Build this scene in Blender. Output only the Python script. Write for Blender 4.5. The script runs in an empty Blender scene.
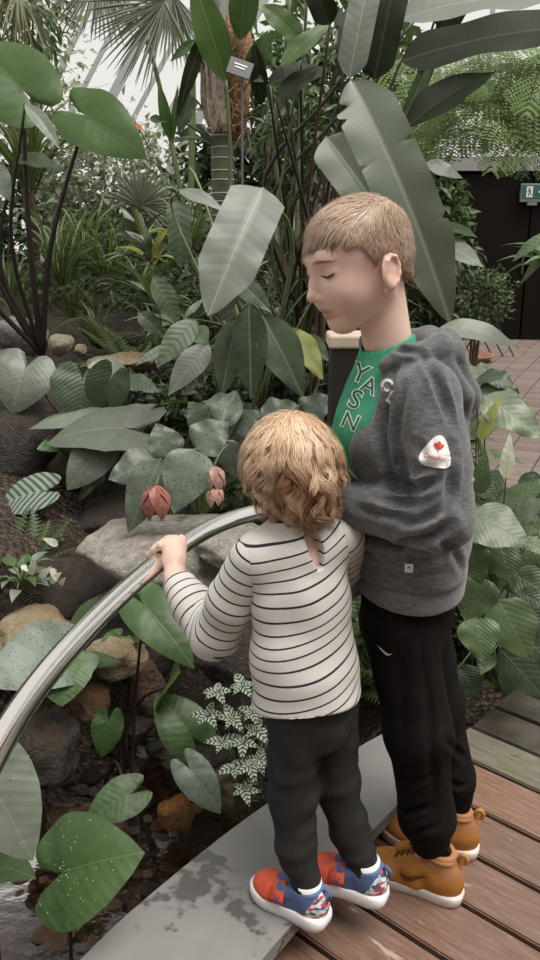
import bpy, bmesh, math, random
import numpy as np
from mathutils import Vector, Matrix, Quaternion
from mathutils.bvhtree import BVHTree
random.seed(7); RNG = np.random.default_rng(7)
S = bpy.context.scene
COL = S.collection

# ------------------------------------------------------------------ camera
CAM_H, PITCH, FPX = 1.40, math.radians(17.0), 831.0
cam_data = bpy.data.cameras.new('camera'); cam = bpy.data.objects.new('camera', cam_data); COL.objects.link(cam)
cam.location = (0, 0, CAM_H); cam.rotation_euler = (math.radians(90) - PITCH, 0, 0)
cam_data.sensor_fit = 'VERTICAL'; cam_data.sensor_height = 36.0; cam_data.sensor_width = 36.0
cam_data.lens = 36.0 * FPX / 960.0; cam_data.clip_start = 0.05; cam_data.clip_end = 200
S.camera = cam
# ------------------------------------------------------------------ world: overcast sky
W = bpy.data.worlds.new('overcast_sky'); S.world = W; W.use_nodes = True
bg = W.node_tree.nodes['Background']; bg.inputs[0].default_value = (1.0, 0.97, 0.93, 1); bg.inputs[1].default_value = 0.90
# soft, cloud-veiled sun
sd = bpy.data.lights.new('veiled_sun', 'SUN'); so = bpy.data.objects.new('veiled_sun', sd); COL.objects.link(so)
sd.energy = 4.2; sd.angle = math.radians(40); sd.color = (1.0, 0.965, 0.92); so.rotation_euler = (math.radians(10), math.radians(16), 0)
# ------------------------------------------------------------------ view
S.view_settings.view_transform = 'Standard'; S.view_settings.look = 'None'
S.view_settings.exposure = 0.03; S.view_settings.gamma = 1.0; S.view_settings.use_curve_mapping = False

def ray(px, py):
    return Vector(((px-270)/FPX, math.cos(PITCH)+math.sin(PITCH)*(480-py)/FPX, -math.sin(PITCH)+math.cos(PITCH)*(480-py)/FPX))
def at(px, py, Y):
    d = ray(px, py); return Vector((0, 0, CAM_H)) + d*(Y/d.y)
def atz(px, py, z):
    d = ray(px, py); return Vector((0, 0, CAM_H)) + d*((z-CAM_H)/d.z)

# ------------------------------------------------------------------ object helpers
def tag(o, label=None, cat=None, group=None, kind=None):
    if label: o['label'] = label
    if cat: o['category'] = cat
    if group: o['group'] = group
    if kind: o['kind'] = kind
    return o
def empty(name, loc, label=None, cat=None, group=None):
    o = bpy.data.objects.new(name, None); COL.objects.link(o); o.location = loc; o.empty_display_size = .05
    return tag(o, label, cat, group)
def link(name, me, parent=None, mat=None):
    o = bpy.data.objects.new(name, me); COL.objects.link(o)
    if mat is not None:
        me.materials.clear(); me.materials.append(mat)
    if parent is not None:
        o.parent = parent
        p = parent; off = Vector((0, 0, 0))
        while p is not None: off += p.location; p = p.parent
        o.location = -off                      # mesh written in world coordinates under an unrotated parent
    return o
def mesh(name, V, F, smooth=True, uv=None):
    me = bpy.data.meshes.new(name)
    V = np.asarray(V, dtype=np.float32)
    if isinstance(F, np.ndarray):
        n, k = F.shape
        me.vertices.add(len(V)); me.vertices.foreach_set('co', V.ravel())
        me.loops.add(n*k); me.loops.foreach_set('vertex_index', F.astype(np.int32).ravel())
        me.polygons.add(n); me.polygons.foreach_set('loop_start', np.arange(0, n*k, k, dtype=np.int32))
        me.polygons.foreach_set('loop_total', np.full(n, k, dtype=np.int32))
        me.update(calc_edges=True); me.validate()
    else:
        me.from_pydata([tuple(map(float, v)) for v in V], [], F); me.update()
    if uv is not None:
        ul = me.uv_layers.new(name='UVMap')
        idx = np.empty(len(me.loops), dtype=np.int32); me.loops.foreach_get('vertex_index', idx)
        ul.data.foreach_set('uv', np.asarray(uv, dtype=np.float32)[idx].ravel())
    if smooth: me.polygons.foreach_set('use_smooth', np.ones(len(me.polygons), dtype=bool))
    return me
class MB:
    """collects shapes into one mesh (world coordinates)"""
    def __init__(s): s.v = []; s.f = []
    def add(s, V, F):
        n = len(s.v); s.v += [tuple(v) for v in V]; s.f += [tuple(i+n for i in f) for f in F]; return s
    def box(s, c, size, M=None, taper=1.0):
        hx, hy, hz = size[0]/2, size[1]/2, size[2]/2
        V = [Vector((x*hx*(taper if z > 0 else 1), y*hy*(taper if z > 0 else 1), z*hz)) for z in (-1, 1) for y in (-1, 1) for x in (-1, 1)]
        if M is not None: V = [M @ v for v in V]
        V = [v+Vector(c) for v in V]
        return s.add(V, [(0, 2, 3, 1), (4, 5, 7, 6), (0, 1, 5, 4), (2, 6, 7, 3), (0, 4, 6, 2), (1, 3, 7, 5)])
    def tube(s, pts, r, seg=8, cap=True):
        pts = [Vector(p) for p in pts]; n = len(pts)
        rs = r if isinstance(r, (list, tuple)) else [r]*n
        V = []; up = Vector((0, 0, 1)); prev = None
        for i, p in enumerate(pts):
            t = (pts[min(i+1, n-1)]-pts[max(i-1, 0)]).normalized()
            if prev is None:
                a = t.cross(up) if abs(t.z) < .95 else t.cross(Vector((1, 0, 0)))
            else:
                a = prev - t*prev.dot(t)
            a.normalize(); prev = a; b = t.cross(a)
            for k in range(seg):
                an = 2*math.pi*k/seg; V.append(p+(a*math.cos(an)+b*math.sin(an))*rs[i])
        F = [(i*seg+k, i*seg+(k+1) % seg, (i+1)*seg+(k+1) % seg, (i+1)*seg+k) for i in range(n-1) for k in range(seg)]
        if cap: F += [tuple(range(seg))[::-1], tuple((n-1)*seg+k for k in range(seg))]
        return s.add(V, F)
    def prism(s, outline, z0, z1):
        n = len(outline); V = [(x, y, z0) for x, y in outline]+[(x, y, z1) for x, y in outline]
        F = [tuple(range(n))[::-1], tuple(range(n, 2*n))]+[(i, (i+1) % n, n+(i+1) % n, n+i) for i in range(n)]
        return s.add(V, F)
    def build(s, name, mat, parent=None, smooth=False, bevel=0):
        me = bpy.data.meshes.new(name); me.from_pydata([tuple(v) for v in s.v], [], s.f); me.update()
        if bevel:
            bm = bmesh.new(); bm.from_mesh(me)
            bmesh.ops.bevel(bm, geom=list(bm.edges), offset=bevel, segments=2, affect='EDGES', profile=.5, clamp_overlap=True)
            bm.to_mesh(me); bm.free()
        if smooth: me.polygons.foreach_set('use_smooth', np.ones(len(me.polygons), dtype=bool))
        return link(name, me, parent, mat)
def spline(P, n):
    """Catmull-Rom through P, n samples"""
    P = [Vector(p) for p in P]; P = [P[0]*2-P[1]]+P+[P[-1]*2-P[-2]]; m = len(P)-3; out = []
    for i in range(n):
        u = i/(n-1)*m; k = min(int(u), m-1); t = u-k; a, b, c, d = P[k:k+4]
        out.append(.5*((2*b)+(c-a)*t+(2*a-5*b+4*c-d)*t*t+(3*b-a-3*c+d)*t**3))
    return out

# ------------------------------------------------------------------ materials
def nmat(name):
    m = bpy.data.materials.new(name); m.use_nodes = True; nt = m.node_tree
    b = nt.nodes['Principled BSDF']; return m, nt, b
def N(nt, typ, **kw):
    n = nt.nodes.new(typ)
    for k, v in kw.items():
        if k.startswith('i_'):
            key = k[2:]; key = int(key) if key.isdigit() else key
            n.inputs[key].default_value = v
        else: setattr(n, k, v)
    return n
def L(nt, a, b): nt.links.new(a, b)
def math_(nt, op, a, b=None, c=None, clamp=False):
    n = nt.nodes.new('ShaderNodeMath'); n.operation = op; n.use_clamp = clamp
    for i, v in enumerate((a, b, c)):
        if v is None: continue
        if isinstance(v, (int, float)): n.inputs[i].default_value = v
        else: nt.links.new(v, n.inputs[i])
    return n.outputs[0]
def mixc(nt, f, a, b, typ='MIX'):
    n = nt.nodes.new('ShaderNodeMix'); n.data_type = 'RGBA'; n.blend_type = typ
    for i, v in ((0, f), (6, a), (7, b)):
        if isinstance(v, (int, float)): n.inputs[i].default_value = v
        elif isinstance(v, tuple): n.inputs[i].default_value = (*v, 1) if len(v) == 3 else v
        else: nt.links.new(v, n.inputs[i])
    return n.outputs[2]
def ramp(nt, f, stops):
    n = nt.nodes.new('ShaderNodeValToRGB'); e = n.color_ramp.elements
    while len(e) < len(stops): e.new(.5)
    for i, (p, c) in enumerate(stops):
        e[i].position = p; e[i].color = (*c, 1)
    nt.links.new(f, n.inputs[0]); return n.outputs[0]
def bump(nt, b, h, dist=.002, st=1.0):
    n = nt.nodes.new('ShaderNodeBump'); n.inputs['Strength'].default_value = st; n.inputs['Distance'].default_value = dist
    nt.links.new(h, n.inputs['Height']); nt.links.new(n.outputs[0], b.inputs['Normal']); return n
def noise(nt, scale, detail=4, vec=None, rough=.55):
    n = nt.nodes.new('ShaderNodeTexNoise'); n.inputs['Scale'].default_value = scale; n.inputs['Detail'].default_value = detail; n.inputs['Roughness'].default_value = rough
    if vec is not None: nt.links.new(vec, n.inputs['Vector'])
    return n
def texco(nt, which='Object'):
    return nt.nodes.new('ShaderNodeTexCoord').outputs[which]
def scaled(nt, v, s, rot=(0, 0, 0)):
    n = nt.nodes.new('ShaderNodeMapping'); n.inputs['Scale'].default_value = s; n.inputs['Rotation'].default_value = rot; nt.links.new(v, n.inputs[0]); return n.outputs[0]
def plain(name, col, rough=.6, spec=.5, metal=0, nscale=0, namp=.0, bscale=0, bdist=.001):
    m, nt, b = nmat(name); b.inputs['Roughness'].default_value = rough; b.inputs['Specular IOR Level'].default_value = spec; b.inputs['Metallic'].default_value = metal
    b.inputs['Base Color'].default_value = (*col, 1)
    if nscale:
        n = noise(nt, nscale, 5, texco(nt))
        lo = tuple(max(c*(1-namp), 0) for c in col); hi = tuple(c*(1+namp) for c in col)
        L(nt, ramp(nt, n.outputs[0], [(.3, lo), (.7, hi)]), b.inputs['Base Color'])
    if bscale:
        n2 = noise(nt, bscale, 4, texco(nt)); bump(nt, b, n2.outputs[0], bdist)
    return m
def leaf_mat(name, col, vein=None, nv=9, k=.6, mid=.012, vw=.12, rough=.46, spots=None, var=.25, transl=.22, bumpd=.004, edge=None, stripes=None, spec=.5, latw=.30, tint=.74):
    """veins from UV: u across (leaf lengths), v along"""
    m, nt, b = nmat(name); col = tuple(c*tint for c in col); vw = vw*.55; rough = max(rough, .40)
    if vein is not None: vein = tuple(c*(.35+.65*tint) for c in vein)
    if vein is None: vein = tuple(min(c*1.5+.02, 1) for c in col)
    uv = nt.nodes.new('ShaderNodeUVMap'); sep = nt.nodes.new('ShaderNodeSeparateXYZ'); L(nt, uv.outputs[0], sep.inputs[0])
    ax = math_(nt, 'ABSOLUTE', sep.outputs[0])
    s = math_(nt, 'MULTIPLY_ADD', ax, -k, sep.outputs[1])
    s = math_(nt, 'MULTIPLY_ADD', math_(nt, 'MULTIPLY', ax, ax), -.55*k, s)
    s = math_(nt, 'MULTIPLY_ADD', noise(nt, 5.0, 2, uv.outputs[0]).outputs[0], .22/nv, s)
    ph = math_(nt, 'FRACT', math_(nt, 'MULTIPLY', s, nv))
    tri = math_(nt, 'ABSOLUTE', math_(nt, 'SUBTRACT', ph, .5))            # 0 at vein
    lat = math_(nt, 'SUBTRACT', 1.0, math_(nt, 'DIVIDE', tri, vw), clamp=True)
    mr = math_(nt, 'SUBTRACT', 1.0, math_(nt, 'DIVIDE', ax, mid), clamp=True)
    vm = math_(nt, 'MAXIMUM', math_(nt, 'MULTIPLY', lat, latw), mr)
    oi = nt.nodes.new('ShaderNodeObjectInfo')
    nz = noise(nt, 6.0, 4, texco(nt, 'Object'))
    fac = math_(nt, 'ADD', math_(nt, 'MULTIPLY', nz.outputs[0], .5), math_(nt, 'MULTIPLY', oi.outputs['Random'], .5))
    dk = tuple(c*(1-var) for c in col); lt = tuple(min(1, c*(1+var)) for c in col)
    base = ramp(nt, fac, [(.25, dk), (.75, lt)])
    if spots:
        sp = noise(nt, spots[1], 3, texco(nt, 'UV'), .6)
        sm = math_(nt, 'GREATER_THAN', sp.outputs[0], spots[2]); base = mixc(nt, sm, base, spots[0])
    if stripes:                                                            # pale bands between the veins
        band = math_(nt, 'GREATER_THAN', tri, stripes[1]); base = mixc(nt, band, base, stripes[0])
    c = mixc(nt, math_(nt, 'MULTIPLY', vm, .8), base, vein)
    L(nt, c, b.inputs['Base Color']); b.inputs['Roughness'].default_value = rough; b.inputs['Specular IOR Level'].default_value = spec
    h = math_(nt, 'ADD', math_(nt, 'MULTIPLY', math_(nt, 'POWER', math_(nt, 'MULTIPLY', tri, 2.0), .7), .8), math_(nt, 'MULTIPLY', mr, -.8))
    bp1 = bump(nt, b, h, bumpd*.24, .6)
    und = nt.nodes.new('ShaderNodeBump'); und.inputs['Distance'].default_value = .012; und.inputs['Strength'].default_value = .4
    L(nt, noise(nt, 3.2, 1, uv.outputs[0]).outputs[0], und.inputs['Height']); L(nt, und.outputs[0], bp1.inputs['Normal'])
    tr = nt.nodes.new('ShaderNodeBsdfTranslucent'); L(nt, mixc(nt, .5, c, (1.0, 1.0, .35), 'MULTIPLY'), tr.inputs[0])
    mx = nt.nodes.new('ShaderNodeMixShader'); mx.inputs[0].default_value = transl
    L(nt, b.outputs[0], mx.inputs[1]); L(nt, tr.outputs[0], mx.inputs[2]); L(nt, mx.outputs[0], nt.nodes['Material Output'].inputs[0])
    return m
# ================================================================== materials of the setting
def concrete_mat():
    m, nt, b = nmat('wet_concrete'); co = texco(nt)
    n1 = noise(nt, 5, 6, co); n2 = noise(nt, 60, 4, co); n3 = noise(nt, 4.6, 7, co, .62)
    base = ramp(nt, n1.outputs[0], [(.3, (.140, .136, .128)), (.7, (.20, .196, .186))])
    wet = math_(nt, 'MULTIPLY', math_(nt, 'SUBTRACT', n3.outputs[0], .60), 30, clamp=True)
    c = mixc(nt, wet, base, (.065, .062, .055)); L(nt, c, b.inputs['Base Color'])
    L(nt, math_(nt, 'MULTIPLY_ADD', wet, -.3, .5), b.inputs['Roughness']); bump(nt, b, n2.outputs[0], .001, .6); return m
def plank_mat():
    m, nt, b = nmat('deck_timber'); co = texco(nt); oi = nt.nodes.new('ShaderNodeObjectInfo')
    off = nt.nodes.new('ShaderNodeVectorMath'); off.operation = 'ADD'; L(nt, co, off.inputs[0])
    cmb = nt.nodes.new('ShaderNodeCombineXYZ'); L(nt, math_(nt, 'MULTIPLY', oi.outputs['Random'], 40), cmb.inputs[0]); L(nt, cmb.outputs[0], off.inputs[1])
    g = noise(nt, 9, 6, scaled(nt, off.outputs[0], (1.2, 14, 14)), .6)
    base = ramp(nt, g.outputs[0], [(.25, (.105, .058, .040)), (.5, (.17, .102, .072)), (.75, (.24, .16, .122))])
    tint = ramp(nt, oi.outputs['Random'], [(0, (.85, .85, .86)), (1, (1.08, 1.02, .98))])
    c = mixc(nt, 1.0, base, tint, 'MULTIPLY')
    w = noise(nt, 7, 5, scaled(nt, off.outputs[0], (1, 3.2, 1)), .65); ws = math_(nt, 'MULTIPLY', math_(nt, 'SUBTRACT', w.outputs[0], .60), 14, clamp=True)
    c = mixc(nt, math_(nt, 'MULTIPLY', ws, .55), c, (.55, .43, .34)); L(nt, c, b.inputs['Base Color'])
    b.inputs['Roughness'].default_value = .38; bump(nt, b, g.outputs[0], .002, .5); return m
def moss_plank_mat():
    m, nt, b = nmat('mossy_timber'); co = texco(nt)
    g = noise(nt, 7, 6, scaled(nt, co, (1.2, 12, 12)), .6); n = noise(nt, 9, 5, co)
    base = ramp(nt, g.outputs[0], [(.3, (.075, .068, .046)), (.7, (.165, .152, .108))])
    sp = math_(nt, 'GREATER_THAN', n.outputs[0], .62); c = mixc(nt, sp, base, (.045, .045, .032)); L(nt, c, b.inputs['Base Color'])
    b.inputs['Roughness'].default_value = .45; bump(nt, b, g.outputs[0], .002, .5); return m
def rock_mat(name, a, bcol, moss=None, mossamt=.55, scale=6, wet=.55):
    m, nt, b = nmat(name); co = texco(nt); n1 = noise(nt, scale*2.2, 9, co, .7); n2 = noise(nt, scale*9, 6, co, .7); n3 = noise(nt, scale*.6, 5, co)
    c = ramp(nt, n1.outputs[0], [(.3, a), (.72, bcol)])
    sp = math_(nt, 'MULTIPLY', math_(nt, 'SUBTRACT', n2.outputs[0], .58), 6, clamp=True); c = mixc(nt, math_(nt, 'MULTIPLY', sp, .5), c, tuple(min(1, x*1.5) for x in bcol))
    if moss:
        mm = math_(nt, 'MULTIPLY', math_(nt, 'SUBTRACT', n3.outputs[0], mossamt), 12, clamp=True); c = mixc(nt, mm, c, moss)
    L(nt, c, b.inputs['Base Color']); b.inputs['Roughness'].default_value = wet
    h = math_(nt, 'ADD', n1.outputs[0], math_(nt, 'MULTIPLY', n2.outputs[0], .4)); bump(nt, b, h, .04, 1.0); return m
def ground_mat():
    m, nt, b = nmat('wet_gravel_soil'); co = texco(nt)
    v = nt.nodes.new('ShaderNodeTexVoronoi'); v.inputs['Scale'].default_value = 46; L(nt, co, v.inputs['Vector'])
    n = noise(nt, 4, 6, co)
    cc = ramp(nt, v.outputs['Color'], [(0, (.014, .009, .006)), (.5, (.040, .026, .017)), (.85, (.085, .056, .036)), (1, (.16, .115, .08))])
    c = mixc(nt, math_(nt, 'MULTIPLY', n.outputs[0], .7), cc, (.022, .017, .012)); L(nt, c, b.inputs['Base Color'])
    b.inputs['Roughness'].default_value = .5; b.inputs['Specular IOR Level'].default_value = .3
    bump(nt, b, math_(nt, 'SUBTRACT', 1.0, v.outputs['Distance']), .02, 1.0); return m
def water_mat():
    m, nt, b = nmat('stream_water'); co = texco(nt)
    n = noise(nt, 9, 3, scaled(nt, co, (1, 1.6, 1))); 
    gl = nt.nodes.new('ShaderNodeBsdfGlossy'); gl.inputs['Roughness'].default_value = .06
    tr = nt.nodes.new('ShaderNodeBsdfTransparent'); tr.inputs[0].default_value = (.62, .50, .40, 1)
    bp = nt.nodes.new('ShaderNodeBump'); bp.inputs['Distance'].default_value = .004; bp.inputs['Strength'].default_value = .5; L(nt, n.outputs[0], bp.inputs['Height']); L(nt, bp.outputs[0], gl.inputs['Normal'])
    fr = nt.nodes.new('ShaderNodeFresnel'); fr.inputs[0].default_value = 1.33; L(nt, bp.outputs[0], fr.inputs['Normal'])
    mx = nt.nodes.new('ShaderNodeMixShader'); L(nt, math_(nt, 'MULTIPLY', fr.outputs[0], .6), mx.inputs[0]); L(nt, tr.outputs[0], mx.inputs[1]); L(nt, gl.outputs[0], mx.inputs[2])
    L(nt, mx.outputs[0], nt.nodes['Material Output'].inputs[0]); return m
def glass_mat():
    m, nt, b = nmat('greenhouse_glass')
    tr = nt.nodes.new('ShaderNodeBsdfTransparent'); tr.inputs[0].default_value = (.93, .95, .94, 1); gl = nt.nodes.new('ShaderNodeBsdfGlossy'); gl.inputs['Roughness'].default_value = .05
    mx = nt.nodes.new('ShaderNodeMixShader'); mx.inputs[0].default_value = .06; L(nt, tr.outputs[0], mx.inputs[1]); L(nt, gl.outputs[0], mx.inputs[2]); L(nt, mx.outputs[0], nt.nodes['Material Output'].inputs[0]); return m
def brick_mat():
    m, nt, b = nmat('paving_brick'); co = texco(nt, 'Object'); ge = nt.nodes.new('ShaderNodeNewGeometry'); n = noise(nt, 40, 5, co); n0 = noise(nt, 5, 3, co)
    oi = nt.nodes.new('ShaderNodeObjectInfo')
    f = math_(nt, 'MULTIPLY_ADD', oi.outputs['Random'], .35, math_(nt, 'MULTIPLY', ge.outputs['Random Per Island'], .5))
    f = math_(nt, 'MULTIPLY_ADD', n.outputs[0], .3, f)
    L(nt, ramp(nt, f, [(.15, (.12, .088, .074)), (.85, (.235, .18, .155))]), b.inputs['Base Color']); b.inputs['Roughness'].default_value = .6; bump(nt, b, n.outputs[0], .002, .5); return m
M_WETP = plain('wet_dark_timber', (.045, .037, .028), .25, .5, 0, 9, .5, 30, .002)
M_CONC = concrete_mat(); M_PLANK = plank_mat(); M_MOSSP = moss_plank_mat(); M_GROUND = ground_mat(); M_WATER = water_mat(); M_GLASS = glass_mat(); M_BRICK = brick_mat()
M_ROCK = rock_mat('wet_dark_rock', (.022, .016, .011), (.085, .064, .047), (.04, .042, .014), .64, 9, .42)
M_LEDGE = rock_mat('weathered_ledge_rock', (.22, .195, .15), (.60, .565, .50), (.12, .115, .04), .60, 13, .8)
M_TAN = rock_mat('tan_stone', (.30, .22, .12), (.55, .44, .29), None, 0, 14, .6)
M_CREAM = rock_mat('cream_stone', (.44, .36, .24), (.66, .58, .44), (.20, .17, .08), .66, 14, .55)
M_ORANGE = rock_mat('orange_stone', (.20, .085, .018), (.42, .20, .05), None, 0, 10, .35)
M_GREYR = rock_mat('grey_boulder', (.16, .155, .14), (.38, .37, .34), (.12, .13, .06), .6, 8, .6)
M_BLACK = plain('doorway_shade_black', (.008, .006, .005), .8, .1)  # near black puts the darkness of the doorway opening into the wall colour
M_FASCIA = plain('grey_fascia', (.30, .29, .28), .6)
M_BAR = plain('glazing_bar_paint', (.42, .43, .43), .5)
M_DARKSOIL = plain('dark_wet_soil', (.028, .022, .017), .4, .5, 0, 18, .5, 60, .006)
M_STEEL, _nt, _b = nmat('brushed_steel'); _b.inputs['Metallic'].default_value = 1; _b.inputs['Base Color'].default_value = (.78, .765, .74, 1); _b.inputs['Roughness'].default_value = .23
_n = noise(_nt, 3, 3, scaled(_nt, texco(_nt), (300, 300, 4))); L(_nt, math_(_nt, 'MULTIPLY_ADD', _n.outputs[0], .03, .13), _b.inputs['Roughness'])

# ================================================================== kerb (curved concrete slab on a recessed footing)
KL = [(-.66, .45), (-.56, .80), (-.46, 1.05), (-.356, 1.226), (-.247, 1.384), (-.019, 1.654), (.297, 1.945), (.47, 2.06)]
KR = [(-.42, .45), (-.27, .80), (-.11, 1.08), (-.015, 1.226), (.055, 1.325), (.185, 1.51), (.318, 1.683), (.46, 1.865)]
klp = [p for p in spline([(x, y, 0) for x, y in KL], 40)]; krp = [p for p in spline([(x, y, 0) for x, y in KR], 40)]
KZ = .085
def band(name, A, B, z0, z1, mat, parent=None, bev=.004):
    n = len(A); mb = MB()
    V = []
    for i in range(n): V += [(A[i].x, A[i].y, z0), (B[i].x, B[i].y, z0), (B[i].x, B[i].y, z1), (A[i].x, A[i].y, z1)]
    F = []
    for i in range(n-1):
        a, b = i*4, i*4+4
        F += [(a+3, a+2, b+2, b+3), (a, b, b+1, a+1), (a, a+3, b+3, b), (a+1, b+1, b+2, a+2)]
    F += [(0, 1, 2, 3), tuple((n-1)*4+k for k in (3, 2, 1, 0))]
    mb.add(V, F); return mb.build(name, mat, parent)
kerb = tag(empty('kerb', (0, 1.5, 0), 'curved grey concrete kerb with wet patches between deck and stream', 'kerb'), kind='structure')
band('kerb_slab', klp, krp, .052, KZ, M_CONC, kerb)
band('kerb_footing', [a.lerp(b, .06) for a, b in zip(klp, krp)], [a.lerp(b, .82) for a, b in zip(klp, krp)], -.45, .052, M_CONC, kerb)

# ================================================================== deck
DD = Vector((math.cos(math.radians(-42)), math.sin(math.radians(-42)), 0)); DN = Vector((-DD.y, DD.x, 0))
deck = tag(empty('floor', (.8, 1.2, 0), 'red-brown wooden plank deck with worn pale patches', 'deck floor'), kind='structure')
ANG = math.radians(-42)
def edge_s(off):
    """where the line DN.p = off meets the kerb's right edge, as distance along DD"""
    best = None
    for a, b in zip(krp[:-1], krp[1:]):
        fa, fb = a.dot(DN)-off, b.dot(DN)-off
        if fa*fb <= 0 and fa != fb:
            p = a.lerp(b, fa/(fa-fb)); best = p.dot(DD)
    return best
seams = [2.27, 2.114, 1.966, 1.818, 1.65, 1.502, 1.356, 1.206, 1.058, .910, .762, .614, .466]
for i in range(len(seams)-1):
    hi, lo = seams[i]-.006, seams[i+1]+.006
    sh, sl = edge_s(hi), edge_s(lo)
    if sh is None: sh = sl if sl is not None else -.9
    if sl is None: sl = -.9
    sh += -.045; sl += -.045
    if i < 3: sh = sl = (-.98, -.98, -.98)[i]
    e = 1.9
    zt = 0.0 if i > 1 else -.004
    c0 = DN*((hi+lo)/2)
    pts = [(sl, lo), (e, lo), (e, hi), (sh, hi)]
    # written in the plank's own axes so that grain runs along it
    mb = MB(); V = [(s, o-(hi+lo)/2, z) for z in (-.032, 0) for s, o in pts]
    mb.add(V, [(3, 2, 1, 0), (4, 5, 6, 7), (0, 1, 5, 4), (1, 2, 6, 5), (2, 3, 7, 6), (3, 0, 4, 7)])
    me = bpy.data.meshes.new('plank'); me.from_pydata(mb.v, [], mb.f); me.update()
    bm = bmesh.new(); bm.from_mesh(me); bmesh.ops.bevel(bm, geom=list(bm.edges), offset=.0035, segments=2, affect='EDGES'); bm.to_mesh(me); bm.free()
    me.materials.append((M_WETP, M_WETP, M_MOSSP)[i] if i < 3 else M_PLANK)
    o = bpy.data.objects.new('plank', me); COL.objects.link(o); o.parent = deck
    o.location = c0-Vector(deck.location)+Vector((0, 0, zt)); o.rotation_euler = (0, 0, ANG)
sub = MB(); sub.prism([(-.5, .3), (2.4, .3), (2.4, 1.2), (1.4, 1.7), (.7, 2.15), (.42, 1.95)], -.12, -.06).build('subfloor', M_DARKSOIL, deck)

# ================================================================== ground: stream bed, bank and planted slope
def smooth(a, b, x):
    t = np.clip((x-a)/(b-a), 0, 1); return t*t*(3-2*t)
_kl = np.array([(p.x, p.y) for p in klp])
def kerb_dist(x, y):
    d = np.full(x.shape, 1e9)
    for k in range(0, len(_kl)): d = np.minimum(d, np.hypot(x-_kl[k, 0], y-_kl[k, 1]))
    return d
def fbm(x, y, s=1.0, seed=0.):
    return (np.sin(x*3.1*s+y*1.7*s+seed)+np.sin(-x*2.3*s+y*4.1*s+1.3+seed)*.7+np.sin(x*7.7*s-y*5.3*s+2.1+seed)*.35+np.sin(x*11.3*s+y*13.1*s+seed)*.2)/2.2
def ground_h(x, y):
    x = np.asarray(x, dtype=float); y = np.asarray(y, dtype=float)
    d = kerb_dist(x, y)
    left = -.34+.55*smooth(.95, 1.7, d)+.35*smooth(1.6, 3.2, d)+.35*smooth(3.0, 6.0, d)+.05*fbm(x, y, 1.2)*smooth(.2, 1.2, d)+.015*fbm(x, y, 4)
    right = -.035+0*x
    # bed to the right of the stream head
    m = smooth(.02, .42, x-.17*(y-2.0)) * smooth(1.75, 2.1, y)
    # brick path stays level
    return left*(1-m)+right*m
gx = np.concatenate([np.arange(-7, -2.2, .25), np.arange(-2.2, 1.2, .05), np.arange(1.2, 8.01, .4)]); gy = np.concatenate([np.arange(.2, 4.2, .05), np.arange(4.2, 12.6, .25)])
X, Y = np.meshgrid(gx, gy); H = ground_h(X, Y)
# under kerb and deck the ground drops out of sight
def left_of_kerb(x, y):
    kx = np.interp(y, _kl[:, 1], _kl[:, 0]); return x < kx
under = (~left_of_kerb(X, Y)) & (Y < 2.15+0*X) & ((X*DN.x+Y*DN.y) < 2.12)
H = np.where(under, -.36, H)
nx, ny = len(gx), len(gy); V = np.stack([X, Y, H], -1).reshape(-1, 3)
ii = (np.arange(ny-1)[:, None]*nx+np.arange(nx-1)[None]).ravel(); F = np.stack([ii, ii+1, ii+nx+1, ii+nx], -1)
ground = tag(link('ground', mesh('ground', V, F), None, M_GROUND), 'dark wet soil and gravel of the planted stream bank', 'ground', kind='structure')
def gz(x, y): return float(ground_h(np.array([x]), np.array([y]))[0])

# stream water, following the bed beside the kerb
wv = []; nW = 36
outer = [p+Vector((-1.05, .55, 0)).lerp(Vector((-.55, .95, 0)), i/39) for i, p in enumerate(klp)]
wa = [klp[int(i*39/(nW-1))] for i in range(nW)]; wb = [outer[int(i*39/(nW-1))] for i in range(nW)]
Vw = []; Fw = []
for i in range(nW):
    for j in range(10):
        p = (wa[i]+Vector((.02, -.02, 0))).lerp(wb[i], j/9); Vw.append((p.x, p.y, -.322+.003*math.sin(9*p.x+7*p.y)))
for i in range(nW-1):
    for j in range(9): a = i*10+j; Fw.append((a, a+1, a+11, a+10))
tag(link('stream_water', mesh('stream_water', Vw, Fw), None, M_WATER), 'clear shallow brown stream water over gravel', 'water', kind='stuff')

# ================================================================== brick path
path = tag(empty('brick_path', (2.0, 6.0, 0), 'reddish brown brick paving path leading to the dark doorway', 'path'), kind='structure')
BA = math.radians(65); BD = Vector((math.cos(BA), math.sin(BA), 0)); BN = Vector((-BD.y, BD.x, 0))
bw, bl, gap = .20, .10, .008
bricks = []
for r in range(-12, 16):
    for s in range(20, 125):
        cpos = BN*((r+.5)*bw)+BD*((s+.5)*bl+(.5*bl if r % 2 else 0))
        if 3.3 < cpos.y < 10.9 and cpos.x > .55+.05*(cpos.y-3.3) and cpos.x < .40*cpos.y+.55: bricks.append(cpos)
vis = [c for c in bricks if 3.5 < c.y and 270+FPX*c.x/(c.y*.956+.41) < 560 and 270+FPX*c.x/(c.y*.956+.41) > 455]
vis.sort(key=lambda c: c.y); near = vis[:300]; nset = set((round(c.x, 4), round(c.y, 4)) for c in near)
bm = bmesh.new(); bmesh.ops.create_cube(bm, size=1); bmesh.ops.scale(bm, vec=(bl-gap, bw-gap, .05), verts=bm.verts); bmesh.ops.translate(bm, vec=(0, 0, -.025), verts=bm.verts)
bmesh.ops.bevel(bm, geom=[e for e in bm.edges if all(v.co.z > -.01 for v in e.verts)], offset=.004, segments=1, affect='EDGES')
bme = bpy.data.meshes.new('brick'); bm.to_mesh(bme); bm.free(); bme.materials.append(M_BRICK)
for c in near:
    o = bpy.data.objects.new('brick', bme); COL.objects.link(o); o.parent = path; o.location = c-Vector(path.location)+Vector((0, 0, random.uniform(-.002, .002))); o.rotation_euler = (random.uniform(-.01, .01), random.uniform(-.01, .01), BA)
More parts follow.
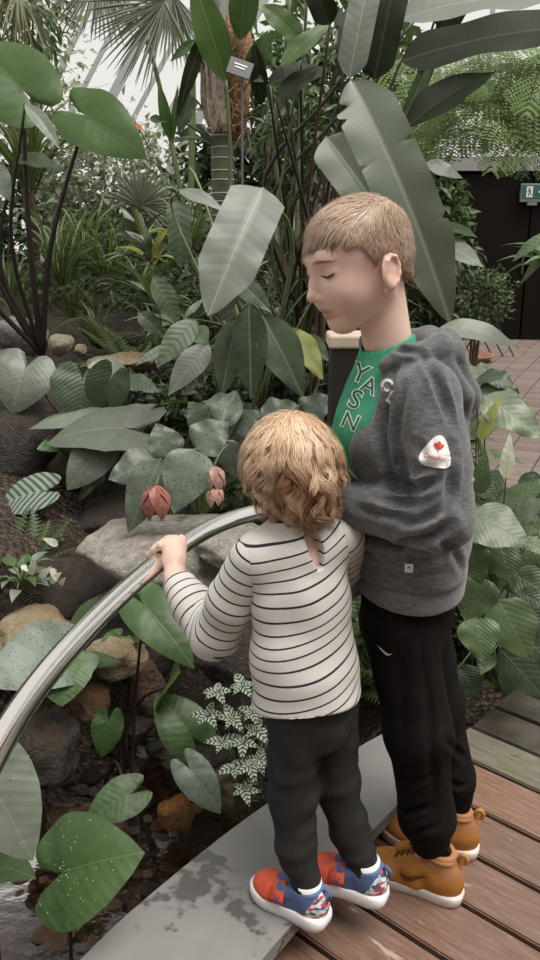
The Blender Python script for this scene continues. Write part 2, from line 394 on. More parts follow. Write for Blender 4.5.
bv = np.array([v.co[:] for v in bme.vertices]); bf = [tuple(p.vertices) for p in bme.polygons]
mb = MB(); ca, sa = math.cos(BA), math.sin(BA)
for c in bricks:
    if (round(c.x, 4), round(c.y, 4)) in nset: continue
    z = random.uniform(-.002, .002); mb.add([(c.x+ca*v[0]-sa*v[1], c.y+sa*v[0]+ca*v[1], v[2]+z) for v in bv], bf)
tag(mb.build('far_bricks', M_BRICK, path), kind='stuff')
MB().prism([(.4, 3.2), (2.0, 3.2), (6.2, 11.0), (.9, 11.0)], -.08, -.012).build('mortar_bed', plain('mortar', (.07, .055, .045), .8), path)

# ================================================================== doorway wall with exit sign, glazing behind
WY = 10.8
wb_ = MB().box((4.6, WY+.15, 1.02), (6.6, .3, 2.04)); wall = tag(wb_.build('wall_back', M_BLACK), 'wall coloured black for the shade of the exit doorway', 'wall', kind='structure')
tag(MB().box((4.6, WY+.12, 2.12), (6.6, .42, .16)).build('trim_1', M_FASCIA), 'grey fascia beam above the black doorway', 'trim', kind='structure')
dr = tag(empty('door_1', (3.5, WY, 0), 'double exit door coloured black for the shade of the doorway', 'door'), kind='structure')
MD = plain('doorway_shade_door', (.009, .007, .006), .7, .1)  # door leaves coloured near black in place of the opening's shade
for k in (0, 1):
    MB().box((2.75+k*.92, WY-.02, 1.0), (.9, .05, 2.0)).build('door_leaf', MD, dr, bevel=.004)
    MB().box((3.16+k*.10, WY-.06, 1.0), (.025, .03, .35)).build('handle', plain('dark_handle', (.05, .05, .05), .4), dr, bevel=.004)
glz = tag(empty('window_1', (0, 11.6, 0), 'tall greenhouse glazing with pale slanted bars behind the plants', 'window'), kind='structure')
GY = 11.6
def bar(p, q, w, d=.06, name='glazing_bar'):
    p, q = Vector(p), Vector(q); mid = (p+q)/2; dv = q-p; Ln = dv.length; an = math.atan2(dv.x, dv.z)
    return MB().box(mid, (w, d, Ln), Matrix.Rotation(an, 3, 'Y')).build(name, M_BAR, glz)
SL = math.tan(math.radians(32))                       # left bays: bars lean to the right going up
xs_ = [-6.2+.42*i for i in range(14)]
for i, x in enumerate(xs_):
    bar((x, GY, 1.0), (x+5*SL, GY, 6.0), .11 if i % 3 == 1 else .05)
for i in range(len(xs_)-1):
    a, b = xs_[i], xs_[i+1]
    V = [(a, GY+.03, 1.0), (b, GY+.03, 1.0), (b+5*SL, GY+.03, 6.0), (a+5*SL, GY+.03, 6.0)]
    link('pane', mesh('pane', V, [(0, 1, 2, 3)], False), glz, M_GLASS)
bar((-7, GY, 1.0), (3, GY, 1.0), .16, .1, 'glazing_sill')
MB().box((-2.2, GY+.1, .45), (10.5, .2, 1.1)).build('plinth', M_FASCIA, glz)
gl2 = tag(empty('window_2', (4.5, 11.3, 2.2), 'clerestory glazing with thin upright bars above the doorway', 'window'), kind='structure')
for i in range(11):
    MB().box((1.4+.65*i, 11.3, 4.1), (.05, .06, 3.8)).build('glazing_bar', M_BAR, gl2)
    if i < 10: link('pane', mesh('pane', [(1.4+.65*i, 11.33, 2.2), (2.05+.65*i, 11.33, 2.2), (2.05+.65*i, 11.33, 6.0), (1.4+.65*i, 11.33, 6.0)], [(0, 1, 2, 3)], False), gl2, M_GLASS)
MB().box((4.6, 11.3, 3.05), (6.6, .06, .06)).build('glazing_bar', M_BAR, gl2)

# exit sign
M_SIGNG = plain('exit_green', (.03, .12, .085), .4); M_SIGNF = plain('sign_case', (.17, .20, .165), .5); M_WHITE = plain('white_print', (.80, .80, .78), .5)
pS = at(534, 193, WY-.09); sg = empty('exit_sign', pS, 'green running man exit sign fixed on the black wall', 'sign')
MB().box(pS, (.34, .06, .215)).build('case', M_SIGNF, sg, bevel=.008)
MB().box(pS+Vector((.0, -.032, .012)), (.30, .006, .155)).build('green_panel', M_SIGNG, sg)
cx, cz, sy = pS.x-.065, pS.z+.012, pS.y-.037
MB().box((cx, sy, cz), (.075, .004, .125)).build('door_pictogram', M_WHITE, sg)
rm = MB(); sy -= .003
def blob(mb, x, z, r): mb.tube([(x, sy, z), (x, sy-.002, z)], r, 12)
blob(rm, cx-.004, cz+.040, .010)
def limb(a, b, w):
    a, b = Vector((a[0], 0, a[1])), Vector((b[0], 0, b[1])); dv = b-a; rm.box(Vector((cx, sy, cz))+(a+b)/2, (w, .002, dv.length), Matrix.Rotation(math.atan2(dv.x, dv.z), 3, 'Y'))
limb((-.006, .028), (.004, -.008), .017); limb((.004, -.008), (-.014, -.026), .010); limb((-.014, -.026), (-.006, -.05), .009); limb((.004, -.008), (.018, -.03), .010); limb((.018, -.03), (.033, -.032), .009); limb((-.006, .022), (-.022, .006), .007); limb((-.002, .022), (.018, .010), .007)
rm.build('running_figure', M_SIGNG, sg)
ar = MB(); ar.box((pS.x+.075, sy, cz), (.06, .003, .022)); ar.add([(pS.x+.10, sy-.001, cz+.03), (pS.x+.10, sy-.001, cz-.03), (pS.x+.13, sy-.001, cz)], [(0, 1, 2)]); ar.build('arrow', M_WHITE, sg)
MB().box(pS+Vector((-.02, -.01, -.128)), (.12, .05, .035)).build('lower_tab', M_SIGNF, sg, bevel=.004)

# ================================================================== handrail
RZ = .72
rp = [atz(x, y, RZ) for x, y in ((0, 737), (30, 692), (64, 651), (120, 591), (158, 562), (195, 534), (222, 521), (245, 514))]
rp = [Vector((-.36, .60, RZ)), Vector((-.375, .80, RZ))]+rp+[Vector((.09, 2.045, RZ)), Vector((.32, 2.15, RZ)), Vector((.56, 2.215, RZ))]
rail = empty('handrail', (-.2, 1.7, 0), 'curved polished steel tube handrail gripped by the toddler', 'handrail')
RPTS = spline(rp, 120)
for _ in range(150):
    RPTS = [RPTS[0]]+[RPTS[i]*.5+(RPTS[i-1]+RPTS[i+1])*.25 for i in range(1, 119)]+[RPTS[-1]]
MB().tube(RPTS, .0205, 24).build('rail_tube', M_STEEL, rail, smooth=True)
for P in (Vector((.32, 2.15, 0)), Vector((-.375, .80, 0))):
    kb = min(klp, key=lambda q: (Vector((q.x, q.y, 0))-P).length); kb = Vector((kb.x, kb.y, KZ))+Vector((.05, -.04, 0))
    MB().tube(spline([kb, kb+Vector((0, 0, .35)), Vector((P.x, P.y, RZ-.01))], 12), .014, 12).build('post', M_STEEL, rail, smooth=True)
    MB().tube([kb, kb+Vector((0, 0, .008))], .045, 20).build('base_flange', M_STEEL, rail, smooth=False)

# ================================================================== unseen wall and floor added behind the viewer to hold back light
tag(MB().box((0, -3.2, 1.9), (16, .3, 4.2)).build('wall_light_block', plain('light_block_brown', (.16, .12, .10), .8, .2, 0, 6, .2)), 'unseen brown wall added behind the viewer to block light', 'wall', kind='structure')
tag(MB().prism([(-.55, .44), (-.66, .40), (-1.2, -3.1), (7.5, -3.1), (7.5, 1.2), (2.3, 1.2), (2.3, .1), (-.3, .1)], -.12, -.065).build('floor_light_block', plain('light_block_timber', (.13, .085, .06), .6, .3, 0, 8, .25)), 'unseen timber floor added behind the viewer to block light', 'floor', kind='structure')
# ================================================================== leaf shapes (base at origin, along +Y, length 1, normal +Z; unit width along X)
def outline_w(kind, t):
    if kind == 'lance': return np.sin(np.pi*np.clip(t, 0, 1)**.75)**.95
    if kind == 'ovate': return np.sin(np.pi*np.clip(t, 0, 1)**.62)**.85*(1-.12*t)
    if kind == 'strap': return np.clip(np.minimum(1, (t/.12))**.6*np.minimum(1, ((1-t)/.30))**.7, 0, 1)
    if kind == 'blade': return np.clip((1-t)**.75*(.35+.65*np.minimum(1, t/.2)), 0, 1)
    if kind == 'ellip': return np.sqrt(np.clip(1-(2*t-1)**2, 0, 1))**.9
HEART = [(0, 1.0), (8, .90), (20, .77), (40, .64), (65, .56), (90, .52), (115, .50), (140, .52), (155, .50), (166, .38), (174, .16)]
ARROW = [(0, 1.0), (7, .86), (18, .66), (35, .47), (60, .36), (90, .33), (115, .37), (138, .50), (152, .56), (163, .46), (173, .16)]
def leaf_mesh(kind='lance', ratio=.3, bend=.08, fold=.15, wave=0., wn=5, nt=14, nu=6, seed=0, corr=0., cn=8, ck=.6, tipdrop=0., edge=0., cup=0., tears=()):
    """ratio = width/length; bend = arch above the chord; fold = V along the midrib; corr = relief of the side veins"""
    rg = np.random.default_rng(seed)
    ph = rg.uniform(0, 6.28, 4)
    if kind in ('heart', 'arrow'):
        tab = np.array(HEART if kind == 'heart' else ARROW, dtype=float)
        na = 2*nt+1; phi = np.linspace(-174, 174, na); r = np.interp(np.abs(phi), tab[:, 0], tab[:, 1]); rad = np.radians(phi)
        hw = np.max(np.abs(r*np.sin(rad))); ring = np.linspace(0, 1, nu+1)[1:]
        X = [0.]; Y = [0.]; Sx = [0.]
        for s in ring:
            X += list(s*r*np.sin(rad)/hw*.5*ratio); Y += list(s*r*np.cos(rad)); Sx += [s]*na
        X, Y, Sx = map(np.array, (X, Y, Sx)); ang = np.concatenate([[0]]+[rad]*nu)
        hwid = .5*ratio
        Z = bend*4*np.clip(Y, -.2, 1)*(1-np.clip(Y, -.2, 1)) + fold*np.abs(X) + wave*Sx**2*np.sin(wn*ang+ph[0])*.5 - edge*Sx**3 + cup*(X/hwid)**2*hwid
        if corr: Z = Z+corr*.5*np.cos(2*np.pi*cn*(Y-ck*np.abs(X)))*np.clip(np.abs(X)/hwid*3, 0, 1)
        F = [(0, 1+k, 2+k) for k in range(na-1)]
        for j in range(nu-1):
            F += [(1+j*na+k, 1+(j+1)*na+k, 1+(j+1)*na+k+1, 1+j*na+k+1) for k in range(na-1)]
        V = np.stack([X, Y, Z], -1)
    else:
        t = np.linspace(0, 1, nt); u = np.linspace(-1, 1, nu+1 if nu % 2 == 0 else nu+2); w = np.maximum(outline_w(kind, t), .012)*.5*ratio
        T, U = np.meshgrid(t, u, indexing='ij'); X = U*w[:, None]; Yc = T.copy()
        for t0, sd_, dp, wd in tears: X = np.where(U*sd_ > 0, X*(1-dp*np.clip(1-np.abs(T-t0)/wd, 0, 1)*np.abs(U)), X)
        Z = bend*4*T*(1-T)+fold*np.abs(X)+wave*np.abs(U)**2*np.sin(2*np.pi*wn*T*.5+ph[0]+U)*ratio - tipdrop*T**3 - edge*U**2*w[:, None] + cup*(U**2)*.5*ratio
        if corr: Z = Z+corr*.5*np.cos(2*np.pi*cn*(T-ck*np.abs(X)))*np.clip(np.abs(U)*3, 0, 1)
        n = len(u); V = np.stack([X, Yc, Z], -1).reshape(-1, 3); X = V[:, 0]; Y = V[:, 1]
        F = [(i*n+k, i*n+k+1, (i+1)*n+k+1, (i+1)*n+k) for i in range(nt-1) for k in range(n-1)]
    return mesh('leaf', V, F, True, uv=np.stack([V[:, 0], V[:, 1]], -1))
def basis(base, d, nrm, Lx, Ly, Lz):
    d = d.normalized(); x = d.cross(nrm)
    if x.length < 1e-4: x = d.cross(Vector((1, .3, .2)))
    x.normalize(); z = x.cross(d)
    M = Matrix.Identity(4)
    for i in range(3): M[i][0] = x[i]*Lx; M[i][1] = d[i]*Ly; M[i][2] = z[i]*Lz; M[i][3] = base[i]
    return M
def total_off(p):
    off = Vector((0, 0, 0))
    while p is not None: off += p.location; p = p.parent
    return off
def put(me, parent, base, d, nrm, Ln, name='leaf', sx=1.0):
    o = bpy.data.objects.new(name, me); COL.objects.link(o); o.parent = parent
    o.matrix_basis = Matrix.Translation(-total_off(parent)) @ basis(Vector(base), Vector(d), Vector(nrm), Ln*sx, Ln, Ln)
    return o
CAMP = Vector((0, 0, CAM_H)); UP = Vector((0, 0, 1))
def hleaf(plant, b, t, wpx, Yb, Yt, mat, kind='heart', nf=.6, root=None, stalk=None, sr=.006, bend=.06, side=0., name='leaf', smat=None, **kw):
    """a single leaf from its base and tip in the picture and their distances; nf = how far it faces the viewer (0: face up)"""
    B = at(b[0], b[1], Yb); T = at(t[0], t[1], Yt); mid = (B+T)/2; d = T-B; Ln = d.length
    tc = (CAMP-mid).normalized(); nrm = (tc*nf+UP*(1-nf)+Vector((side, 0, 0))).normalized()
    x = d.cross(nrm).normalized(); z = x.cross(d).normalized()
    # visible width -> real width (the blade's width axis may be foreshortened)
    dep = mid.y*math.cos(PITCH)+(CAM_H-mid.z)*math.sin(PITCH)
    px1 = 1.0*FPX/dep; xi = x - tc*x.dot(tc); dimg = d-tc*d.dot(tc)
    perp = tc.cross(dimg).normalized(); fs = max(abs(x.dot(perp)), .3)
    Wd = wpx/px1/fs
    kw.setdefault('wave', .025); kw.setdefault('edge', .05)
    me = leaf_mesh(kind, ratio=Wd/Ln, bend=bend, seed=int(b[0]*7+b[1]*13) % 9999, **kw); me.materials.append(mat)
    o = put(me, plant, B, d, nrm, Ln, name)
    if root is not None:
        R = Vector(root); m1 = R.lerp(B, .5)+(stalk if stalk is not None else Vector((0, 0, .12*(B-R).length)))
        MB().tube(spline([R, m1, B+z*(-.002)], 14), [sr*1.5+(sr*.7-sr*1.5)*i/13 for i in range(14)], 7).build('stalk', smat or M_STALK, plant, smooth=True)
    return o
def stem(plant, pts, r, mat, name='stalk', n=14):
    rs = r if isinstance(r, (tuple, list)) else (r, r*.6)
    return MB().tube(spline(pts, n), [rs[0]+(rs[1]-rs[0])*i/(n-1) for i in range(n)], 7).build(name, mat, plant, smooth=True)
# ------------------------------------------------------------------ leaf materials
M_STALK = plain('green_stalk', (.10, .14, .055), .5, nscale=8, namp=.3); M_DSTALK = plain('dark_purple_stalk', (.028, .020, .016), .45); M_BSTALK = plain('brown_stem', (.10, .07, .04), .7, nscale=20, namp=.4)
M_TARO = leaf_mat('taro_leaf', (.070, .135, .036), (.15, .23, .085), 7, .55, .010, .06)
M_TARO2 = leaf_mat('taro_leaf_bright', (.068, .135, .032), (.12, .20, .07), 7, .55, .010, .07, transl=.30)
M_GREYT = leaf_mat('grey_taro_leaf', (.215, .255, .195), (.33, .37, .28), 8, .6, .010, .10, rough=.4)
M_GREYS = leaf_mat('spotted_grey_leaf', (.170, .215, .160), (.25, .30, .22), 5, .5, .012, .10, rough=.36, spots=((.03, .045, .03), 24, .615))
M_STRIPEG = leaf_mat('striped_grey_leaf', (.05, .085, .05), (.32, .37, .30), 7, .6, .02, .2, stripes=((.24, .30, .25), .22))
M_CORR = leaf_mat('ribbed_green_leaf', (.10, .145, .08), (.20, .25, .15), 9, .6, .010, .12, bumpd=.010)
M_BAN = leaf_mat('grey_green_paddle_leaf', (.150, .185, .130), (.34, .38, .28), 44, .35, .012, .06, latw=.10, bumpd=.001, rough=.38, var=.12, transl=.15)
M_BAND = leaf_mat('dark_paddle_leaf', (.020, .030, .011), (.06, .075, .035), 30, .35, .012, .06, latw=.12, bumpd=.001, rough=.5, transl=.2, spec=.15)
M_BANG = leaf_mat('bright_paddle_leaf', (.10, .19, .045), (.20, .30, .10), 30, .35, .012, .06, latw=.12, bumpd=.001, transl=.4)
M_BIGG = leaf_mat('large_grey_leaf', (.185, .215, .175), (.36, .39, .31), 13, .5, .008, .05, latw=.2, bumpd=.003, rough=.4, var=.12, transl=.15)
M_SCHEF = leaf_mat('umbrella_leaf', (.085, .125, .068), (.26, .31, .18), 8, .5, .014, .10, rough=.36)
M_LILY = leaf_mat('peace_lily_leaf', (.11, .170, .072), (.19, .25, .12), 9, .9, .012, .10, rough=.36, bumpd=.006)
M_LILYG = leaf_mat('pale_lily_leaf', (.20, .25, .155), (.28, .33, .21), 9, .9, .010, .10, rough=.4, bumpd=.005)
M_LILYD = leaf_mat('dark_lily_leaf', (.055, .09, .045), (.11, .16, .08), 9, .9, .012, .10, rough=.36, bumpd=.006)
M_SPATHE = leaf_mat('white_spathe', tint=1.0, col=(.80, .80, .70), vein=(.66, .68, .52), nv=6, k=1.2, mid=.012, vw=.08, var=.06, transl=.3, rough=.5)
M_YGREEN = leaf_mat('yellow_green_leaf', tint=1.0, col=(.36, .40, .13), vein=(.46, .48, .2), nv=6, k=.6, mid=.02, vw=.1, transl=.4)
M_PILEA = leaf_mat('silver_striped_leaf', (.045, .085, .035), (.04, .075, .03), 4, .8, .06, .20, rough=.45, stripes=((.46, .50, .40), .27), var=.15, latw=.9)
M_GRASS = leaf_mat('strap_grass', (.095, .15, .05), (.18, .23, .10), 1, 0, .02, .01, transl=.35)
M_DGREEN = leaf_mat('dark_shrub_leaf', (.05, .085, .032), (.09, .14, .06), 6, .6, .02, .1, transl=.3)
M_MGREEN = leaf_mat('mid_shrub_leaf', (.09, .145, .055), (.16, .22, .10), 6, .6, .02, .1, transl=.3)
M_PALEG = leaf_mat('pale_dappled_leaf', tint=1.0, col=(.30, .34, .24), vein=(.36, .40, .28), nv=4, k=.6, mid=.02, vw=.1, transl=.3)
M_FEATH = leaf_mat('feathery_frond', tint=.85, col=(.20, .31, .09), vein=(.28, .36, .14), nv=1, k=0, mid=.02, vw=.01, transl=.5, var=.3)
M_FANP = leaf_mat('fan_palm_leaf', tint=1.0, col=(.16, .17, .13), vein=(.34, .36, .30), nv=1, k=0, mid=.02, vw=.01, transl=.3)
M_WHITEL = leaf_mat('white_young_leaf', tint=1.0, col=(.62, .63, .52), vein=(.7, .7, .6), nv=5, k=.7, mid=.02, vw=.1, transl=.3, var=.08)

# ------------------------------------------------------------------ rocks
def unit3(rg):
    v = rg.normal(size=3); return v/np.linalg.norm(v)*1.3
def boulder(name, c, size, mat, label=None, cat='rock', group=None, seed=0, rough=.36, flat=0., rot=0., sub=4, parent=None, link_only=True):
    bm = bmesh.new(); bmesh.ops.create_icosphere(bm, subdivisions=sub, radius=1); rg = np.random.default_rng(seed)
    P = np.array([v.co[:] for v in bm.verts]); Kd = rg.normal(size=(14, 3)); Kd /= np.linalg.norm(Kd, axis=1)[:, None]; cut = rg.uniform(.62, .95, 14)
    r = np.ones(len(P))
    for k, cc in zip(Kd, cut):
        dt = P@k; r = np.where(dt > 1e-3, np.minimum(r, cc/np.maximum(dt, 1e-3)), r)
    Q = P*r[:, None]
    nz = sum(np.sin(P@unit3(rg)*f+1.5*np.sin(P@unit3(rg)*f*.6)+rg.uniform(0, 6))/f**.85 for f in (3, 5, 8, 13, 19, 27, 38))*.62; Q *= (1+rough*nz*.6)[:, None]
    cr, sr_ = math.cos(rot), math.sin(rot); Q = Q*np.array(size)/2; Q = np.stack([Q[:, 0]*cr-Q[:, 1]*sr_, Q[:, 0]*sr_+Q[:, 1]*cr, Q[:, 2]], -1)
    for v, q in zip(bm.verts, Q): v.co = q
    me = bpy.data.meshes.new(name); bm.to_mesh(me); bm.free(); me.polygons.foreach_set('use_smooth', np.ones(len(me.polygons), dtype=bool)); me.materials.append(mat)
    o = bpy.data.objects.new(name, me); COL.objects.link(o); o.location = c
    return tag(o, label, cat, group)
def rock_px(px, py, Y, wpx, hpx, mat, label, depth=None, seed=0, group=None, name='boulder', **kw):
    c = at(px, py, Y); dep = Y*math.cos(PITCH)+(CAM_H-c.z)*math.sin(PITCH); w = wpx*dep/FPX; h = hpx*dep/FPX
    return boulder(name, c, (w, depth or w*.8, h), mat, label, 'rock', group, seed, **kw)
rock_px(165, 548, 2.72, 200, 62, M_LEDGE, 'large pale weathered ledge rock behind the handrail', depth=.55, seed=3, name='ledge_rock', rough=.3)
rock_px(232, 548, 2.55, 90, 42, M_LEDGE, 'pale flat rock beside the toddler and the rail end', depth=.4, seed=5)
rock_px(215, 598, 2.55, 110, 70, M_LEDGE, 'mossy crumbling rock below the pale ledge', depth=.4, seed=8, rough=.35)
rock_px(130, 640, 2.62, 120, 80, M_ROCK, 'dark wet rock face under the ledge beside dark stalks', depth=.4, seed=9)
rock_px(250, 650, 2.4, 120, 90, M_ROCK, 'dark wet rock hidden behind the striped shirt', depth=.4, seed=19)
rock_px(28, 450, 3.9, 120, 130, M_ROCK, 'big dark brown rock behind the striped grey leaf', depth=.6, seed=11, rough=.35)
rock_px(110, 480, 3.75, 130, 90, M_ROCK, 'dark rock under the pale arrow shaped leaf', depth=.5, seed=12)
rock_px(140, 515, 3.4, 120, 60, M_ROCK, 'black shaded rock behind the pale ledge', depth=.5, seed=13)
rock_px(60, 590, 2.95, 130, 70, M_ROCK, 'dark boulder beside the white leaved seedling', depth=.5, seed=14)
rock_px(30, 635, 2.6, 110, 45, M_TAN, 'tan gravelly bank stone beside the broad grey taro leaf', depth=.4, seed=15, rough=.4)
rock_px(118, 655, 2.35, 60, 42, M_TAN, 'tan split rock under the handrail', depth=.2, seed=16, rough=.4)
rock_px(88, 700, 2.25, 44, 44, rock_mat('rusty_rock', (.10, .05, .025), (.30, .17, .08), None, 0, 14, .45), 'rusty brown rock below the broad grey taro leaf', depth=.16, seed=17)
rock_px(45, 745, 2.1, 90, 70, M_ROCK, 'dark wet boulder in the stream under the rusty rock', depth=.3, seed=18)
rock_px(178, 812, 2.02, 40, 42, M_ORANGE, 'orange wet stone in the stream by the spotted leaf', depth=.11, seed=21, sub=3)
rock_px(145, 690, 2.42, 44, 70, rock_mat('brown_rock', (.07, .035, .02), (.16, .09, .05), None, 0, 8, .5), 'reddish brown upright rock beside the dark stalks', depth=.15, seed=22)
rock_px(228, 790, 1.93, 50, 56, rock_mat('olive_rock', (.10, .08, .045), (.20, .16, .09), None, 0, 9, .5), 'olive brown stone under the silver striped plant', depth=.14, seed=23)
rock_px(208, 760, 2.06, 60, 50, M_ROCK, 'dark stone behind the spotted grey leaf', depth=.2, seed=24)
rock_px(20, 338, 5.0, 56, 44, M_GREYR, 'grey boulder beside the dark taro stems', depth=.3, seed=31)
rock_px(8, 366, 4.8, 46, 34, M_GREYR, 'smaller pale grey boulder below the grey boulder', depth=.25, seed=32)
rock_px(62, 345, 4.85, 27, 25, M_CREAM, 'cream coloured stone at the foot of the dark stems', depth=.15, seed=33, sub=3)
rock_px(80, 350, 4.85, 15, 14, M_CREAM, 'small cream pebble beside the cream stone', depth=.09, seed=34, sub=3)
rock_px(120, 362, 4.6, 90, 20, M_TAN, 'low mossy tan stone slab behind the round ribbed leaf', depth=.3, seed=35)
rock_px(130, 335, 5.2, 120, 44, M_ROCK, 'dark bank rock behind the cream stone', depth=.4, seed=36)
rock_px(50, 600, 3.2, 80, 40, M_ROCK, 'dark rock slab in the bank behind the white seedling', depth=.4, seed=37)
rock_px(487, 690, 2.42, 38, 34, rock_mat('mossy_stone', (.09, .085, .035), (.26, .25, .12), (.12, .13, .03), .5, 12, .5), 'mossy yellow green stone at the deck edge', depth=.12, seed=41, sub=3)
rock_px(458, 690, 2.45, 50, 52, rock_mat('moss_boulder', (.06, .062, .022), (.14, .14, .05), (.10, .11, .02), .45, 12, .6), 'dark mossy stone behind the black trouser leg', depth=.14, seed=42, sub=3)
rock_px(375, 690, 2.5, 60, 40, M_ROCK, 'dark stone behind the legs beside the fern', depth=.15, seed=43, sub=3)
# pebbles in the stream
PEB = []
pm = [rock_mat('pebble_'+n, a, b, None, 0, 20, .3) for n, a, b in (('grey', (.12, .11, .10), (.28, .25, .22)), ('brown', (.10, .06, .034), (.23, .14, .085)), ('dark', (.035, .027, .02), (.09, .07, .054)), ('ochre', (.22, .11, .025), (.40, .23, .08)))]
protos = []
for s in range(6):
    for k, m in enumerate(pm):
        o = boulder('pebble', (0, 0, -5), (1, .8, .55), m, None, None, None, seed=60+s, rough=.12, sub=2); protos.append(o.data); bpy.data.objects.remove(o)
PN = ('grey', 'brown', 'dark', 'ochre'); cnt = 0; tries = 0
while cnt < 280 and tries < 6000:
    tries += 1
    px, py = random.uniform(20, 300), random.uniform(690, 955); p = atz(px, py, -.325)
    kd = float(kerb_dist(np.array([p.x]), np.array([p.y]))[0])
    if not bool(left_of_kerb(np.array([p.x]), np.array([p.y]))[0]) or kd < .05 or kd > 1.0: continue
    k = random.choices(range(4), (4, 6, 5, .6))[0]; sz = random.uniform(.022, .055) if random.random() < .75 else random.uniform(.055, .095)
    o = bpy.data.objects.new('pebble', protos[random.randrange(6)*4+k]); COL.objects.link(o); o.location = (p.x, p.y, gz(p.x, p.y)+sz*.22); o.scale = (sz, sz, sz); o.rotation_euler = (0, 0, random.uniform(0, 6.28))
    tag(o, 'small wet %s pebble on the stream bed' % PN[k], 'pebble', 'wet %s pebbles on the stream bed' % PN[k]); cnt += 1

# ================================================================== plant on the left with tall dark stems
def plant(name, rpx, Y, label, cat='plant', z=None, group=None):
    R = at(rpx[0], rpx[1], Y)
    return empty(name, R, label, cat, group), R
p, R = plant('elephant_ear', (42, 356), 4.7, 'tall elephant ear plant with dark stems and two broad green leaves')
hleaf(p, (22, 90), (-30, 44), 78, 4.55, 4.7, M_TARO2, nf=.75, root=R, stalk=Vector((-.02, 0, 0)), sr=.014, smat=M_DSTALK, nt=16, nu=8, corr=.008, cn=6)
hleaf(p, (86, 116), (146, 157), 62, 4.5, 4.4, M_TARO2, nf=.75, root=R, stalk=Vector((-.06, 0, .0)), sr=.013, smat=M_DSTALK, nt=16, nu=8, corr=.008, cn=6, wave=.03)
hleaf(p, (25, 104), (61, 151), 15, 4.3, 4.2, M_GREYT, 'lance', nf=.5, fold=.4, root=R, stalk=Vector((-.12, 0, 0)), sr=.010, smat=M_DSTALK)
hleaf(p, (16, 158), (63, 171), 16, 4.6, 4.6, M_TARO2, 'ovate', nf=.35, root=R, stalk=Vector((-.16, 0, 0)), sr=.010, smat=M_DSTALK)
hleaf(p, (-8, 164), (10, 202), 24, 4.2, 4.2, M_GREYT, 'ovate', nf=.7, root=R, stalk=Vector((-.25, 0, 0)), sr=.011, smat=M_DSTALK)
for tx, ty in ((-30, 190), (-45, 130)):
    hleaf(p, (tx, ty), (tx-55, ty-10), 50, 4.6, 4.8, M_TARO, nf=.5, root=R, stalk=Vector((-.05, 0, -.02)), sr=.013, smat=M_DSTALK)

# ------------------------------------------------------------------ grey arrow-leaved taro on the dark rocks
p, R = plant('arrow_leaf_taro', (100, 505), 3.65, 'grey green arrow leaved taro spreading over the dark rocks')
def g(b, t, w, Y, mat=M_GREYT, kind='heart', nf=.6, dY=-.08, **kw): return hleaf(p, b, t, w, Y, Y+dY, mat, kind, nf, root=R, sr=.006, smat=M_DSTALK, **kw)
g((25, 369), (11, 413), 62, 3.75, M_GREYT, 'heart', .5, -.1, edge=.12, corr=.006, nt=16, nu=8)
g((82, 381), (79, 423), 62, 3.65, M_CORR, 'heart', .85, -.05, corr=.012, cn=5, nt=18, nu=8, wave=.04)
g((110, 380), (97, 414), 44, 3.6, M_CORR, 'heart', .8, .05, corr=.012, cn=5, nt=16, nu=8, fold=.3)
g((122, 428), (44, 440), 44, 3.4, M_GREYT, 'arrow', .35, .06, nt=18, nu=8, wave=.03, bend=.05)
g((92, 417), (28, 427), 20, 3.55, M_GREYT, 'arrow', .35, .05)
g((97, 452), (67, 490), 42, 3.35, M_GREYT, 'heart', .75, -.08, corr=.006, wave=.05, nt=16, nu=8)
g((108, 467), (78, 502), 17, 3.4, M_TARO, 'ovate', .5, -.08, wave=.12, fold=.4)
g((38, 492), (-6, 510), 34, 3.3, M_STRIPEG, 'heart', .45, .03, nt=16, nu=8)
g((55, 445), (37, 449), 15, 3.55, M_TARO, 'heart', .7)
g((118, 373), (88, 366), 24, 3.75, M_GREYT, 'heart', .5)
g((124, 380), (160, 393), 20, 3.7, M_CORR, 'ovate', .5, corr=.012, cn=8)
# ------------------------------------------------------------------ spotted grey leaves with hanging pink flowers
p, R = plant('spotted_leaf_shrub', (200, 520), 2.95, 'spotted grey green shrub with two hanging pink flower buds')
def g(b, t, w, Y, nf=.7, dY=-.1, kind='ovate', **kw): return hleaf(p, b, t, w, Y, Y+dY, M_GREYS, kind, nf, root=R, sr=.005, smat=M_STALK, nt=18, nu=8, corr=.005, cn=5, edge=.15, **kw)
g((157, 461), (108, 480), 42, 2.85, .65, -.06, wave=.05)
g((160, 459), (128, 533), 44, 2.72, .8, -.08, wave=.03)
g((195, 449), (174, 514), 54, 2.68, .8, -.08)
g((170, 457), (156, 423), 40, 2.92, .7, .05)
g((196, 449), (229, 420), 42, 2.85, .7, .05, wave=.06)
g((243, 413), (203, 401), 34, 3.0, .6, .0, wave=.1)
g((232, 430), (262, 412), 30, 3.0, .6, .0)
g((225, 440), (236, 478), 28, 2.95, .8, .0)
g((205, 425), (188, 402), 30, 3.05, .6, .0)
g((262, 420), (300, 405), 34, 3.0, .6, .0, wave=.08)
g((300, 420), (335, 395), 34, 3.0, .6, .0, wave=.08)
g((262, 430), (282, 455), 30, 2.95, .6, .0)
M_PINK = leaf_mat('pink_bract', tint=1.0, col=(.42, .16, .12), vein=(.30, .09, .07), nv=5, k=.4, mid=.03, vw=.1, transl=.3, var=.25); M_PALEPINK = leaf_mat('pale_pink_bract', tint=1.0, col=(.55, .33, .27), vein=(.45, .22, .18), nv=5, k=.4, mid=.03, vw=.1, transl=.3)
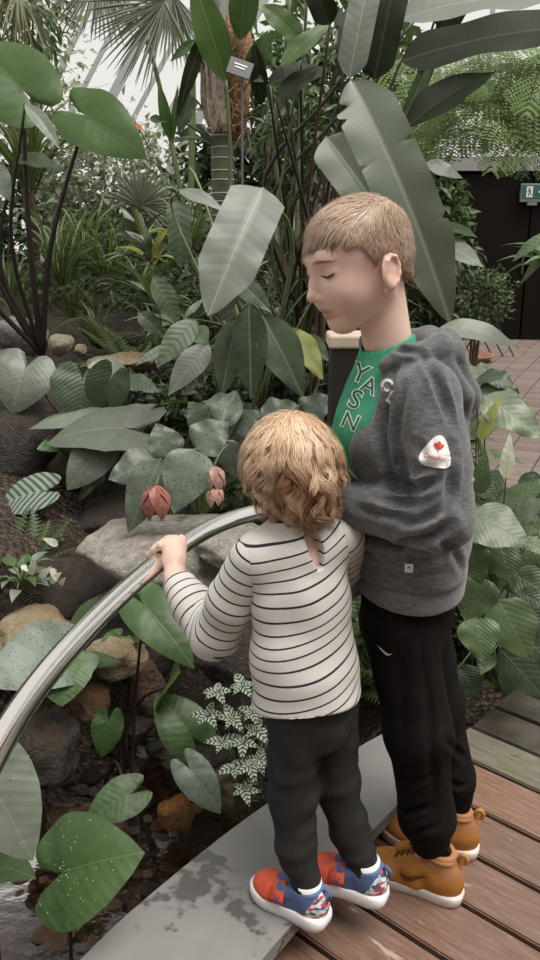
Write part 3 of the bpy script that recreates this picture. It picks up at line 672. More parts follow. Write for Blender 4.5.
def bud(fx, fy, top, Y, hpx, mats, seedx):
    T = at(fx, fy-hpx*.5, Y); fl = MB(); R1 = at(top[0], top[1], Y+.08)
    st = stem(p, [R1, (R1+T)/2+Vector((0, 0, .012)), T], (.003, .0025), M_STALK, 'flower_stalk')
    hm = hpx*Y/FPX; rg = random.Random(seedx)
    for ringi, (n, rr, mm, ln) in enumerate(((6, .30, mats[0], 1.0), (5, .20, mats[1], .8), (4, .1, mats[0], .62))):
        for k in range(n):
            a = 2*math.pi*k/n+ringi*.5; out = Vector((math.cos(a), math.sin(a), 0))
            me = leaf_mesh('ovate', .62, bend=.22, fold=-.2, nt=9, nu=4, seed=k+seedx); me.materials.append(mm)
            put(me, p, T+out*hm*.03, Vector((out.x*rr, out.y*rr, -1)), out, hm*ln*rg.uniform(.9, 1.05), 'petal')
bud(156, 505, (165, 470), 2.62, 40, (M_PINK, M_PINK), 1); bud(214, 480, (228, 445), 2.66, 28, (M_PALEPINK, M_PALEPINK), 2); bud(215, 498, (219, 480), 2.64, 24, (M_PALEPINK, M_PINK), 3)
# ------------------------------------------------------------------ umbrella plant with compound leaves
p, R = plant('umbrella_plant', (250, 420), 3.45, 'umbrella plant with dark drooping leaflets behind the toddler')
def g(b, t, w, Y, mat=M_SCHEF, nf=.75, dY=-.12, kind='lance', hub=(249, 302), **kw):
    return hleaf(p, b, t, w, Y, Y+dY, mat, kind, nf, root=at(hub[0], hub[1], Y+.03), sr=.0025, stalk=Vector((0, 0, .006)), nt=18, nu=8, corr=.004, cn=7, **kw)
H1 = at(249, 302, 3.3); stem(p, [R, R.lerp(H1, .5)+Vector((.05, 0, 0)), H1], (.010, .006), M_STALK)
g((249, 304), (251, 400), 36, 3.22, fold=.25)
g((237, 317), (221, 398), 33, 3.24, fold=.25)
g((262, 314), (304, 399), 42, 3.22, fold=.2)
g((236, 280), (272, 313), 22, 3.4, M_SCHEF, .7, hub=(249, 302))
g((209, 344), (168, 396), 28, 3.28, M_BIGG, .6, hub=(235, 320))
g((290, 328), (323, 380), 26, 3.3, M_YGREEN, .6, hub=(262, 312), wave=.06)
g((300, 335), (330, 362), 20, 3.34, M_MGREEN, .6, hub=(262, 312))
g((196, 319), (157, 368), 27, 3.4, M_CORR, .6, hub=(235, 330))
g((172, 345), (135, 366), 10, 3.45, M_CORR, .6, hub=(196, 335))
g((193, 327), (208, 347), 22, 3.42, M_CORR, .8, hub=(200, 345))
g((153, 276), (180, 325), 23, 3.5, M_CORR, .75, hub=(165, 345), dY=.0)
g((138, 312), (166, 339), 18, 3.5, M_SCHEF, .75, hub=(175, 350), dY=.0)
# ------------------------------------------------------------------ large single grey leaf
p, R = plant('giant_leaf_plant', (262, 400), 3.5, 'plant with one huge grey green leaf hanging before the palm trunk')
hleaf(p, (263, 188), (208, 316), 58, 3.2, 2.9, M_BIGG, 'strap', .75, root=R, stalk=Vector((.12, .1, .2)), sr=.009, nt=26, nu=10, wave=.02, wn=9, corr=.004, cn=12, fold=.25)
hleaf(p, (228, 285), (222, 322), 26, 3.05, 3.0, M_BIGG, 'ovate', .8, root=R, sr=.005, fold=.4)
hleaf(p, (178, 200), (181, 268), 24, 4.0, 3.95, M_CORR, 'strap', .8, root=R, stalk=Vector((-.1, .2, .5)), sr=.006, nt=20, corr=.004, cn=14)
hleaf(p, (179, 190), (224, 211), 13, 3.7, 3.6, M_BIGG, 'lance', .5, root=R, stalk=Vector((-.2, .2, .3)), sr=.005)
# ------------------------------------------------------------------ bird of paradise clump with paddle leaves
p, R = plant('paddle_leaf_plant', (312, 372), 3.9, 'tall paddle leaved plant with huge torn grey leaf behind the boy')
def g(b, t, w, Y, mat=M_BAN, nf=.75, dY=0., kind='strap', stalk=Vector((0, .05, .1)), sr=.009, **kw):
    return hleaf(p, b, t, w, Y, Y+dY, mat, kind, nf, root=R+Vector((random.uniform(-.12, .12), random.uniform(-.08, .08), 0)), stalk=stalk, sr=sr*.75, nt=kw.pop('nt', 28), nu=kw.pop('nu', 10), smat=random.choice((M_STALK, M_DSTALK, M_BSTALK)), **kw)
g((351, 80), (450, 322), 58, 2.55, M_BAN, .8, -.1, wave=.02, wn=9, fold=.22, bend=.10, side=.1, nt=110, nu=14, tears=((.09, 1, .5, .02), (.14, 1, .35, .014), (.30, -1, .42, .012), (.33, 1, .30, .010), (.52, 1, .18, .008), (.62, -1, .25, .010), (.78, 1, .3, .012)))
g((326, 137), (392, 232), 48, 2.75, M_BAN, .7, -.1, fold=.25)
g((349, 78), (374, -45), 30, 2.75, M_BIGG, .85, .1)
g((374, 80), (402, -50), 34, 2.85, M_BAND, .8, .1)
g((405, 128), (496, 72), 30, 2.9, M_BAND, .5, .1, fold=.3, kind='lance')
g((400, 62), (610, 26), 34, 2.7, M_BAND, .45, -.1, bend=.05)  # dark material carries the shaded underside of this leaf as colour
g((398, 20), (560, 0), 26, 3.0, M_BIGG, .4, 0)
g((281, 66), (333, 22), 17, 3.3, M_BANG, .55, .1, kind='lance')
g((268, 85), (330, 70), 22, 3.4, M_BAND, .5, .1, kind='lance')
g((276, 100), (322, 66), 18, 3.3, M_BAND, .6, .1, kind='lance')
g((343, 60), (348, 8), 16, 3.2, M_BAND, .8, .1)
g((424, 164), (463, 179), 14, 3.2, M_BIGG, .5, 0, kind='lance')
g((432, 60), (400, 130), 14, 3.3, M_MGREEN, .6, 0, kind='lance')
g((300, 40), (262, 5), 20, 3.4, M_BANG, .6, 0)
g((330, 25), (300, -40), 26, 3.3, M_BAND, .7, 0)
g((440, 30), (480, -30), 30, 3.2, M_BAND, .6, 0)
for bx, by, tx, ty, r, m in ((262, 200, 402, -5, .011, M_DSTALK), (268, 215, 415, 20, .009, M_DSTALK), (297, 200, 307, -10, .012, M_STALK), (276, 170, 290, 0, .010, M_STALK), (285, 240, 345, 90, .009, M_DSTALK), (300, 250, 352, 85, .010, M_DSTALK), (310, 260, 372, 80, .009, M_DSTALK), (292, 230, 330, 137, .008, M_DSTALK), (280, 330, 316, 170, .008, M_BSTALK), (268, 300, 330, 180, .007, M_BSTALK), (290, 350, 318, 200, .008, M_BSTALK), (305, 345, 340, 190, .008, M_STALK), (262, 350, 300, 150, .008, M_STALK), (255, 280, 276, 100, .008, M_BSTALK), (310, 400, 330, 180, .009, M_BSTALK), (322, 380, 326, 240, .008, M_BSTALK), (420, 100, 445, 0, .012, M_DSTALK), (402, 130, 438, 10, .008, M_DSTALK), (272, 260, 300, 60, .007, M_STALK), (284, 290, 270, 80, .008, M_STALK)):
    Yd = random.uniform(3.5, 4.1); A = at(bx, by, Yd); B = at(tx, ty, Yd-.1); A0 = R+Vector((random.uniform(-.2, .1), random.uniform(0, .2), 0))
    stem(p, [A0, A, A.lerp(B, .5)+Vector((0, 0, .02)), B], (r*.95, r*.6), m, n=16)
# ------------------------------------------------------------------ peace lily bed
p, R = plant('peace_lily', (500, 700), 2.42, 'leafy peace lily with one white spathe beside the boy')
R.z = -.03; p.location = R
def g(b, t, w, Y, mat=M_LILY, nf=.75, dY=-.06, kind='ovate', **kw):
    return hleaf(p, b, t, w*(1.22 if w > 18 else 1.1), Y, Y+dY, mat, kind, nf, root=R+Vector((random.uniform(-.1, .1), random.uniform(-.03, .12), 0)), sr=.003, nt=18, nu=8, corr=.007, cn=8, ck=.9, edge=.14, stalk=Vector((0, .04, .06)), **kw)
g((474, 412), (456, 364), 26, 2.6, M_LILYG, .6, .1, wave=.12); g((468, 380), (486, 364), 18, 2.7, M_LILYG, .5, .1, wave=.12)
g((477, 378), (519, 394), 18, 2.6, M_LILYD, .4, -.1, bend=.2, wave=.08); g((477, 392), (515, 404), 24, 2.55, M_LILYG, .5, -.05, bend=.15, wave=.1)
g((484, 396), (545, 441), 32, 2.5, M_LILYG, .6, -.12, wave=.08); g((462, 420), (480, 440), 22, 2.6, M_LILYG, .7, wave=.08)
g((480, 440), (501, 395), 13, 2.45, M_YGREEN, .8, 0., fold=.5); g((478, 494), (486, 450), 18, 2.42, M_LILY, .85, 0.)
g((470, 517), (530, 547), 40, 2.2, M_LILYG, .5, -.08, bend=.1); g((500, 512), (550, 478), 22, 2.4, M_LILY, .5, .0); g((515, 520), (548, 500), 20, 2.35, M_LILYG, .5)
g((524, 540), (560, 560), 14, 2.2, M_LILY, .5)
g((467, 545), (482, 584), 33, 2.22, wave=.06); g((500, 545), (512, 587), 30, 2.22); g((514, 574), (556, 600), 30, 2.22); g((510, 588), (548, 607), 20, 2.2, M_LILYD)
g((480, 576), (467, 624), 40, 2.25); g((499, 600), (530, 661), 44, 2.15); g((476, 617), (483, 662), 36, 2.12); g((490, 654), (480, 675), 18, 2.15); g((500, 648), (548, 703), 32, 2.2, M_LILYD)
g((458, 668), (482, 700), 26, 2.25, M_LILYD); g((520, 520), (545, 535), 22, 2.4); g((478, 478), (500, 505), 20, 2.5); g((495, 500), (515, 525), 22, 2.45); g((525, 610), (560, 640), 30, 2.3, M_LILYD); g((455, 560), (448, 600), 26, 2.4, M_LILY); g((470, 500), (462, 530), 24, 2.45, M_LILY)
g((498, 470), (478, 520), 22, 2.5, M_LILY); g((530, 640), (560, 680), 26, 2.35, M_LILYD); g((515, 660), (505, 700), 24, 2.4, M_LILYD); g((440, 640), (450, 690), 22, 2.5, M_LILYD)
rl = random.Random(11)
for k in range(46):
    bx, by = rl.uniform(452, 545), rl.uniform(470, 670); a = rl.uniform(.2, 2.9); ln = rl.uniform(34, 52)
    g((bx, by), (bx+ln*math.cos(a), by+ln*math.sin(a)), rl.uniform(20, 30), rl.uniform(2.45, 2.75), rl.choice((M_LILY, M_LILYD, M_LILYD, M_LILYG)), rl.uniform(.5, .8))
o = g((506, 478), (510, 433), 14, 2.3, M_SPATHE, .85, 0., kind='ovate', fold=.3); o.name = 'spathe'
# ------------------------------------------------------------------ taros in the stream
p, R = plant('stream_taro', (118, 745), 2.3, 'green taro with dark stalks rooted in the stream'); R.z = -.33; p.location = R
def g(b, t, w, Y, mat=M_TARO, nf=.7, dY=-.08, kind='heart', **kw):
    return hleaf(p, b, t, w, Y, Y+dY, mat, kind, nf, root=R+Vector((random.uniform(-.05, .05), random.uniform(-.05, .05), 0)), sr=.0045, smat=M_DSTALK, nt=16, nu=8, corr=.006, cn=6, stalk=Vector((0, .03, .08)), **kw)
g((145, 606), (194, 668), 52, 2.2, M_TARO, .75, -.12); g((118, 640), (97, 662), 26, 2.35, M_TARO2, .7); g((108, 723), (102, 758), 32, 2.15, M_TARO2, .8, -.03, wave=.04)
g((128, 795), (84, 823), 42, 1.9, M_TARO, .6, -.05); g((190, 734), (155, 692), 52, 2.05, M_TARO, .7, .08, edge=.1); g((168, 686), (178, 672), 18, 2.15, M_TARO2, .6)
o = g((192, 772), (221, 814), 38, 1.88, M_GREYS, .75, -.05)
g((132, 640), (150, 632), 16, 2.4, M_TARO2, .6)
p, R = plant('broad_grey_taro', (112, 742), 2.42, 'broad grey green taro leaves lying behind the handrail'); R.z = -.3; p.location = R
g((60, 652), (-14, 684), 74, 2.2, M_GREYS, .55, -.15, wave=.03); g((63, 664), (120, 660), 24, 2.3, M_TARO, .5); g((62, 668), (62, 706), 62, 2.15, M_TARO, .55); g((70, 640), (118, 588), 26, 2.5, M_TARO, .5, .1, kind='lance')
p, R = plant('big_leaf_taro', (40, 985), 1.28, 'big ribbed green taro leaf with water drops beside the kerb'); R.z = -.33; p.location = R
g((64, 872), (142, 852), 108, 1.30, M_TARO, .75, -.02, wave=.02, edge=.08); 
p, R = plant('pale_leaf_taro', (-40, 985), 1.15, 'pale grey green taro leaf at the near end of the handrail'); R.z = -.33; p.location = R
g((-14, 775), (34, 862), 86, 1.12, M_GREYT, .8, -.04); g((-10, 868), (34, 876), 40, 1.25, M_TARO, .4)
# water drops on the three nearest leaves
M_DROP, nt_, b_ = nmat('water_drop'); b_.inputs['Base Color'].default_value = (.30, .34, .28, 1); b_.inputs['Specular IOR Level'].default_value = 1.0; b_.inputs['Roughness'].default_value = .04; b_.inputs['IOR'].default_value = 1.33
# ================================================================== filler vegetation
def qrot(v, axis, a): return Quaternion(axis, a) @ v
def clump(name, label, R, n, mats, Lr, ratio, elev=(35, 80), kind='blade', bend=.12, tipdrop=.35, cat='plant', group=None, seed=0, spread=.04, fold=.3, az=None, parts='leaf', stalkl=0., nt=10, nu=2, wave=0.):
    rg = random.Random(seed); p = empty(name, R, label, cat, group); R = Vector(R)
    ms = []
    for k in range(5):
        for m in mats:
            me = leaf_mesh(kind, ratio*rg.uniform(.85, 1.2), bend=bend*rg.uniform(.5, 1.4), fold=fold, tipdrop=tipdrop*rg.uniform(.4, 1.5), nt=nt, nu=nu, seed=seed+k, wave=wave); me.materials.append(m); ms.append(me)
    for i in range(n):
        a = rg.uniform(0, 6.283) if az is None else math.radians(rg.uniform(*az)); e = math.radians(rg.uniform(*elev))
        d = Vector((math.cos(a)*math.cos(e), math.sin(a)*math.cos(e), math.sin(e))); b = R+Vector((math.cos(a), math.sin(a), 0))*rg.uniform(0, spread)
        if stalkl:
            b2 = b+d*stalkl*rg.uniform(.5, 1.2); MB().tube([b, b.lerp(b2, .5)+Vector((0, 0, .02)), b2], .004, 5).build('stalk', M_STALK, p, smooth=True); b = b2
            d = Vector((d.x, d.y, d.z*.3-.15)).normalized()
        nrm = Vector((-d.x*d.z, -d.y*d.z, 1-d.z*d.z)); nrm = nrm+Vector((rg.uniform(-.3, .3), rg.uniform(-.3, .3), .2))
        put(rg.choice(ms), p, b, d, nrm, rg.uniform(*Lr), parts)
    return p
def foliage(plant, C, rad, n, Ln, ratio, mat, seed=0, shell=.55, droop=.2, name='foliage'):
    """many small leaves filling a crown, one joined part"""
    rg = np.random.default_rng(seed)
    u = rg.normal(size=(n, 3)); u /= np.linalg.norm(u, axis=1)[:, None]
    r = (shell+(1-shell)*rg.random(n)**.7)[:, None]; lump = 1+.22*np.sin(u@np.array([5., 3, 4])+seed)+.15*np.sin(u@np.array([-7., 8, 5]))
    P = u*r*np.array(rad)*lump[:, None]+np.array(C)
    d = u*.7+rg.normal(size=(n, 3))*.7+np.array([0, 0, -droop]); d /= np.linalg.norm(d, axis=1)[:, None]
    nr = rg.normal(size=(n, 3))*.6+np.array([0, -.4, 1.]); x = np.cross(d, nr); x /= np.linalg.norm(x, axis=1)[:, None]; z = np.cross(x, d)
    l = (Ln*rg.uniform(.6, 1.3, n))[:, None]; w = l*ratio*.5
    T = np.array([(0, 0, 0), (-1, .45, .12), (0, .4, 0), (1, .45, .12), (0, 1, -.12)]); V = []
    for a, b, c in T: V.append(P+x*w*a+d*l*b+z*l*c)
    V = np.stack(V, 1).reshape(-1, 3); o = np.arange(n)[:, None]*5
    F = np.concatenate([o+np.array([0, 2, 1]), o+np.array([0, 3, 2]), o+np.array([1, 2, 4]), o+np.array([2, 3, 4])])
    uv = np.tile(np.array([(0, 0), (-.5*ratio, .45), (0, .4), (.5*ratio, .45), (0, 1)]), (n, 1))
    me = mesh(name, V, F, True, uv); ob = link(name, me, plant, mat); return tag(ob, kind='stuff')
def px_size(Y, px): return px*(Y*.97)/FPX
def shrub_px(name, label, px, py, Y, wpx, hpx, n, Lpx, ratio, mat, seed=0, cat='shrub', droop=.2, dz=None, shell=.5, trunk=True, group=None):
    C = at(px, py, Y); w, h = px_size(Y, wpx)/2, px_size(Y, hpx)/2; base = Vector((C.x, C.y, min(gz(C.x, C.y), C.z-h*.9)))
    p = empty(name, base, label, cat, group)
    foliage(p, C, (w, dz or w*.7, h), n, px_size(Y, Lpx), ratio, mat, seed, shell, droop)
    if trunk:
        for k in range(3): stem(p, [base+Vector((.03*k-.03, 0, -.05)), base.lerp(C, .5)+Vector((.12*w*(k-1), 0, 0)), C+Vector((w*.4*(k-1), 0, h*.3))], (.02, .008), M_BSTALK, 'stem')
    return p
# ---- far hedge and trees in front of the glazing
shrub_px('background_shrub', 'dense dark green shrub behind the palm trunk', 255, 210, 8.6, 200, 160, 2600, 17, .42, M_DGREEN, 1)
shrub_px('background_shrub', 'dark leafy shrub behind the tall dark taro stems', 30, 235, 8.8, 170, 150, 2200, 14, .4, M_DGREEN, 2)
shrub_px('background_shrub', 'pale dappled small leaved shrub behind the right elephant ear leaf', 105, 190, 7.6, 150, 130, 2600, 9, .55, M_PALEG, 3)
shrub_px('background_shrub', 'mid green shrub under the pale dappled shrub', 140, 240, 7.2, 170, 80, 1900, 11, .4, M_MGREEN, 4)
shrub_px('background_shrub', 'dark shrub between the paddle leaf stems and the doorway', 345, 220, 8.2, 180, 240, 2800, 17, .42, M_DGREEN, 5)
shrub_px('background_shrub', 'mid green leafy shrub above the paddle leaf stems', 330, 90, 8.8, 190, 150, 1700, 18, .42, M_MGREEN, 6)
shrub_px('background_tree', 'small leaved tree with pale leaves against the glazing', 20, 75, 8.4, 130, 150, 800, 9, .6, M_PALEG, 7, 'tree')
shrub_px('background_tree', 'green tree crown at the top by the hanging moss', 15, 20, 7.4, 90, 100, 700, 13, .3, M_MGREEN, 8, 'tree', droop=1.2)
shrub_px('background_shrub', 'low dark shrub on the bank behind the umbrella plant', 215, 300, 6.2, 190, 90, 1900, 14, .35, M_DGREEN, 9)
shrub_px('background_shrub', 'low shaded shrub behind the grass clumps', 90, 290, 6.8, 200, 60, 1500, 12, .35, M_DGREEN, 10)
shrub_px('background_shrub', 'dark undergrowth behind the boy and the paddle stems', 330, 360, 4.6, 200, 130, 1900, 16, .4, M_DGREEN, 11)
shrub_px('background_shrub', 'leafy shrub beside the doorway with palm shaped leaf tufts', 438, 230, 7.6, 66, 110, 700, 15, .38, M_MGREEN, 12)
shrub_px('round_bush', 'small round fine leaved bush before the black doorway', 478, 296, 8.0, 66, 58, 1700, 5.5, .5, M_MGREEN, 13)
shrub_px('background_shrub', 'dim leafy shrub left of the round bush', 428, 305, 7.2, 50, 80, 700, 13, .4, M_DGREEN, 14)
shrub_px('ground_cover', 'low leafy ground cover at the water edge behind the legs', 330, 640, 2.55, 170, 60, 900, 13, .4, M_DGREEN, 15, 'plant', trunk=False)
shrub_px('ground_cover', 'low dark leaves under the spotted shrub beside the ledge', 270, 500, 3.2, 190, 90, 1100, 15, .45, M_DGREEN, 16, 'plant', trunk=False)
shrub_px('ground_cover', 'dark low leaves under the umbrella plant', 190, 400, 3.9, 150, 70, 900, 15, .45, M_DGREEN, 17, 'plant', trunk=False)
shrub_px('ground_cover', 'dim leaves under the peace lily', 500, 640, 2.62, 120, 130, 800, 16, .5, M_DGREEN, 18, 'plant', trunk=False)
shrub_px('background_shrub', 'bright green shrub seen between the paddle stalks', 300, 150, 6.5, 70, 110, 500, 16, .35, M_MGREEN, 19)
# ---- grass and strap clumps on the bank
def at_g(px, py, Y):
    P = at(px, py, Y); return Vector((P.x, P.y, P.z))
for i, (px, py, Y, n, L0, L1, lab) in enumerate((
    (62, 285, 5.4, 60, .35, .6, 'bright strap grass clump beside the tall dark stems'),
    (108, 282, 5.5, 60, .3, .55, 'arching strap grass clump above the dark bank rock'),
    (100, 340, 5.0, 22, .25, .42, 'small upright grass tuft above the cream stone'),
    (140, 300, 5.2, 45, .25, .45, 'fine arching grass clump beside the yellow green shrub'),
    (12, 300, 5.6, 50, .3, .5, 'green grass clump by the grey boulder'),
    (30, 190, 6.6, 60, .6, 1.1, 'tall reedy grass behind the elephant ear stems'),
    (88, 255, 6.0, 45, .35, .6, 'pale strap grass clump under the dappled shrub'),
    (160, 345, 4.6, 30, .2, .36, 'low grass tuft beside the mossy slab'),
    (190, 250, 5.6, 40, .35, .6, 'shaded strap clump below the palm trunk'),
    (290, 300, 4.4, 40, .4, .8, 'dry brown strap clump around the paddle stems'),
    (330, 330, 4.0, 36, .4, .7, 'dark strap clump behind the boy\'s face'), (150, 318, 5.3, 40, .3, .5, 'green strap clump beside the fern on the bank'), (20, 322, 5.3, 30, .2, .4, 'low grass tuft behind the grey boulder'), (75, 318, 5.4, 40, .25, .45, 'drooping grass tuft over the dark bank rock'))):
    mt = [M_GRASS] if i not in (9, 10) else [M_DGREEN, leaf_mat('dry_blade%d' % i, (.20, .14, .08), None, 1, 0, .02, .01)]
    clump('grass_clump', lab, at_g(px, py, Y), n, mt, (L0, L1), .055, (30, 85), 'blade', .1, .5, seed=i+3, spread=.06)
# ---- yellow-green variegated shrub
for i, (px, py, Y, n) in enumerate(((150, 262, 4.6, 16), (140, 240, 5.0, 10))):
    clump('yellow_green_shrub', ('dracaena with pale yellow green leaf rosette on the bank', 'second dracaena rosette with pale leaves behind the first')[i], at(px, py, Y), n, [M_YGREEN, M_CORR, M_BIGG], (.16, .26), .28, (5, 80), 'lance', .1, .2, seed=40+i, nt=10, nu=4)
clump('strap_leaf_plant', 'green lance leaved plant beside the dracaena rosette', at(160, 320, 4.2), 14, [M_CORR, M_MGREEN], (.22, .36), .2, (20, 75), 'lance', .1, .3, seed=51, nt=12, nu=4)
clump('strap_leaf_plant', 'grey green lance leaved plant below the dracaena', at(185, 335, 4.0), 12, [M_BIGG, M_CORR], (.2, .3), .24, (10, 70), 'lance', .1, .3, seed=52, nt=12, nu=4)
clump('broad_leaf_plant', 'broad dark leaves between the round ribbed leaf and ledge', at(140, 455, 3.7), 10, [M_DGREEN, M_TARO], (.12, .2), .6, (10, 70), 'ovate', .1, .1, seed=53, stalkl=.12, nt=10, nu=4)
clump('broad_leaf_plant', 'dark broad leaves under the umbrella leaflets', at(215, 440, 3.6), 14, [M_DGREEN, M_MGREEN], (.12, .2), .5, (10, 70), 'ovate', .1, .1, seed=54, stalkl=.14, nt=10, nu=4)
clump('broad_leaf_plant', 'dark broad leaves behind the toddler and the boy', at(300, 470, 3.3), 18, [M_DGREEN, M_MGREEN, M_GREYS], (.12, .2), .55, (10, 75), 'ovate', .1, .1, seed=55, stalkl=.16, nt=10, nu=4)
clump('broad_leaf_plant', 'mid green leaves behind the boy\'s back by the path', at(430, 470, 3.1), 14, [M_LILYG, M_LILY], (.13, .2), .5, (10, 75), 'ovate', .1, .1, seed=56, stalkl=.16, nt=10, nu=4)
# ---- white-leaved seedling on the left
p = clump('white_leaf_seedling', 'seedling with small white and green leaves by the dark boulder', at(22, 585, 2.75), 26, [M_GREYT, M_TARO], (.05, .09), .55, (10, 80), 'ovate', .1, .1, seed=57, stalkl=.07, nt=8, nu=4)
for b, t, w in (((58, 545), (42, 538), 8), ((30, 575), (36, 560), 7), ((40, 578), (52, 566), 8), ((50, 582), (62, 572), 9), ((52, 568), (56, 582), 7), ((22, 565), (28, 572), 6), ((36, 570), (30, 560), 6), ((60, 585), (66, 577), 6)):
    hleaf(p, b, t, w, 2.72, 2.7, M_WHITEL, 'ovate', .8, root=at(40, 590, 2.75), sr=.0012)
# ---- palm with ringed trunk and fibrous husk
M_TRUNK, nt, b = nmat('ringed_palm_trunk'); co = texco(nt); sp = nt.nodes.new('ShaderNodeSeparateXYZ'); L(nt, co, sp.inputs[0])
nz = noise(nt, 8, 5, co); L(nt, ramp(nt, nz.outputs[0], [(.3, (.045, .05, .028)), (.7, (.15, .15, .10))]), b.inputs['Base Color']); b.inputs['Roughness'].default_value = .6
M_RING = plain('pale_leaf_scar', (.40, .40, .33), .7); M_HUSK = plain('brown_fibre_husk', (.25, .145, .075), .9, .2, 0, 30, .6, 80, .01); M_SHEATH = plain('dry_pale_sheath', (.42, .33, .27), .8, .2, 0, 14, .35, 60, .006)
YT = 4.9; t0 = at(222, 130, YT); b0 = Vector((t0.x, t0.y, at(222, 300, YT).z)); pl = empty('palm', b0, 'palm with ringed green trunk and fibrous brown husk', 'palm'); tr_ = px_size(YT, 22)/2
MB().tube([b0+Vector((0, 0, -.3)), b0, t0, t0+Vector((0, 0, .9))], tr_, 20).build('trunk', M_TRUNK, pl, smooth=True)
for k in range(16):
    zc = t0.z-.03-k*.058-.01*math.sin(k*3)
    MB().tube([(b0.x, b0.y, zc-.004), (b0.x, b0.y, zc+.004)], tr_*1.03, 20).build('leaf_scar', M_RING, pl, smooth=True)
rg = random.Random(5)
hp = at(233, 100, YT-.04); mbh = MB()
MB().tube([at(236, 140, YT-.03), at(236, 100, YT-.03), at(238, 60, YT-.03), at(238, 15, YT-.03)], [.05, .075, .085, .06], 14).build('husk', M_HUSK, pl, smooth=True)
for k in range(90):
    a = at(rg.uniform(226, 248), rg.uniform(20, 135), YT-.11); c = a+Vector((rg.uniform(-.05, .05), -.01, rg.uniform(-.08, .08))); mbh.tube([a, a.lerp(c, .5)+Vector((0, -.01, .01)), c], .0025, 4)
mbh.build('husk_fibres', plain('husk_fibre', (.36, .22, .12), .9), pl)
for k in range(9):
    x0 = 206+k*2.2
    me = leaf_mesh('strap', .16, bend=.05, fold=.3, nt=12, nu=4, seed=k, wave=.05); me.materials.append(M_SHEATH)
    A = at(207+k*1.2, 50+rg.uniform(-12, 8), YT-.07-.01*(k % 3)); B = at(208+k*2.6, 134+rg.uniform(-8, 4), YT-.10-.01*(k % 2)); put(me, pl, A, B-A, Vector((rg.uniform(-.4, .4), -1, .1)), (B-A).length, 'dry_sheath')
for b_, t_, w_, m_ in (((226, 82), (190, -30), 34, M_BANG), ((240, 40), (250, -50), 30, M_TARO2), ((192, 95), (178, 135), 16, M_DGREEN), ((205, 30), (176, 120), 15, M_BAND), ((170, 140), (158, 80), 12, M_TARO2), ((172, 142), (178, 84), 7, M_BANG), ((250, 80), (268, 30), 22, M_TARO), ((246, 72), (264, 82), 12, M_TARO2), ((262, 105), (254, 40), 18, M_BAND), ((195, 40), (170, 62), 10, M_TARO2), ((150, 118), (166, 122), 8, M_TARO)):
    hleaf(pl, b_, t_, w_, YT-.15, YT-.2, m_, 'lance', .8, root=at(222, 150, YT), sr=.006, nt=16, nu=6, fold=.25)
stem(pl, [at(228, 250, YT-.15), at(230, 150, YT-.16), at(226, 80, YT-.16)], (.012, .009), M_STALK, 'stalk')
hleaf(pl, (134, 124), (143, 130), 5, YT-.3, YT-.3, leaf_mat('orange_petal', tint=1.0, col=(.75, .22, .05), vein=None, nv=2), 'lance', .8, root=at(150, 150, YT-.3), sr=.004, name='flower')
# ---- plant label on a stake
sp_ = at(240, 68, 4.55); lb = empty('plant_label', at(242, 260, 4.55), 'small tilted grey plant name label before the palm husk', 'sign')
Rl = Matrix.Rotation(math.radians(18), 3, 'Y') @ Matrix.Rotation(math.radians(-25), 3, 'X')
w1, h1 = px_size(4.55, 23), px_size(4.55, 17)
MB().box(sp_, (w1, .006, h1), Rl).build('plate', plain('label_grey', (.055, .058, .062), .45), lb, bevel=.002)
for k, (ww, zz) in enumerate(((.55, .16), (.42, -.02))):
    MB().box(sp_+Rl @ Vector((0, -.0045, h1*zz)), (w1*ww, .002, h1*.07), Rl).build('text_line', M_WHITE, lb)
MB().tube([at(242, 260, 4.55)+Vector((0, 0, -.2)), sp_+Vector((.01, .012, -.02))], .006, 8).build('stake', plain('stake_metal', (.12, .12, .12), .5), lb)
# ---- fan palm at the top
fp = empty('fan_palm', at(190, 240, 6.3), 'fan palm with pale spiky fronds at the top of the glazing', 'palm')
def fan(c, ang, R_, spread, n, Y, seed):
    rg = random.Random(seed); C = at(c[0], c[1], Y); V = []; F = []; UVs = []
    for k in range(n):
        a = math.radians(ang+spread*(k/(n-1)-.5)); d = Vector((math.cos(a), rg.uniform(-.15, .15)-.25, math.sin(a))); ln = R_*rg.uniform(.85, 1.05); s = d.cross(Vector((0, 1, 0))).normalized(); wd = R_*spread/57.3/n*.62
        i = len(V)
        for t, wf in ((.0, .1), (.55, 1.0), (.8, .6), (1.0, .03)):
            q = C+d*ln*t+Vector((0, 0, -.12*ln*t*t)); V += [q-s*wd*wf*.5, q+Vector((0, -.01, .0)), q+s*wd*wf*.5]; UVs += [(-.02, t), (0, t), (.02, t)]
        for j in range(3):
            b_ = i+j*3; F += [(b_, b_+1, b_+4, b_+3), (b_+1, b_+2, b_+5, b_+4)]
    o = link('frond', mesh('frond', V, F, True, UVs), fp, M_FANP)
    stem(fp, [fp.location, fp.location.lerp(C, .6)+Vector((.1, 0, .2)), C], (.02, .01), M_STALK, 'frond_stalk'); return o
fan((165, 2), 205, px_size(6.3, 74), 105, 34, 6.3, 1); fan((172, -8), 255, px_size(6.3, 60), 120, 30, 6.4, 2); fan((100, -30), 230, px_size(6.5, 60), 150, 30, 6.6, 3); fan((140, 205), 60, px_size(6, 40), 200, 26, 6.0, 4)
# ---- hanging moss basket top left
clump('hanging_epiphyte', 'hanging strap leaved epiphyte at the top beside the pale tree', at(18, 0, 5.2), 60, [M_MGREEN, leaf_mat('dry_hanging', (.24, .19, .10), None, 1, 0, .02, .01)], (.2, .38), .05, (-85, -20), 'blade', .05, .0, seed=71, spread=.1)
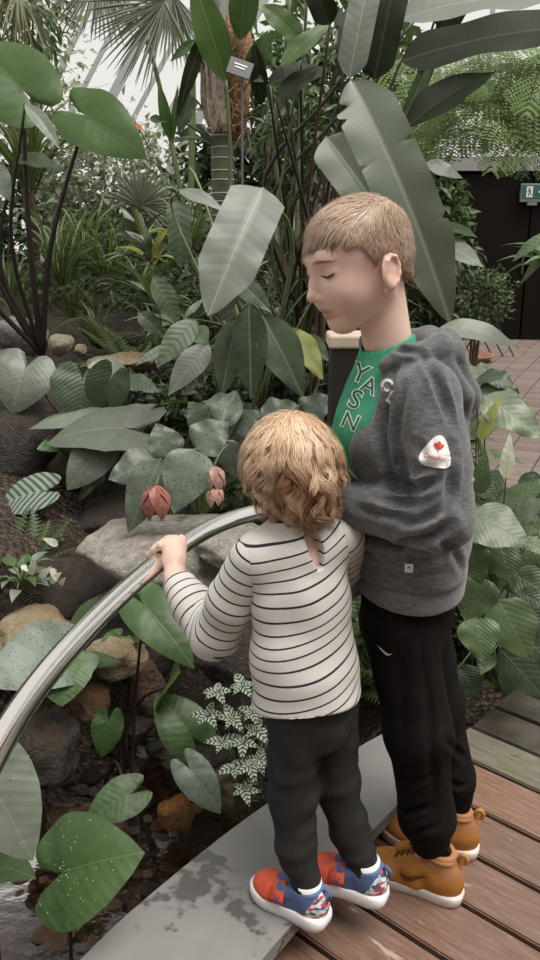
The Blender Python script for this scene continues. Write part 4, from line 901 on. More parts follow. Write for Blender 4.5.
# ---- feathery tree on the right
def feather_mesh(npair, nleaf, Lp=.42, seed=0):
    V = []; F = []; UVs = []; rg = random.Random(seed)
    def quad(b, d, s, l, w):
        i = len(V); V.extend([b-s*w*.25, b+d*l*.5-s*w*.5, b+d*l, b+d*l*.5+s*w*.5]); UVs.extend([(0, 0), (-.1, .5), (0, 1), (.1, .5)]); F.append((i, i+1, i+2, i+3))
    for k in range(npair):
        t = (k+1)/(npair+.5); y = t; z = -.25*t*t+.1*t
        for sg in (-1, 1):
            ln = Lp*math.sin(math.pi*(.15+.8*t))*rg.uniform(.9, 1.1); d = Vector((sg*.85, .5, -.12)).normalized(); s = Vector((-.5*sg, .85, 0)).normalized(); o0 = Vector((0, y, z))
            quad(o0, d, s, ln, .006)
            for j in range(nleaf):
                b = o0+d*ln*(j+1)/(nleaf+.3)+Vector((0, 0, -.05*((j+1)/nleaf)**2))
                for q in (-1, 1): quad(b, (s*q+d*.35).normalized(), d, .075*(1-.3*j/nleaf), .032)
    i = len(V); V.extend([Vector((-.006, 0, 0)), Vector((.006, 0, 0)), Vector((.003, 1, -.15)), Vector((-.003, 1, -.15))]); UVs.extend([(0, 0)]*4); F.append((i, i+1, i+2, i+3))
    me = mesh('frond', V, F, True, UVs); me.materials.append(M_FEATH); return me
fms = [feather_mesh(10, 8, .40, k) for k in range(3)]
Bf = at(560, 330, 6.4); ft = empty('feathery_tree', Bf, 'feathery light green tree overhanging the dark doorway', 'tree')
rg = random.Random(9)
stem(ft, [Bf, at(575, 200, 6.2), at(540, 110, 6.0)], (.05, .025), M_BSTALK, 'trunk')
for k in range(64):
    px, py = rg.uniform(440, 560), rg.uniform(45, 128); Y = rg.uniform(5.4, 6.6)
    if px+py*.2 < 455: continue
    B = at(px, py, Y); a = rg.uniform(math.pi*.75, math.pi*2.1); d = Vector((math.cos(a)*.9, math.sin(a)*.6-.1, rg.uniform(-.75, .05)))
    put(rg.choice(fms), ft, B, d, Vector((rg.uniform(-.2, .2), -.55, .9)), rg.uniform(.40, .62), 'frond')
for k in range(7): stem(ft, [at(545, 110, 6.0), at(rg.uniform(490, 540), rg.uniform(70, 120), 6), at(rg.uniform(445, 520), rg.uniform(70, 120), rg.uniform(5.6, 6.3))], (.014, .005), M_BSTALK, 'branch')
# ---- pale arching leaves by the doorway and other small plants on the right
p = clump('arching_leaf_plant', 'arching plant with pale broad leaves beside the doorway', at(432, 268, 5.6), 10, [M_MGREEN, M_LILYG], (.25, .4), .2, (10, 70), 'lance', .15, .4, seed=81, nt=12, nu=4)
hleaf(p, (428, 238), (484, 268), 22, 5.4, 5.2, M_GREYT, 'lance', .5, root=p.location, sr=.006); hleaf(p, (426, 236), (478, 238), 11, 5.5, 5.3, M_LILY, 'lance', .35, root=p.location, sr=.006, bend=.16); hleaf(p, (430, 248), (462, 272), 16, 5.5, 5.3, M_LILYG, 'lance', .5, root=p.location, sr=.006)
p, R = plant('low_grey_leaf_plant', (436, 372), 4.6, 'low plant with one pale grey leaf over the brick path'); hleaf(p, (440, 327), (519, 349), 20, 4.5, 4.4, M_GREYT, 'lance', .45, root=R, sr=.006, bend=.1)
hleaf(p, (436, 330), (420, 345), 14, 4.5, 4.4, M_TARO, 'lance', .5, root=R, sr=.005)
p = clump('edge_leaf_plant', 'green lance leaved plant at the right beside the doorway', at(556, 275, 4.2), 12, [M_MGREEN, M_LILY], (.2, .32), .22, (5, 70), 'lance', .12, .4, seed=82, nt=12, nu=4)
hleaf(p, (548, 233), (512, 262), 11, 4.1, 4.1, M_LILY, 'lance', .6, root=p.location, sr=.004); hleaf(p, (552, 246), (520, 285), 9, 4.1, 4.1, M_MGREEN, 'lance', .6, root=p.location, sr=.004)
# ---- silver striped ground plant beside the kerb
p, R = plant('silver_striped_plant', (243, 800), 1.93, 'bushy plant with small silver striped leaves beside the kerb'); 
rg = random.Random(3)
pms = []
for k in range(4):
    me = leaf_mesh('ovate', .52, bend=.1, fold=.12, nt=10, nu=6, seed=k, corr=.012, cn=4, ck=.8, tipdrop=.1); me.materials.append(M_PILEA); pms.append(me)
for cx_, cy_, Y in ((217, 692, 2.02), (242, 686, 2.02), (232, 718, 1.98), (252, 712, 1.98), (222, 742, 1.95), (243, 742, 1.94), (256, 730, 1.96), (233, 768, 1.9), (250, 766, 1.9), (244, 790, 1.87), (208, 715, 2.0), (262, 690, 2.02), (258, 760, 1.92)):
    C = at(cx_, cy_, Y); stem(p, [R, R.lerp(C, .5)+Vector((0, .02, .02)), C], (.003, .002), M_STALK)
    a0 = rg.uniform(0, 6.28)
    for k in range(5):
        a = a0+k*6.283/5+rg.uniform(-.2, .2); d = Vector((math.cos(a), math.sin(a)*.8-.15, rg.uniform(-.35, .15)+.3*math.sin(a))); put(rg.choice(pms), p, C, d, Vector((0, -.55, .85)), rg.uniform(.044, .060)*(1 if k % 2 else .8), 'leaf')
# ---- ferns
def fern_mesh(n=16, seed=0):
    V = []; F = []; UVs = []
    for k in range(n):
        t = (k+.6)/n; z = -.3*t*t+.15*t
        for sg in (-1, 1):
            ln = .28*math.sin(math.pi*(.12+.85*t)); b = Vector((0, t, z)); d = Vector((sg*.9, .42, -.1)).normalized(); s = Vector((-.42*sg, .9, 0)).normalized(); w = .055; i = len(V)
            V.extend([b-s*w*.3, b+d*ln*.45-s*w*.5, b+d*ln+Vector((0, 0, -.02)), b+d*ln*.45+s*w*.5]); UVs.extend([(0, 0), (-.1, .5), (0, 1), (.1, .5)]); F.append((i, i+1, i+2, i+3))
    i = len(V); V.extend([Vector((-.008, 0, 0)), Vector((.008, 0, 0)), Vector((0, .6, -.01)), Vector((0, 1, -.15))]); UVs.extend([(0, 0)]*4); F.append((i, i+1, i+2, i+3))
    return mesh('frond', V, F, True, UVs)
fme = fern_mesh(); fme.materials.append(M_GRASS)
for i, (px, py, Y, n, s0, lab) in enumerate(((358, 690, 2.35, 16, .30, 'green fern between the two children and the kerb'), (362, 640, 2.5, 14, .3, 'light green fern behind the striped shirt'), (20, 580, 3.0, 12, .28, 'small fern on the dark rocks beside the white seedling'), (130, 370, 4.8, 14, .35, 'fern on the bank beside the mossy slab'), (540, 655, 2.6, 12, .25, 'small fern at the side of the peace lily'))):
    C = at(px, py, Y); fe = empty('fern', C, lab, 'fern'); rg = random.Random(90+i)
    for k in range(n):
        a = 6.283*k/n+rg.uniform(-.2, .2); e = rg.uniform(.2, 1.1); put(fme, fe, C, Vector((math.cos(a)*math.cos(e), math.sin(a)*math.cos(e), math.sin(e))), Vector((-math.cos(a)*.5, -math.sin(a)*.5, 1)), s0*rg.uniform(.7, 1.1), 'frond')
# ---- planter box behind the boy's neck, trellis and saucer on the path
pb = at(349, 346, 2.75); bx = empty('planter_stand', pb+Vector((0, 0, -.35)), 'dark plinth with a cream top behind the boy\'s chin', 'plinth')
MB().box(pb+Vector((0, 0, -.3)), (.125, .13, .62)).build('body', plain('dark_plinth', (.022, .018, .016), .6), bx, bevel=.006)
MB().box(pb+Vector((0, 0, .022)), (.145, .15, .042)).build('cream_top', plain('cream_top', (.66, .55, .42), .6, nscale=10, namp=.1), bx, bevel=.008)
sc = at(468, 350, 9.0); sc.z = 0.012; 
V = []; prof = [(0, .02), (.20, .02), (.26, .07), (.28, .075), (.275, .055), (.21, 0), (0, 0)]; ns = 28
me = bpy.data.meshes.new('saucer'); mb = MB(); VV = [(sc.x+r*math.cos(6.283*k/ns), sc.y+r*math.sin(6.283*k/ns), z+.0) for r, z in prof for k in range(ns)]
mb.add(VV, [(i*ns+k, i*ns+(k+1) % ns, (i+1)*ns+(k+1) % ns, (i+1)*ns+k) for i in range(len(prof)-1) for k in range(ns)])
tag(mb.build('saucer', plain('terracotta', (.26, .13, .075), .7, nscale=9, namp=.3), None, smooth=True), 'shallow brown terracotta saucer lying on the brick path', 'saucer')
ts = at(456, 344, 9.3); tl = empty('wire_stand', (ts.x, ts.y, 0), 'black crossed wire plant stand on the brick path', 'plant stand'); M_WIRE = plain('black_wire', (.02, .02, .02), .5)
for k in range(-3, 4):
    MB().tube([(ts.x-.3+k*.12, ts.y, 0.0), (ts.x+.0+k*.12, ts.y, .5)], .008, 6).build('wire', M_WIRE, tl); MB().tube([(ts.x+.3+k*.12, ts.y+.01, 0.0), (ts.x+k*.12, ts.y+.01, .5)], .008, 6).build('wire', M_WIRE, tl)
MB().box((ts.x, ts.y, .5), (.9, .3, .02)).build('shelf', M_WIRE, tl)
# ---- water drops on the nearest leaves
dp = bmesh.new(); bmesh.ops.create_icosphere(dp, subdivisions=2, radius=1); dme = bpy.data.meshes.new('water_drop'); dp.to_mesh(dme); dp.free(); dme.polygons.foreach_set('use_smooth', np.ones(len(dme.polygons), dtype=bool)); dme.materials.append(M_DROP)
dg = bpy.context.evaluated_depsgraph_get()

def drops(pname, n, seed, rmin, rmax):
    rg = random.Random(seed); mb = MB()
    bv = np.array([v.co[:] for v in dme.vertices]); bf = [tuple(p.vertices) for p in dme.polygons]
    pl_ = next(o for o in COL.objects if o.name == pname)
    for lf in [o for o in pl_.children if o.name.startswith('leaf')][:1]:
        Mw = Matrix.Translation(total_off(pl_)) @ lf.matrix_basis; polys = list(lf.data.polygons)
        for k in range(n):
            q = rg.choice(polys); vs = [Mw @ lf.data.vertices[i].co for i in q.vertices]; a, b = rg.random(), rg.random(); p0 = vs[0].lerp(vs[1], a).lerp(vs[-1].lerp(vs[2 if len(vs) > 3 else -1], a), b)
            nr = (vs[1]-vs[0]).cross(vs[2]-vs[0]).normalized(); nr = -nr if nr.z < 0 else nr; r = rg.uniform(rmin, rmax); Rq = nr.to_track_quat('Z', 'Y').to_matrix()
            mb.add([p0+Rq @ Vector((v[0]*r, v[1]*r, v[2]*r*.55+r*.25)) for v in bv], bf)
    tag(mb.build('water_drops', M_DROP, pl_, smooth=True), kind='stuff')
drops('big_leaf_taro', 60, 1, .0007, .0016); drops('pale_leaf_taro', 26, 2, .0009, .0024)

for i, (x, y) in enumerate(((-2.3, 3.2), (-2.7, 4.0), (-3.2, 3.4), (-3.4, 4.8), (-2.2, 2.6), (-4.0, 4.2), (-3.0, 5.6), (-1.7, 2.9), (-4.4, 5.6))):
    clump('grass_clump', 'strap grass clump on the outer left bank', (x, y, gz(x, y)), 40, [M_GRASS, M_DGREEN], (.3, .6), .06, (30, 85), 'blade', .1, .5, seed=200+i, spread=.08, group='strap grass clumps on the outer left bank')
for i, (x, y, r, m) in enumerate(((-4.9, 7.0, .8, M_DGREEN), (-6.0, 9.4, .9, M_MGREEN), (-3.3, 6.4, .6, M_MGREEN), (4.4, 5.2, .8, M_MGREEN), (4.9, 7.2, 1.0, M_DGREEN), (3.4, 3.6, .6, M_DGREEN))):
    b0 = Vector((x, y, gz(x, y))); sp2 = empty('outer_shrub', b0, 'leafy shrub at the outer edge of the garden', 'shrub', 'leafy shrubs at the outer edges'); foliage(sp2, b0+Vector((0, 0, r*.8)), (r, r*.9, r*.9), 1100, .16, .4, m, 300+i)
    stem(sp2, [b0, b0+Vector((.05, 0, r*.5)), b0+Vector((0, .05, r))], (.03, .012), M_BSTALK, 'stem')
# ================================================================== people: smooth implicit bodies -> surface nets
def v3(*a): return np.array(a, dtype=np.float64)
def unit(v): v = np.asarray(v, float); return v/np.linalg.norm(v)
def smin(a, b, k):
    if k <= 0: return np.minimum(a, b)
    h = np.clip(.5+.5*(b-a)/k, 0, 1); return b*(1-h)+a*h-k*h*(1-h)
class Field:
    def __init__(s, lo, hi, h, fine=((), (), ())):
        s.ax = []
        for i in range(3):
            c = [lo[i]]; 
            while c[-1] < hi[i]:
                st = h
                for a, b, hh in fine[i]:
                    if a <= c[-1] < b: st = min(st, hh)
                c.append(c[-1]+st)
            s.ax.append(np.array(c))
        s.F = np.full([len(a) for a in s.ax], .05, dtype=np.float32)
    def sub(s, lo, hi):
        sl = tuple(slice(max(0, int(np.searchsorted(a, l))-1), min(len(a), int(np.searchsorted(a, u))+1)) for a, l, u in zip(s.ax, lo, hi))
        return sl, s.ax[0][sl[0]][:, None, None], s.ax[1][sl[1]][None, :, None], s.ax[2][sl[2]][None, None, :]
    def apply(s, fn, lo, hi, k=.01, op='u'):
        m = .03+k; sl, X, Y, Z = s.sub(np.asarray(lo)-m, np.asarray(hi)+m)
        if 0 in s.F[sl].shape: return
        d = fn(X, Y, Z); f = s.F[sl]
        if op == 'u': s.F[sl] = smin(f, d, k)
        elif op == 's': s.F[sl] = -smin(-f, d, k)
        elif op == 'i': s.F[sl] = -smin(-f, -d, k)
    def cone(s, a, b, r1, r2, k=.01, op='u', sq=None):
        a, b = np.asarray(a, float), np.asarray(b, float); ab = b-a; L2 = max(float(ab@ab), 1e-9); R = max(r1, r2)*(max(1, sq[1]) if sq else 1)
        def fn(X, Y, Z):
            px, py, pz = X-a[0], Y-a[1], Z-a[2]; t = np.clip((px*ab[0]+py*ab[1]+pz*ab[2])/L2, 0, 1)
            px, py, pz = px-ab[0]*t, py-ab[1]*t, pz-ab[2]*t
            if sq:
                c = px*sq[0][0]+py*sq[0][1]+pz*sq[0][2]; g = 1/sq[1]-1; px, py, pz = px+sq[0][0]*c*g, py+sq[0][1]*c*g, pz+sq[0][2]*c*g
            return np.sqrt(px*px+py*py+pz*pz)-(r1+(r2-r1)*t)
        s.apply(fn, np.minimum(a, b)-R, np.maximum(a, b)+R, k, op)
    def chain(s, P, r, k=.01, op='u', sq=None):
        for i in range(len(P)-1): s.cone(P[i], P[i+1], r[i], r[i+1], k, op, sq)
    def ell(s, c, rad, R=None, k=.01, op='u'):
        c = np.asarray(c, float); R = np.eye(3) if R is None else np.asarray(R); rad = np.asarray(rad, float); m = rad.max()
        def fn(X, Y, Z):
            p = (X-c[0], Y-c[1], Z-c[2]); q = [p[0]*R[0, i]+p[1]*R[1, i]+p[2]*R[2, i] for i in range(3)]
            k0 = np.sqrt(sum((q[i]/rad[i])**2 for i in range(3))); k1 = np.sqrt(sum((q[i]/rad[i]**2)**2 for i in range(3)))+1e-6
            return k0*(k0-1)/k1
        s.apply(fn, c-m, c+m, k, op)
    def plane(s, p, n, k=0.):
        p, n = np.asarray(p, float), unit(n); lo = [a[0] for a in s.ax]; hi = [a[-1] for a in s.ax]
        s.apply(lambda X, Y, Z: (X-p[0])*n[0]+(Y-p[1])*n[1]+(Z-p[2])*n[2], lo, hi, k, 'i')
    def nets(s):
        F = s.F; F[0], F[-1] = .05, .05; F[:, 0], F[:, -1] = .05, .05; F[:, :, 0], F[:, :, -1] = .05, .05
        ins = F < 0; c = np.zeros([n-1 for n in F.shape], dtype=np.int8)
        for i in (0, 1):
            for j in (0, 1):
                for k in (0, 1): c += ins[i:F.shape[0]-1+i, j:F.shape[1]-1+j, k:F.shape[2]-1+k]
        I, J, K = np.nonzero((c > 0) & (c < 8)); n = len(I)
        idx = np.full(c.shape, -1, dtype=np.int32); idx[I, J, K] = np.arange(n)
        x, y, z = s.ax; acc = np.zeros((n, 3)); cnt = np.zeros(n); C = [(i, j, k) for i in (0, 1) for j in (0, 1) for k in (0, 1)]
        val = {q: F[I+q[0], J+q[1], K+q[2]].astype(float) for q in C}; pos = {q: np.stack([x[I+q[0]], y[J+q[1]], z[K+q[2]]], -1) for q in C}
        for q in C:
            for axs in range(3):
                if q[axs]: continue
                r = list(q); r[axs] = 1; r = tuple(r); a, b = val[q], val[r]; m = (a < 0) != (b < 0); t = np.where(m, a/np.where(m, a-b, 1), 0)[:, None]
                acc += np.where(m[:, None], pos[q]*(1-t)+pos[r]*t, 0); cnt += m
        V = acc/cnt[:, None]; Q = []
        for axs in range(3):
            a = [slice(None)]*3; b = [slice(None)]*3; a[axs] = slice(0, -1); b[axs] = slice(1, None)
            A, B = ins[tuple(a)], ins[tuple(b)]; o1, o2 = [q for q in range(3) if q != axs]
            for sgn in (0, 1):
                m = (A & ~B) if sgn == 0 else (~A & B); P = np.stack(np.nonzero(m), -1)
                P = P[(P[:, o1] > 0) & (P[:, o2] > 0)]
                if not len(P): continue
                def ci(d1, d2):
                    q = P.copy(); q[:, o1] += d1; q[:, o2] += d2; return idx[q[:, 0], q[:, 1], q[:, 2]]
                quad = np.stack([ci(-1, -1), ci(0, -1), ci(0, 0), ci(-1, 0)], -1)
                if (sgn == 1) != (axs == 1): quad = quad[:, ::-1]
                Q.append(quad)
        Q = np.concatenate(Q); return V, Q[(Q >= 0).all(1)]
def vnormals(V, Q):
    n = np.cross(V[Q[:, 2]]-V[Q[:, 0]], V[Q[:, 3]]-V[Q[:, 1]]); N_ = np.zeros_like(V)
    for k in range(4): np.add.at(N_, Q[:, k], n)
    return N_/np.maximum(np.linalg.norm(N_, axis=1), 1e-12)[:, None]
def relax(V, Q, it=1, w=.5):
    for _ in range(it):
        S_ = np.zeros_like(V); c = np.zeros(len(V))
        for k in range(4):
            a, b = Q[:, k], Q[:, (k+1) % 4]; np.add.at(S_, a, V[b]); np.add.at(S_, b, V[a]); np.add.at(c, a, 1); np.add.at(c, b, 1)
        V = V*(1-w)+w*S_/np.maximum(c, 1)[:, None]
    return V
def wr(V, seed, freqs, dirs=None):
    """smooth pseudo-noise in [-1,1]"""
    rg = np.random.default_rng(seed); o = np.zeros(len(V))
    for f in freqs:
        d = rg.normal(size=3) if dirs is None else np.asarray(dirs)+rg.normal(size=3)*.25; d = unit(d); ph = rg.uniform(0, 6.28)
        w2 = unit(rg.normal(size=3)); o += np.sin(V@d*f+1.6*np.sin(V@w2*f*.45+ph)+ph)
    return o/len(freqs)
def crease(V, Q, lines):
    """folds sculpted along lines seen in the picture: (pixel polyline, depth, radius); negative depth raises a ridge"""
    bv = BVHTree.FromPolygons([tuple(v) for v in V], [tuple(int(i) for i in q) for q in Q]); n = vnormals(V, Q); D = np.zeros(len(V))
    for pl, dep, rad in lines:
        P = []
        for (x0, y0), (x1, y1) in zip(pl[:-1], pl[1:]):
            for t in np.linspace(0, 1, max(3, int(math.hypot(x1-x0, y1-y0)/2.2))): P.append(bv.ray_cast(CAMP, ray(x0+(x1-x0)*t, y0+(y1-y0)*t).normalized(), 5)[0])
        P = [p for p in P if p is not None]; d = np.full(len(V), 9.); m = len(P)
        tap = [min(1, .25+3*min(i, m-1-i)/m) for i in range(m)]; w = np.zeros(len(V))
        for p, tp in zip(P, tap):
            e = np.sqrt(((V-np.array(p))**2).sum(1)); c = e < d; d = np.where(c, e, d); w = np.where(c, tp, w)
        D += 1.5*w*dep*(-np.exp(-(d/rad)**2)+.38*np.exp(-((d-2.0*rad)/(.9*rad))**2))
    return V+n*D[:, None]
def from_field(name, fld, mat, parent, disp=None, it=1, attr=None, folds=None):
    V, Q = fld.nets(); V = relax(V, Q, it, .5)
    if folds: V = relax(crease(V, Q, folds), Q, 1, .4)
    if disp is not None:
        n = vnormals(V, Q); V = V+n*disp(V, n)[:, None]
    me = mesh(name, V, Q); 
    if attr:
        for an, fn in attr.items():
            a = me.attributes.new(an, 'FLOAT', 'POINT'); a.data.foreach_set('value', np.asarray(fn(V), dtype=np.float32))
    return link(name, me, parent, mat)
def submesh(o, pred, name, mat, parent):
    """move the faces chosen by pred(face centres) of o into a part of their own"""
    me = o.data; n = len(me.vertices); V = np.empty(n*3, np.float32); me.vertices.foreach_get('co', V); V = V.reshape(-1, 3)
    Q = np.array([p.vertices[:] for p in me.polygons]); c = V[Q].mean(1); m = pred(c)
    res = []
    for mm, nm, mt in ((m, name, mat), (~m, me.name, me.materials[0])):
        q = Q[mm]; u, inv = np.unique(q, return_inverse=True); me2 = mesh(nm, V[u], inv.reshape(q.shape)); me2.materials.append(mt); res.append(me2)
    o.data = res[1]; return link(name, res[0], parent)
def obj_bvh(o):
    me = o.data; off = total_off(o.parent)+o.location; return BVHTree.FromPolygons([tuple(v.co+off) for v in me.vertices], [tuple(p.vertices) for p in me.polygons])
def decal(name, polys, bvh, C, ux, uy, mat, parent, lift=.0008, sub=0, thick=0):
    """flat outline(s) (2D points, metres) laid on a surface: C + x*ux + y*uy projected along the plane normal"""
    ux, uy = Vector(ux).normalized(), Vector(uy).normalized(); nrm = ux.cross(uy).normalized(); bm = bmesh.new()
    for pts in polys:
        try: bm.faces.new([bm.verts.new((x, y, 0)) for x, y in pts])
        except Exception: pass
    bmesh.ops.triangulate(bm, faces=bm.faces[:])
    for _ in range(sub): bmesh.ops.subdivide_edges(bm, edges=bm.edges[:], cuts=1, use_grid_fill=True)
    bmesh.ops.triangulate(bm, faces=bm.faces[:])
    C = Vector(C)
    for v in bm.verts:
        q = C+ux*v.co.x+uy*v.co.y; hit = bvh.ray_cast(q+nrm*.12, -nrm, .3); v.co = (hit[0] if hit[0] is not None else q)+nrm*lift
    me = bpy.data.meshes.new(name); bm.to_mesh(me); bm.free(); o = link(name, me, parent, mat)
    if thick:
        md = o.modifiers.new('thickness', 'SOLIDIFY'); md.thickness = thick; md.offset = 1
    return o
def text_polys(txt, size, shear=0, bold=0):
    cu = bpy.data.curves.new('lettering', 'FONT'); cu.body = txt; cu.size = size; cu.align_x = 'CENTER'; cu.align_y = 'CENTER'; cu.shear = shear; cu.offset = bold; cu.resolution_u = 4
    o = bpy.data.objects.new('lettering', cu); COL.objects.link(o); dgr = bpy.context.evaluated_depsgraph_get(); me = bpy.data.meshes.new_from_object(o.evaluated_get(dgr))
    P = [[(me.vertices[i].co.x, me.vertices[i].co.y) for i in p.vertices] for p in me.polygons]; bpy.data.objects.remove(o); bpy.data.meshes.remove(me); return P
# ------------------------------------------------------------------ materials of the figures
def skin_mat(name, col):
    m, nt, b = nmat(name); co = texco(nt); n = noise(nt, 22, 4, co); lo = tuple(c*.93 for c in col); hi = tuple(min(1, c*1.05) for c in col)
    c = ramp(nt, n.outputs[0], [(.3, lo), (.7, hi)])
    a = nt.nodes.new('ShaderNodeAttribute'); a.attribute_name = 'lip'; c = mixc(nt, a.outputs['Fac'], c, (.44, .17, .145))
    a2 = nt.nodes.new('ShaderNodeAttribute'); a2.attribute_name = 'blush'; c = mixc(nt, a2.outputs['Fac'], c, (.64, .34, .28))
    L(nt, c, b.inputs['Base Color']); b.inputs['Roughness'].default_value = .5; b.inputs['Subsurface Weight'].default_value = .12; b.inputs['Subsurface Radius'].default_value = (.01, .004, .0025); b.inputs['Subsurface Scale'].default_value = .6; return m
def knit_mat(name, dark, light, sc=(900, 900, 260), bumpd=.0012, streak=.5):
    m, nt, b = nmat(name); co = texco(nt); n = noise(nt, 1, 3, scaled(nt, co, sc), .6); n2 = noise(nt, 14, 4, co); n3 = noise(nt, 1, 4, scaled(nt, co, (60, 60, 240)), .7)
    f = math_(nt, 'ADD', math_(nt, 'MULTIPLY', n.outputs[0], .55), math_(nt, 'MULTIPLY', n3.outputs[0], .45))
    c = ramp(nt, f, [(.36, dark), (.64, light)]); c = mixc(nt, math_(nt, 'MULTIPLY', n2.outputs[0], .15), c, dark); L(nt, c, b.inputs['Base Color'])
    b.inputs['Roughness'].default_value = .9; b.inputs['Sheen Weight'].default_value = .25; b.inputs['Specular IOR Level'].default_value = .15; bump(nt, b, f, bumpd, .6); return m
def stripe_mat():
    m, nt, b = nmat('striped_jersey'); a = nt.nodes.new('ShaderNodeAttribute'); a.attribute_name = 'st'; co = texco(nt); n = noise(nt, 500, 3, co)
    f = math_(nt, 'FRACT', math_(nt, 'MULTIPLY', a.outputs['Fac'], 1/.0235)); ln = math_(nt, 'LESS_THAN', f, .155)
    base = ramp(nt, n.outputs[0], [(.3, (.53, .508, .48)), (.7, (.64, .615, .585))]); L(nt, mixc(nt, ln, base, (.025, .024, .028)), b.inputs['Base Color']); b.inputs['Roughness'].default_value = .85; b.inputs['Specular IOR Level'].default_value = .2; b.inputs['Sheen Weight'].default_value = .15
    bump(nt, b, n.outputs[0], .0006, .5); return m
M_SKIN = skin_mat('boy_skin', (.69, .475, .385)); M_SKIN2 = skin_mat('toddler_skin', (.66, .46, .375))
M_HOOD = knit_mat('heather_grey_knit', (.040, .042, .043), (.185, .188, .19)); M_RIB = knit_mat('grey_rib_knit', (.085, .087, .088), (.24, .242, .245), (1400, 1400, 120))
M_TEE = plain('green_tee', (.055, .285, .165), .85, .15, 0, 60, .15, 500, .0005); M_TEEW = plain('tee_print', (.62, .74, .68), .8, .15)
M_PANTS = plain('black_fleece', (.0095, .0082, .0078), .9, .1, 0, 40, .25, 400, .0006); M_LEG = plain('charcoal_leggings', (.021, .020, .0195), .8, .25, 0, 40, .2, 400, .0005)
M_TAN_S = plain('tan_nubuck', (.42, .185, .042), .75, .25, 0, 30, .16, 300, .0006); M_COLLAR = plain('brown_collar', (.36, .165, .07), .7, .3, 0, 40, .12); M_SWOOSH = plain('brown_mark', (.14, .055, .02), .6, .3); M_SOLE = plain('offwhite_sole', (.68, .63, .57), .6, .3, 0, 30, .08); M_LACE = plain('brown_lace', (.17, .075, .028), .8)
M_WSOLE = plain('white_sole', (.74, .73, .72), .55, .3, 0, 30, .05); M_OUTS = plain('dark_outsole', (.05, .05, .055), .7); M_CORAL = plain('coral_red', (.62, .10, .05), .6, .3, 0, 60, .1, 600, .0004); M_BLUE = plain('slate_blue', (.085, .135, .27), .65, .3, 0, 60, .12, 600, .0004); M_SOCK = plain('white_sock', (.74, .72, .70), .9, .1, 0, 200, .08); M_PURPLE = plain('purple_mark', (.11, .06, .24), .5)
M_PAT, nt, b = nmat('patterned_heel'); vo = nt.nodes.new('ShaderNodeTexVoronoi'); vo.inputs['Scale'].default_value = 105; L(nt, scaled(nt, texco(nt), (1, 1, 1.6)), vo.inputs['Vector']); sx_ = nt.nodes.new('ShaderNodeSeparateColor'); L(nt, vo.outputs['Color'], sx_.inputs[0])
rr_ = ramp(nt, sx_.outputs[0], [(0, (.75, .74, .72)), (.3, (.62, .08, .06)), (.5, (.06, .10, .25)), (.7, (.30, .55, .60)), (.85, (.75, .74, .72))]); nt.nodes[rr_.node.name].color_ramp.interpolation = 'CONSTANT'; L(nt, rr_, b.inputs['Base Color']); b.inputs['Roughness'].default_value = .6
M_RED = plain('red_print', (.45, .025, .02), .6); M_PATCH = plain('white_patch', (.75, .73, .71), .7, .2); M_WPRINT = plain('white_print_soft', (.60, .60, .60), .8); M_DARKP = plain('dark_print', (.03, .028, .03), .7)
M_LASH = plain('dark_lash', (.03, .02, .014), .6); M_EYE = plain('eye_white', (.55, .52, .50), .2)
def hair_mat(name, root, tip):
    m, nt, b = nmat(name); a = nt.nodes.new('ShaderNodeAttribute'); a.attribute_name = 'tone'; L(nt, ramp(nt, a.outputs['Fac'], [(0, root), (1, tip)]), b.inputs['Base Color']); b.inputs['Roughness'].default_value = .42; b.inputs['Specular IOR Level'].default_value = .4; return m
M_HAIRB = hair_mat('light_brown_hair', (.20, .12, .073), (.64, .475, .355)); M_HAIRT = hair_mat('strawberry_blond_hair', (.19, .075, .022), (.84, .62, .42))
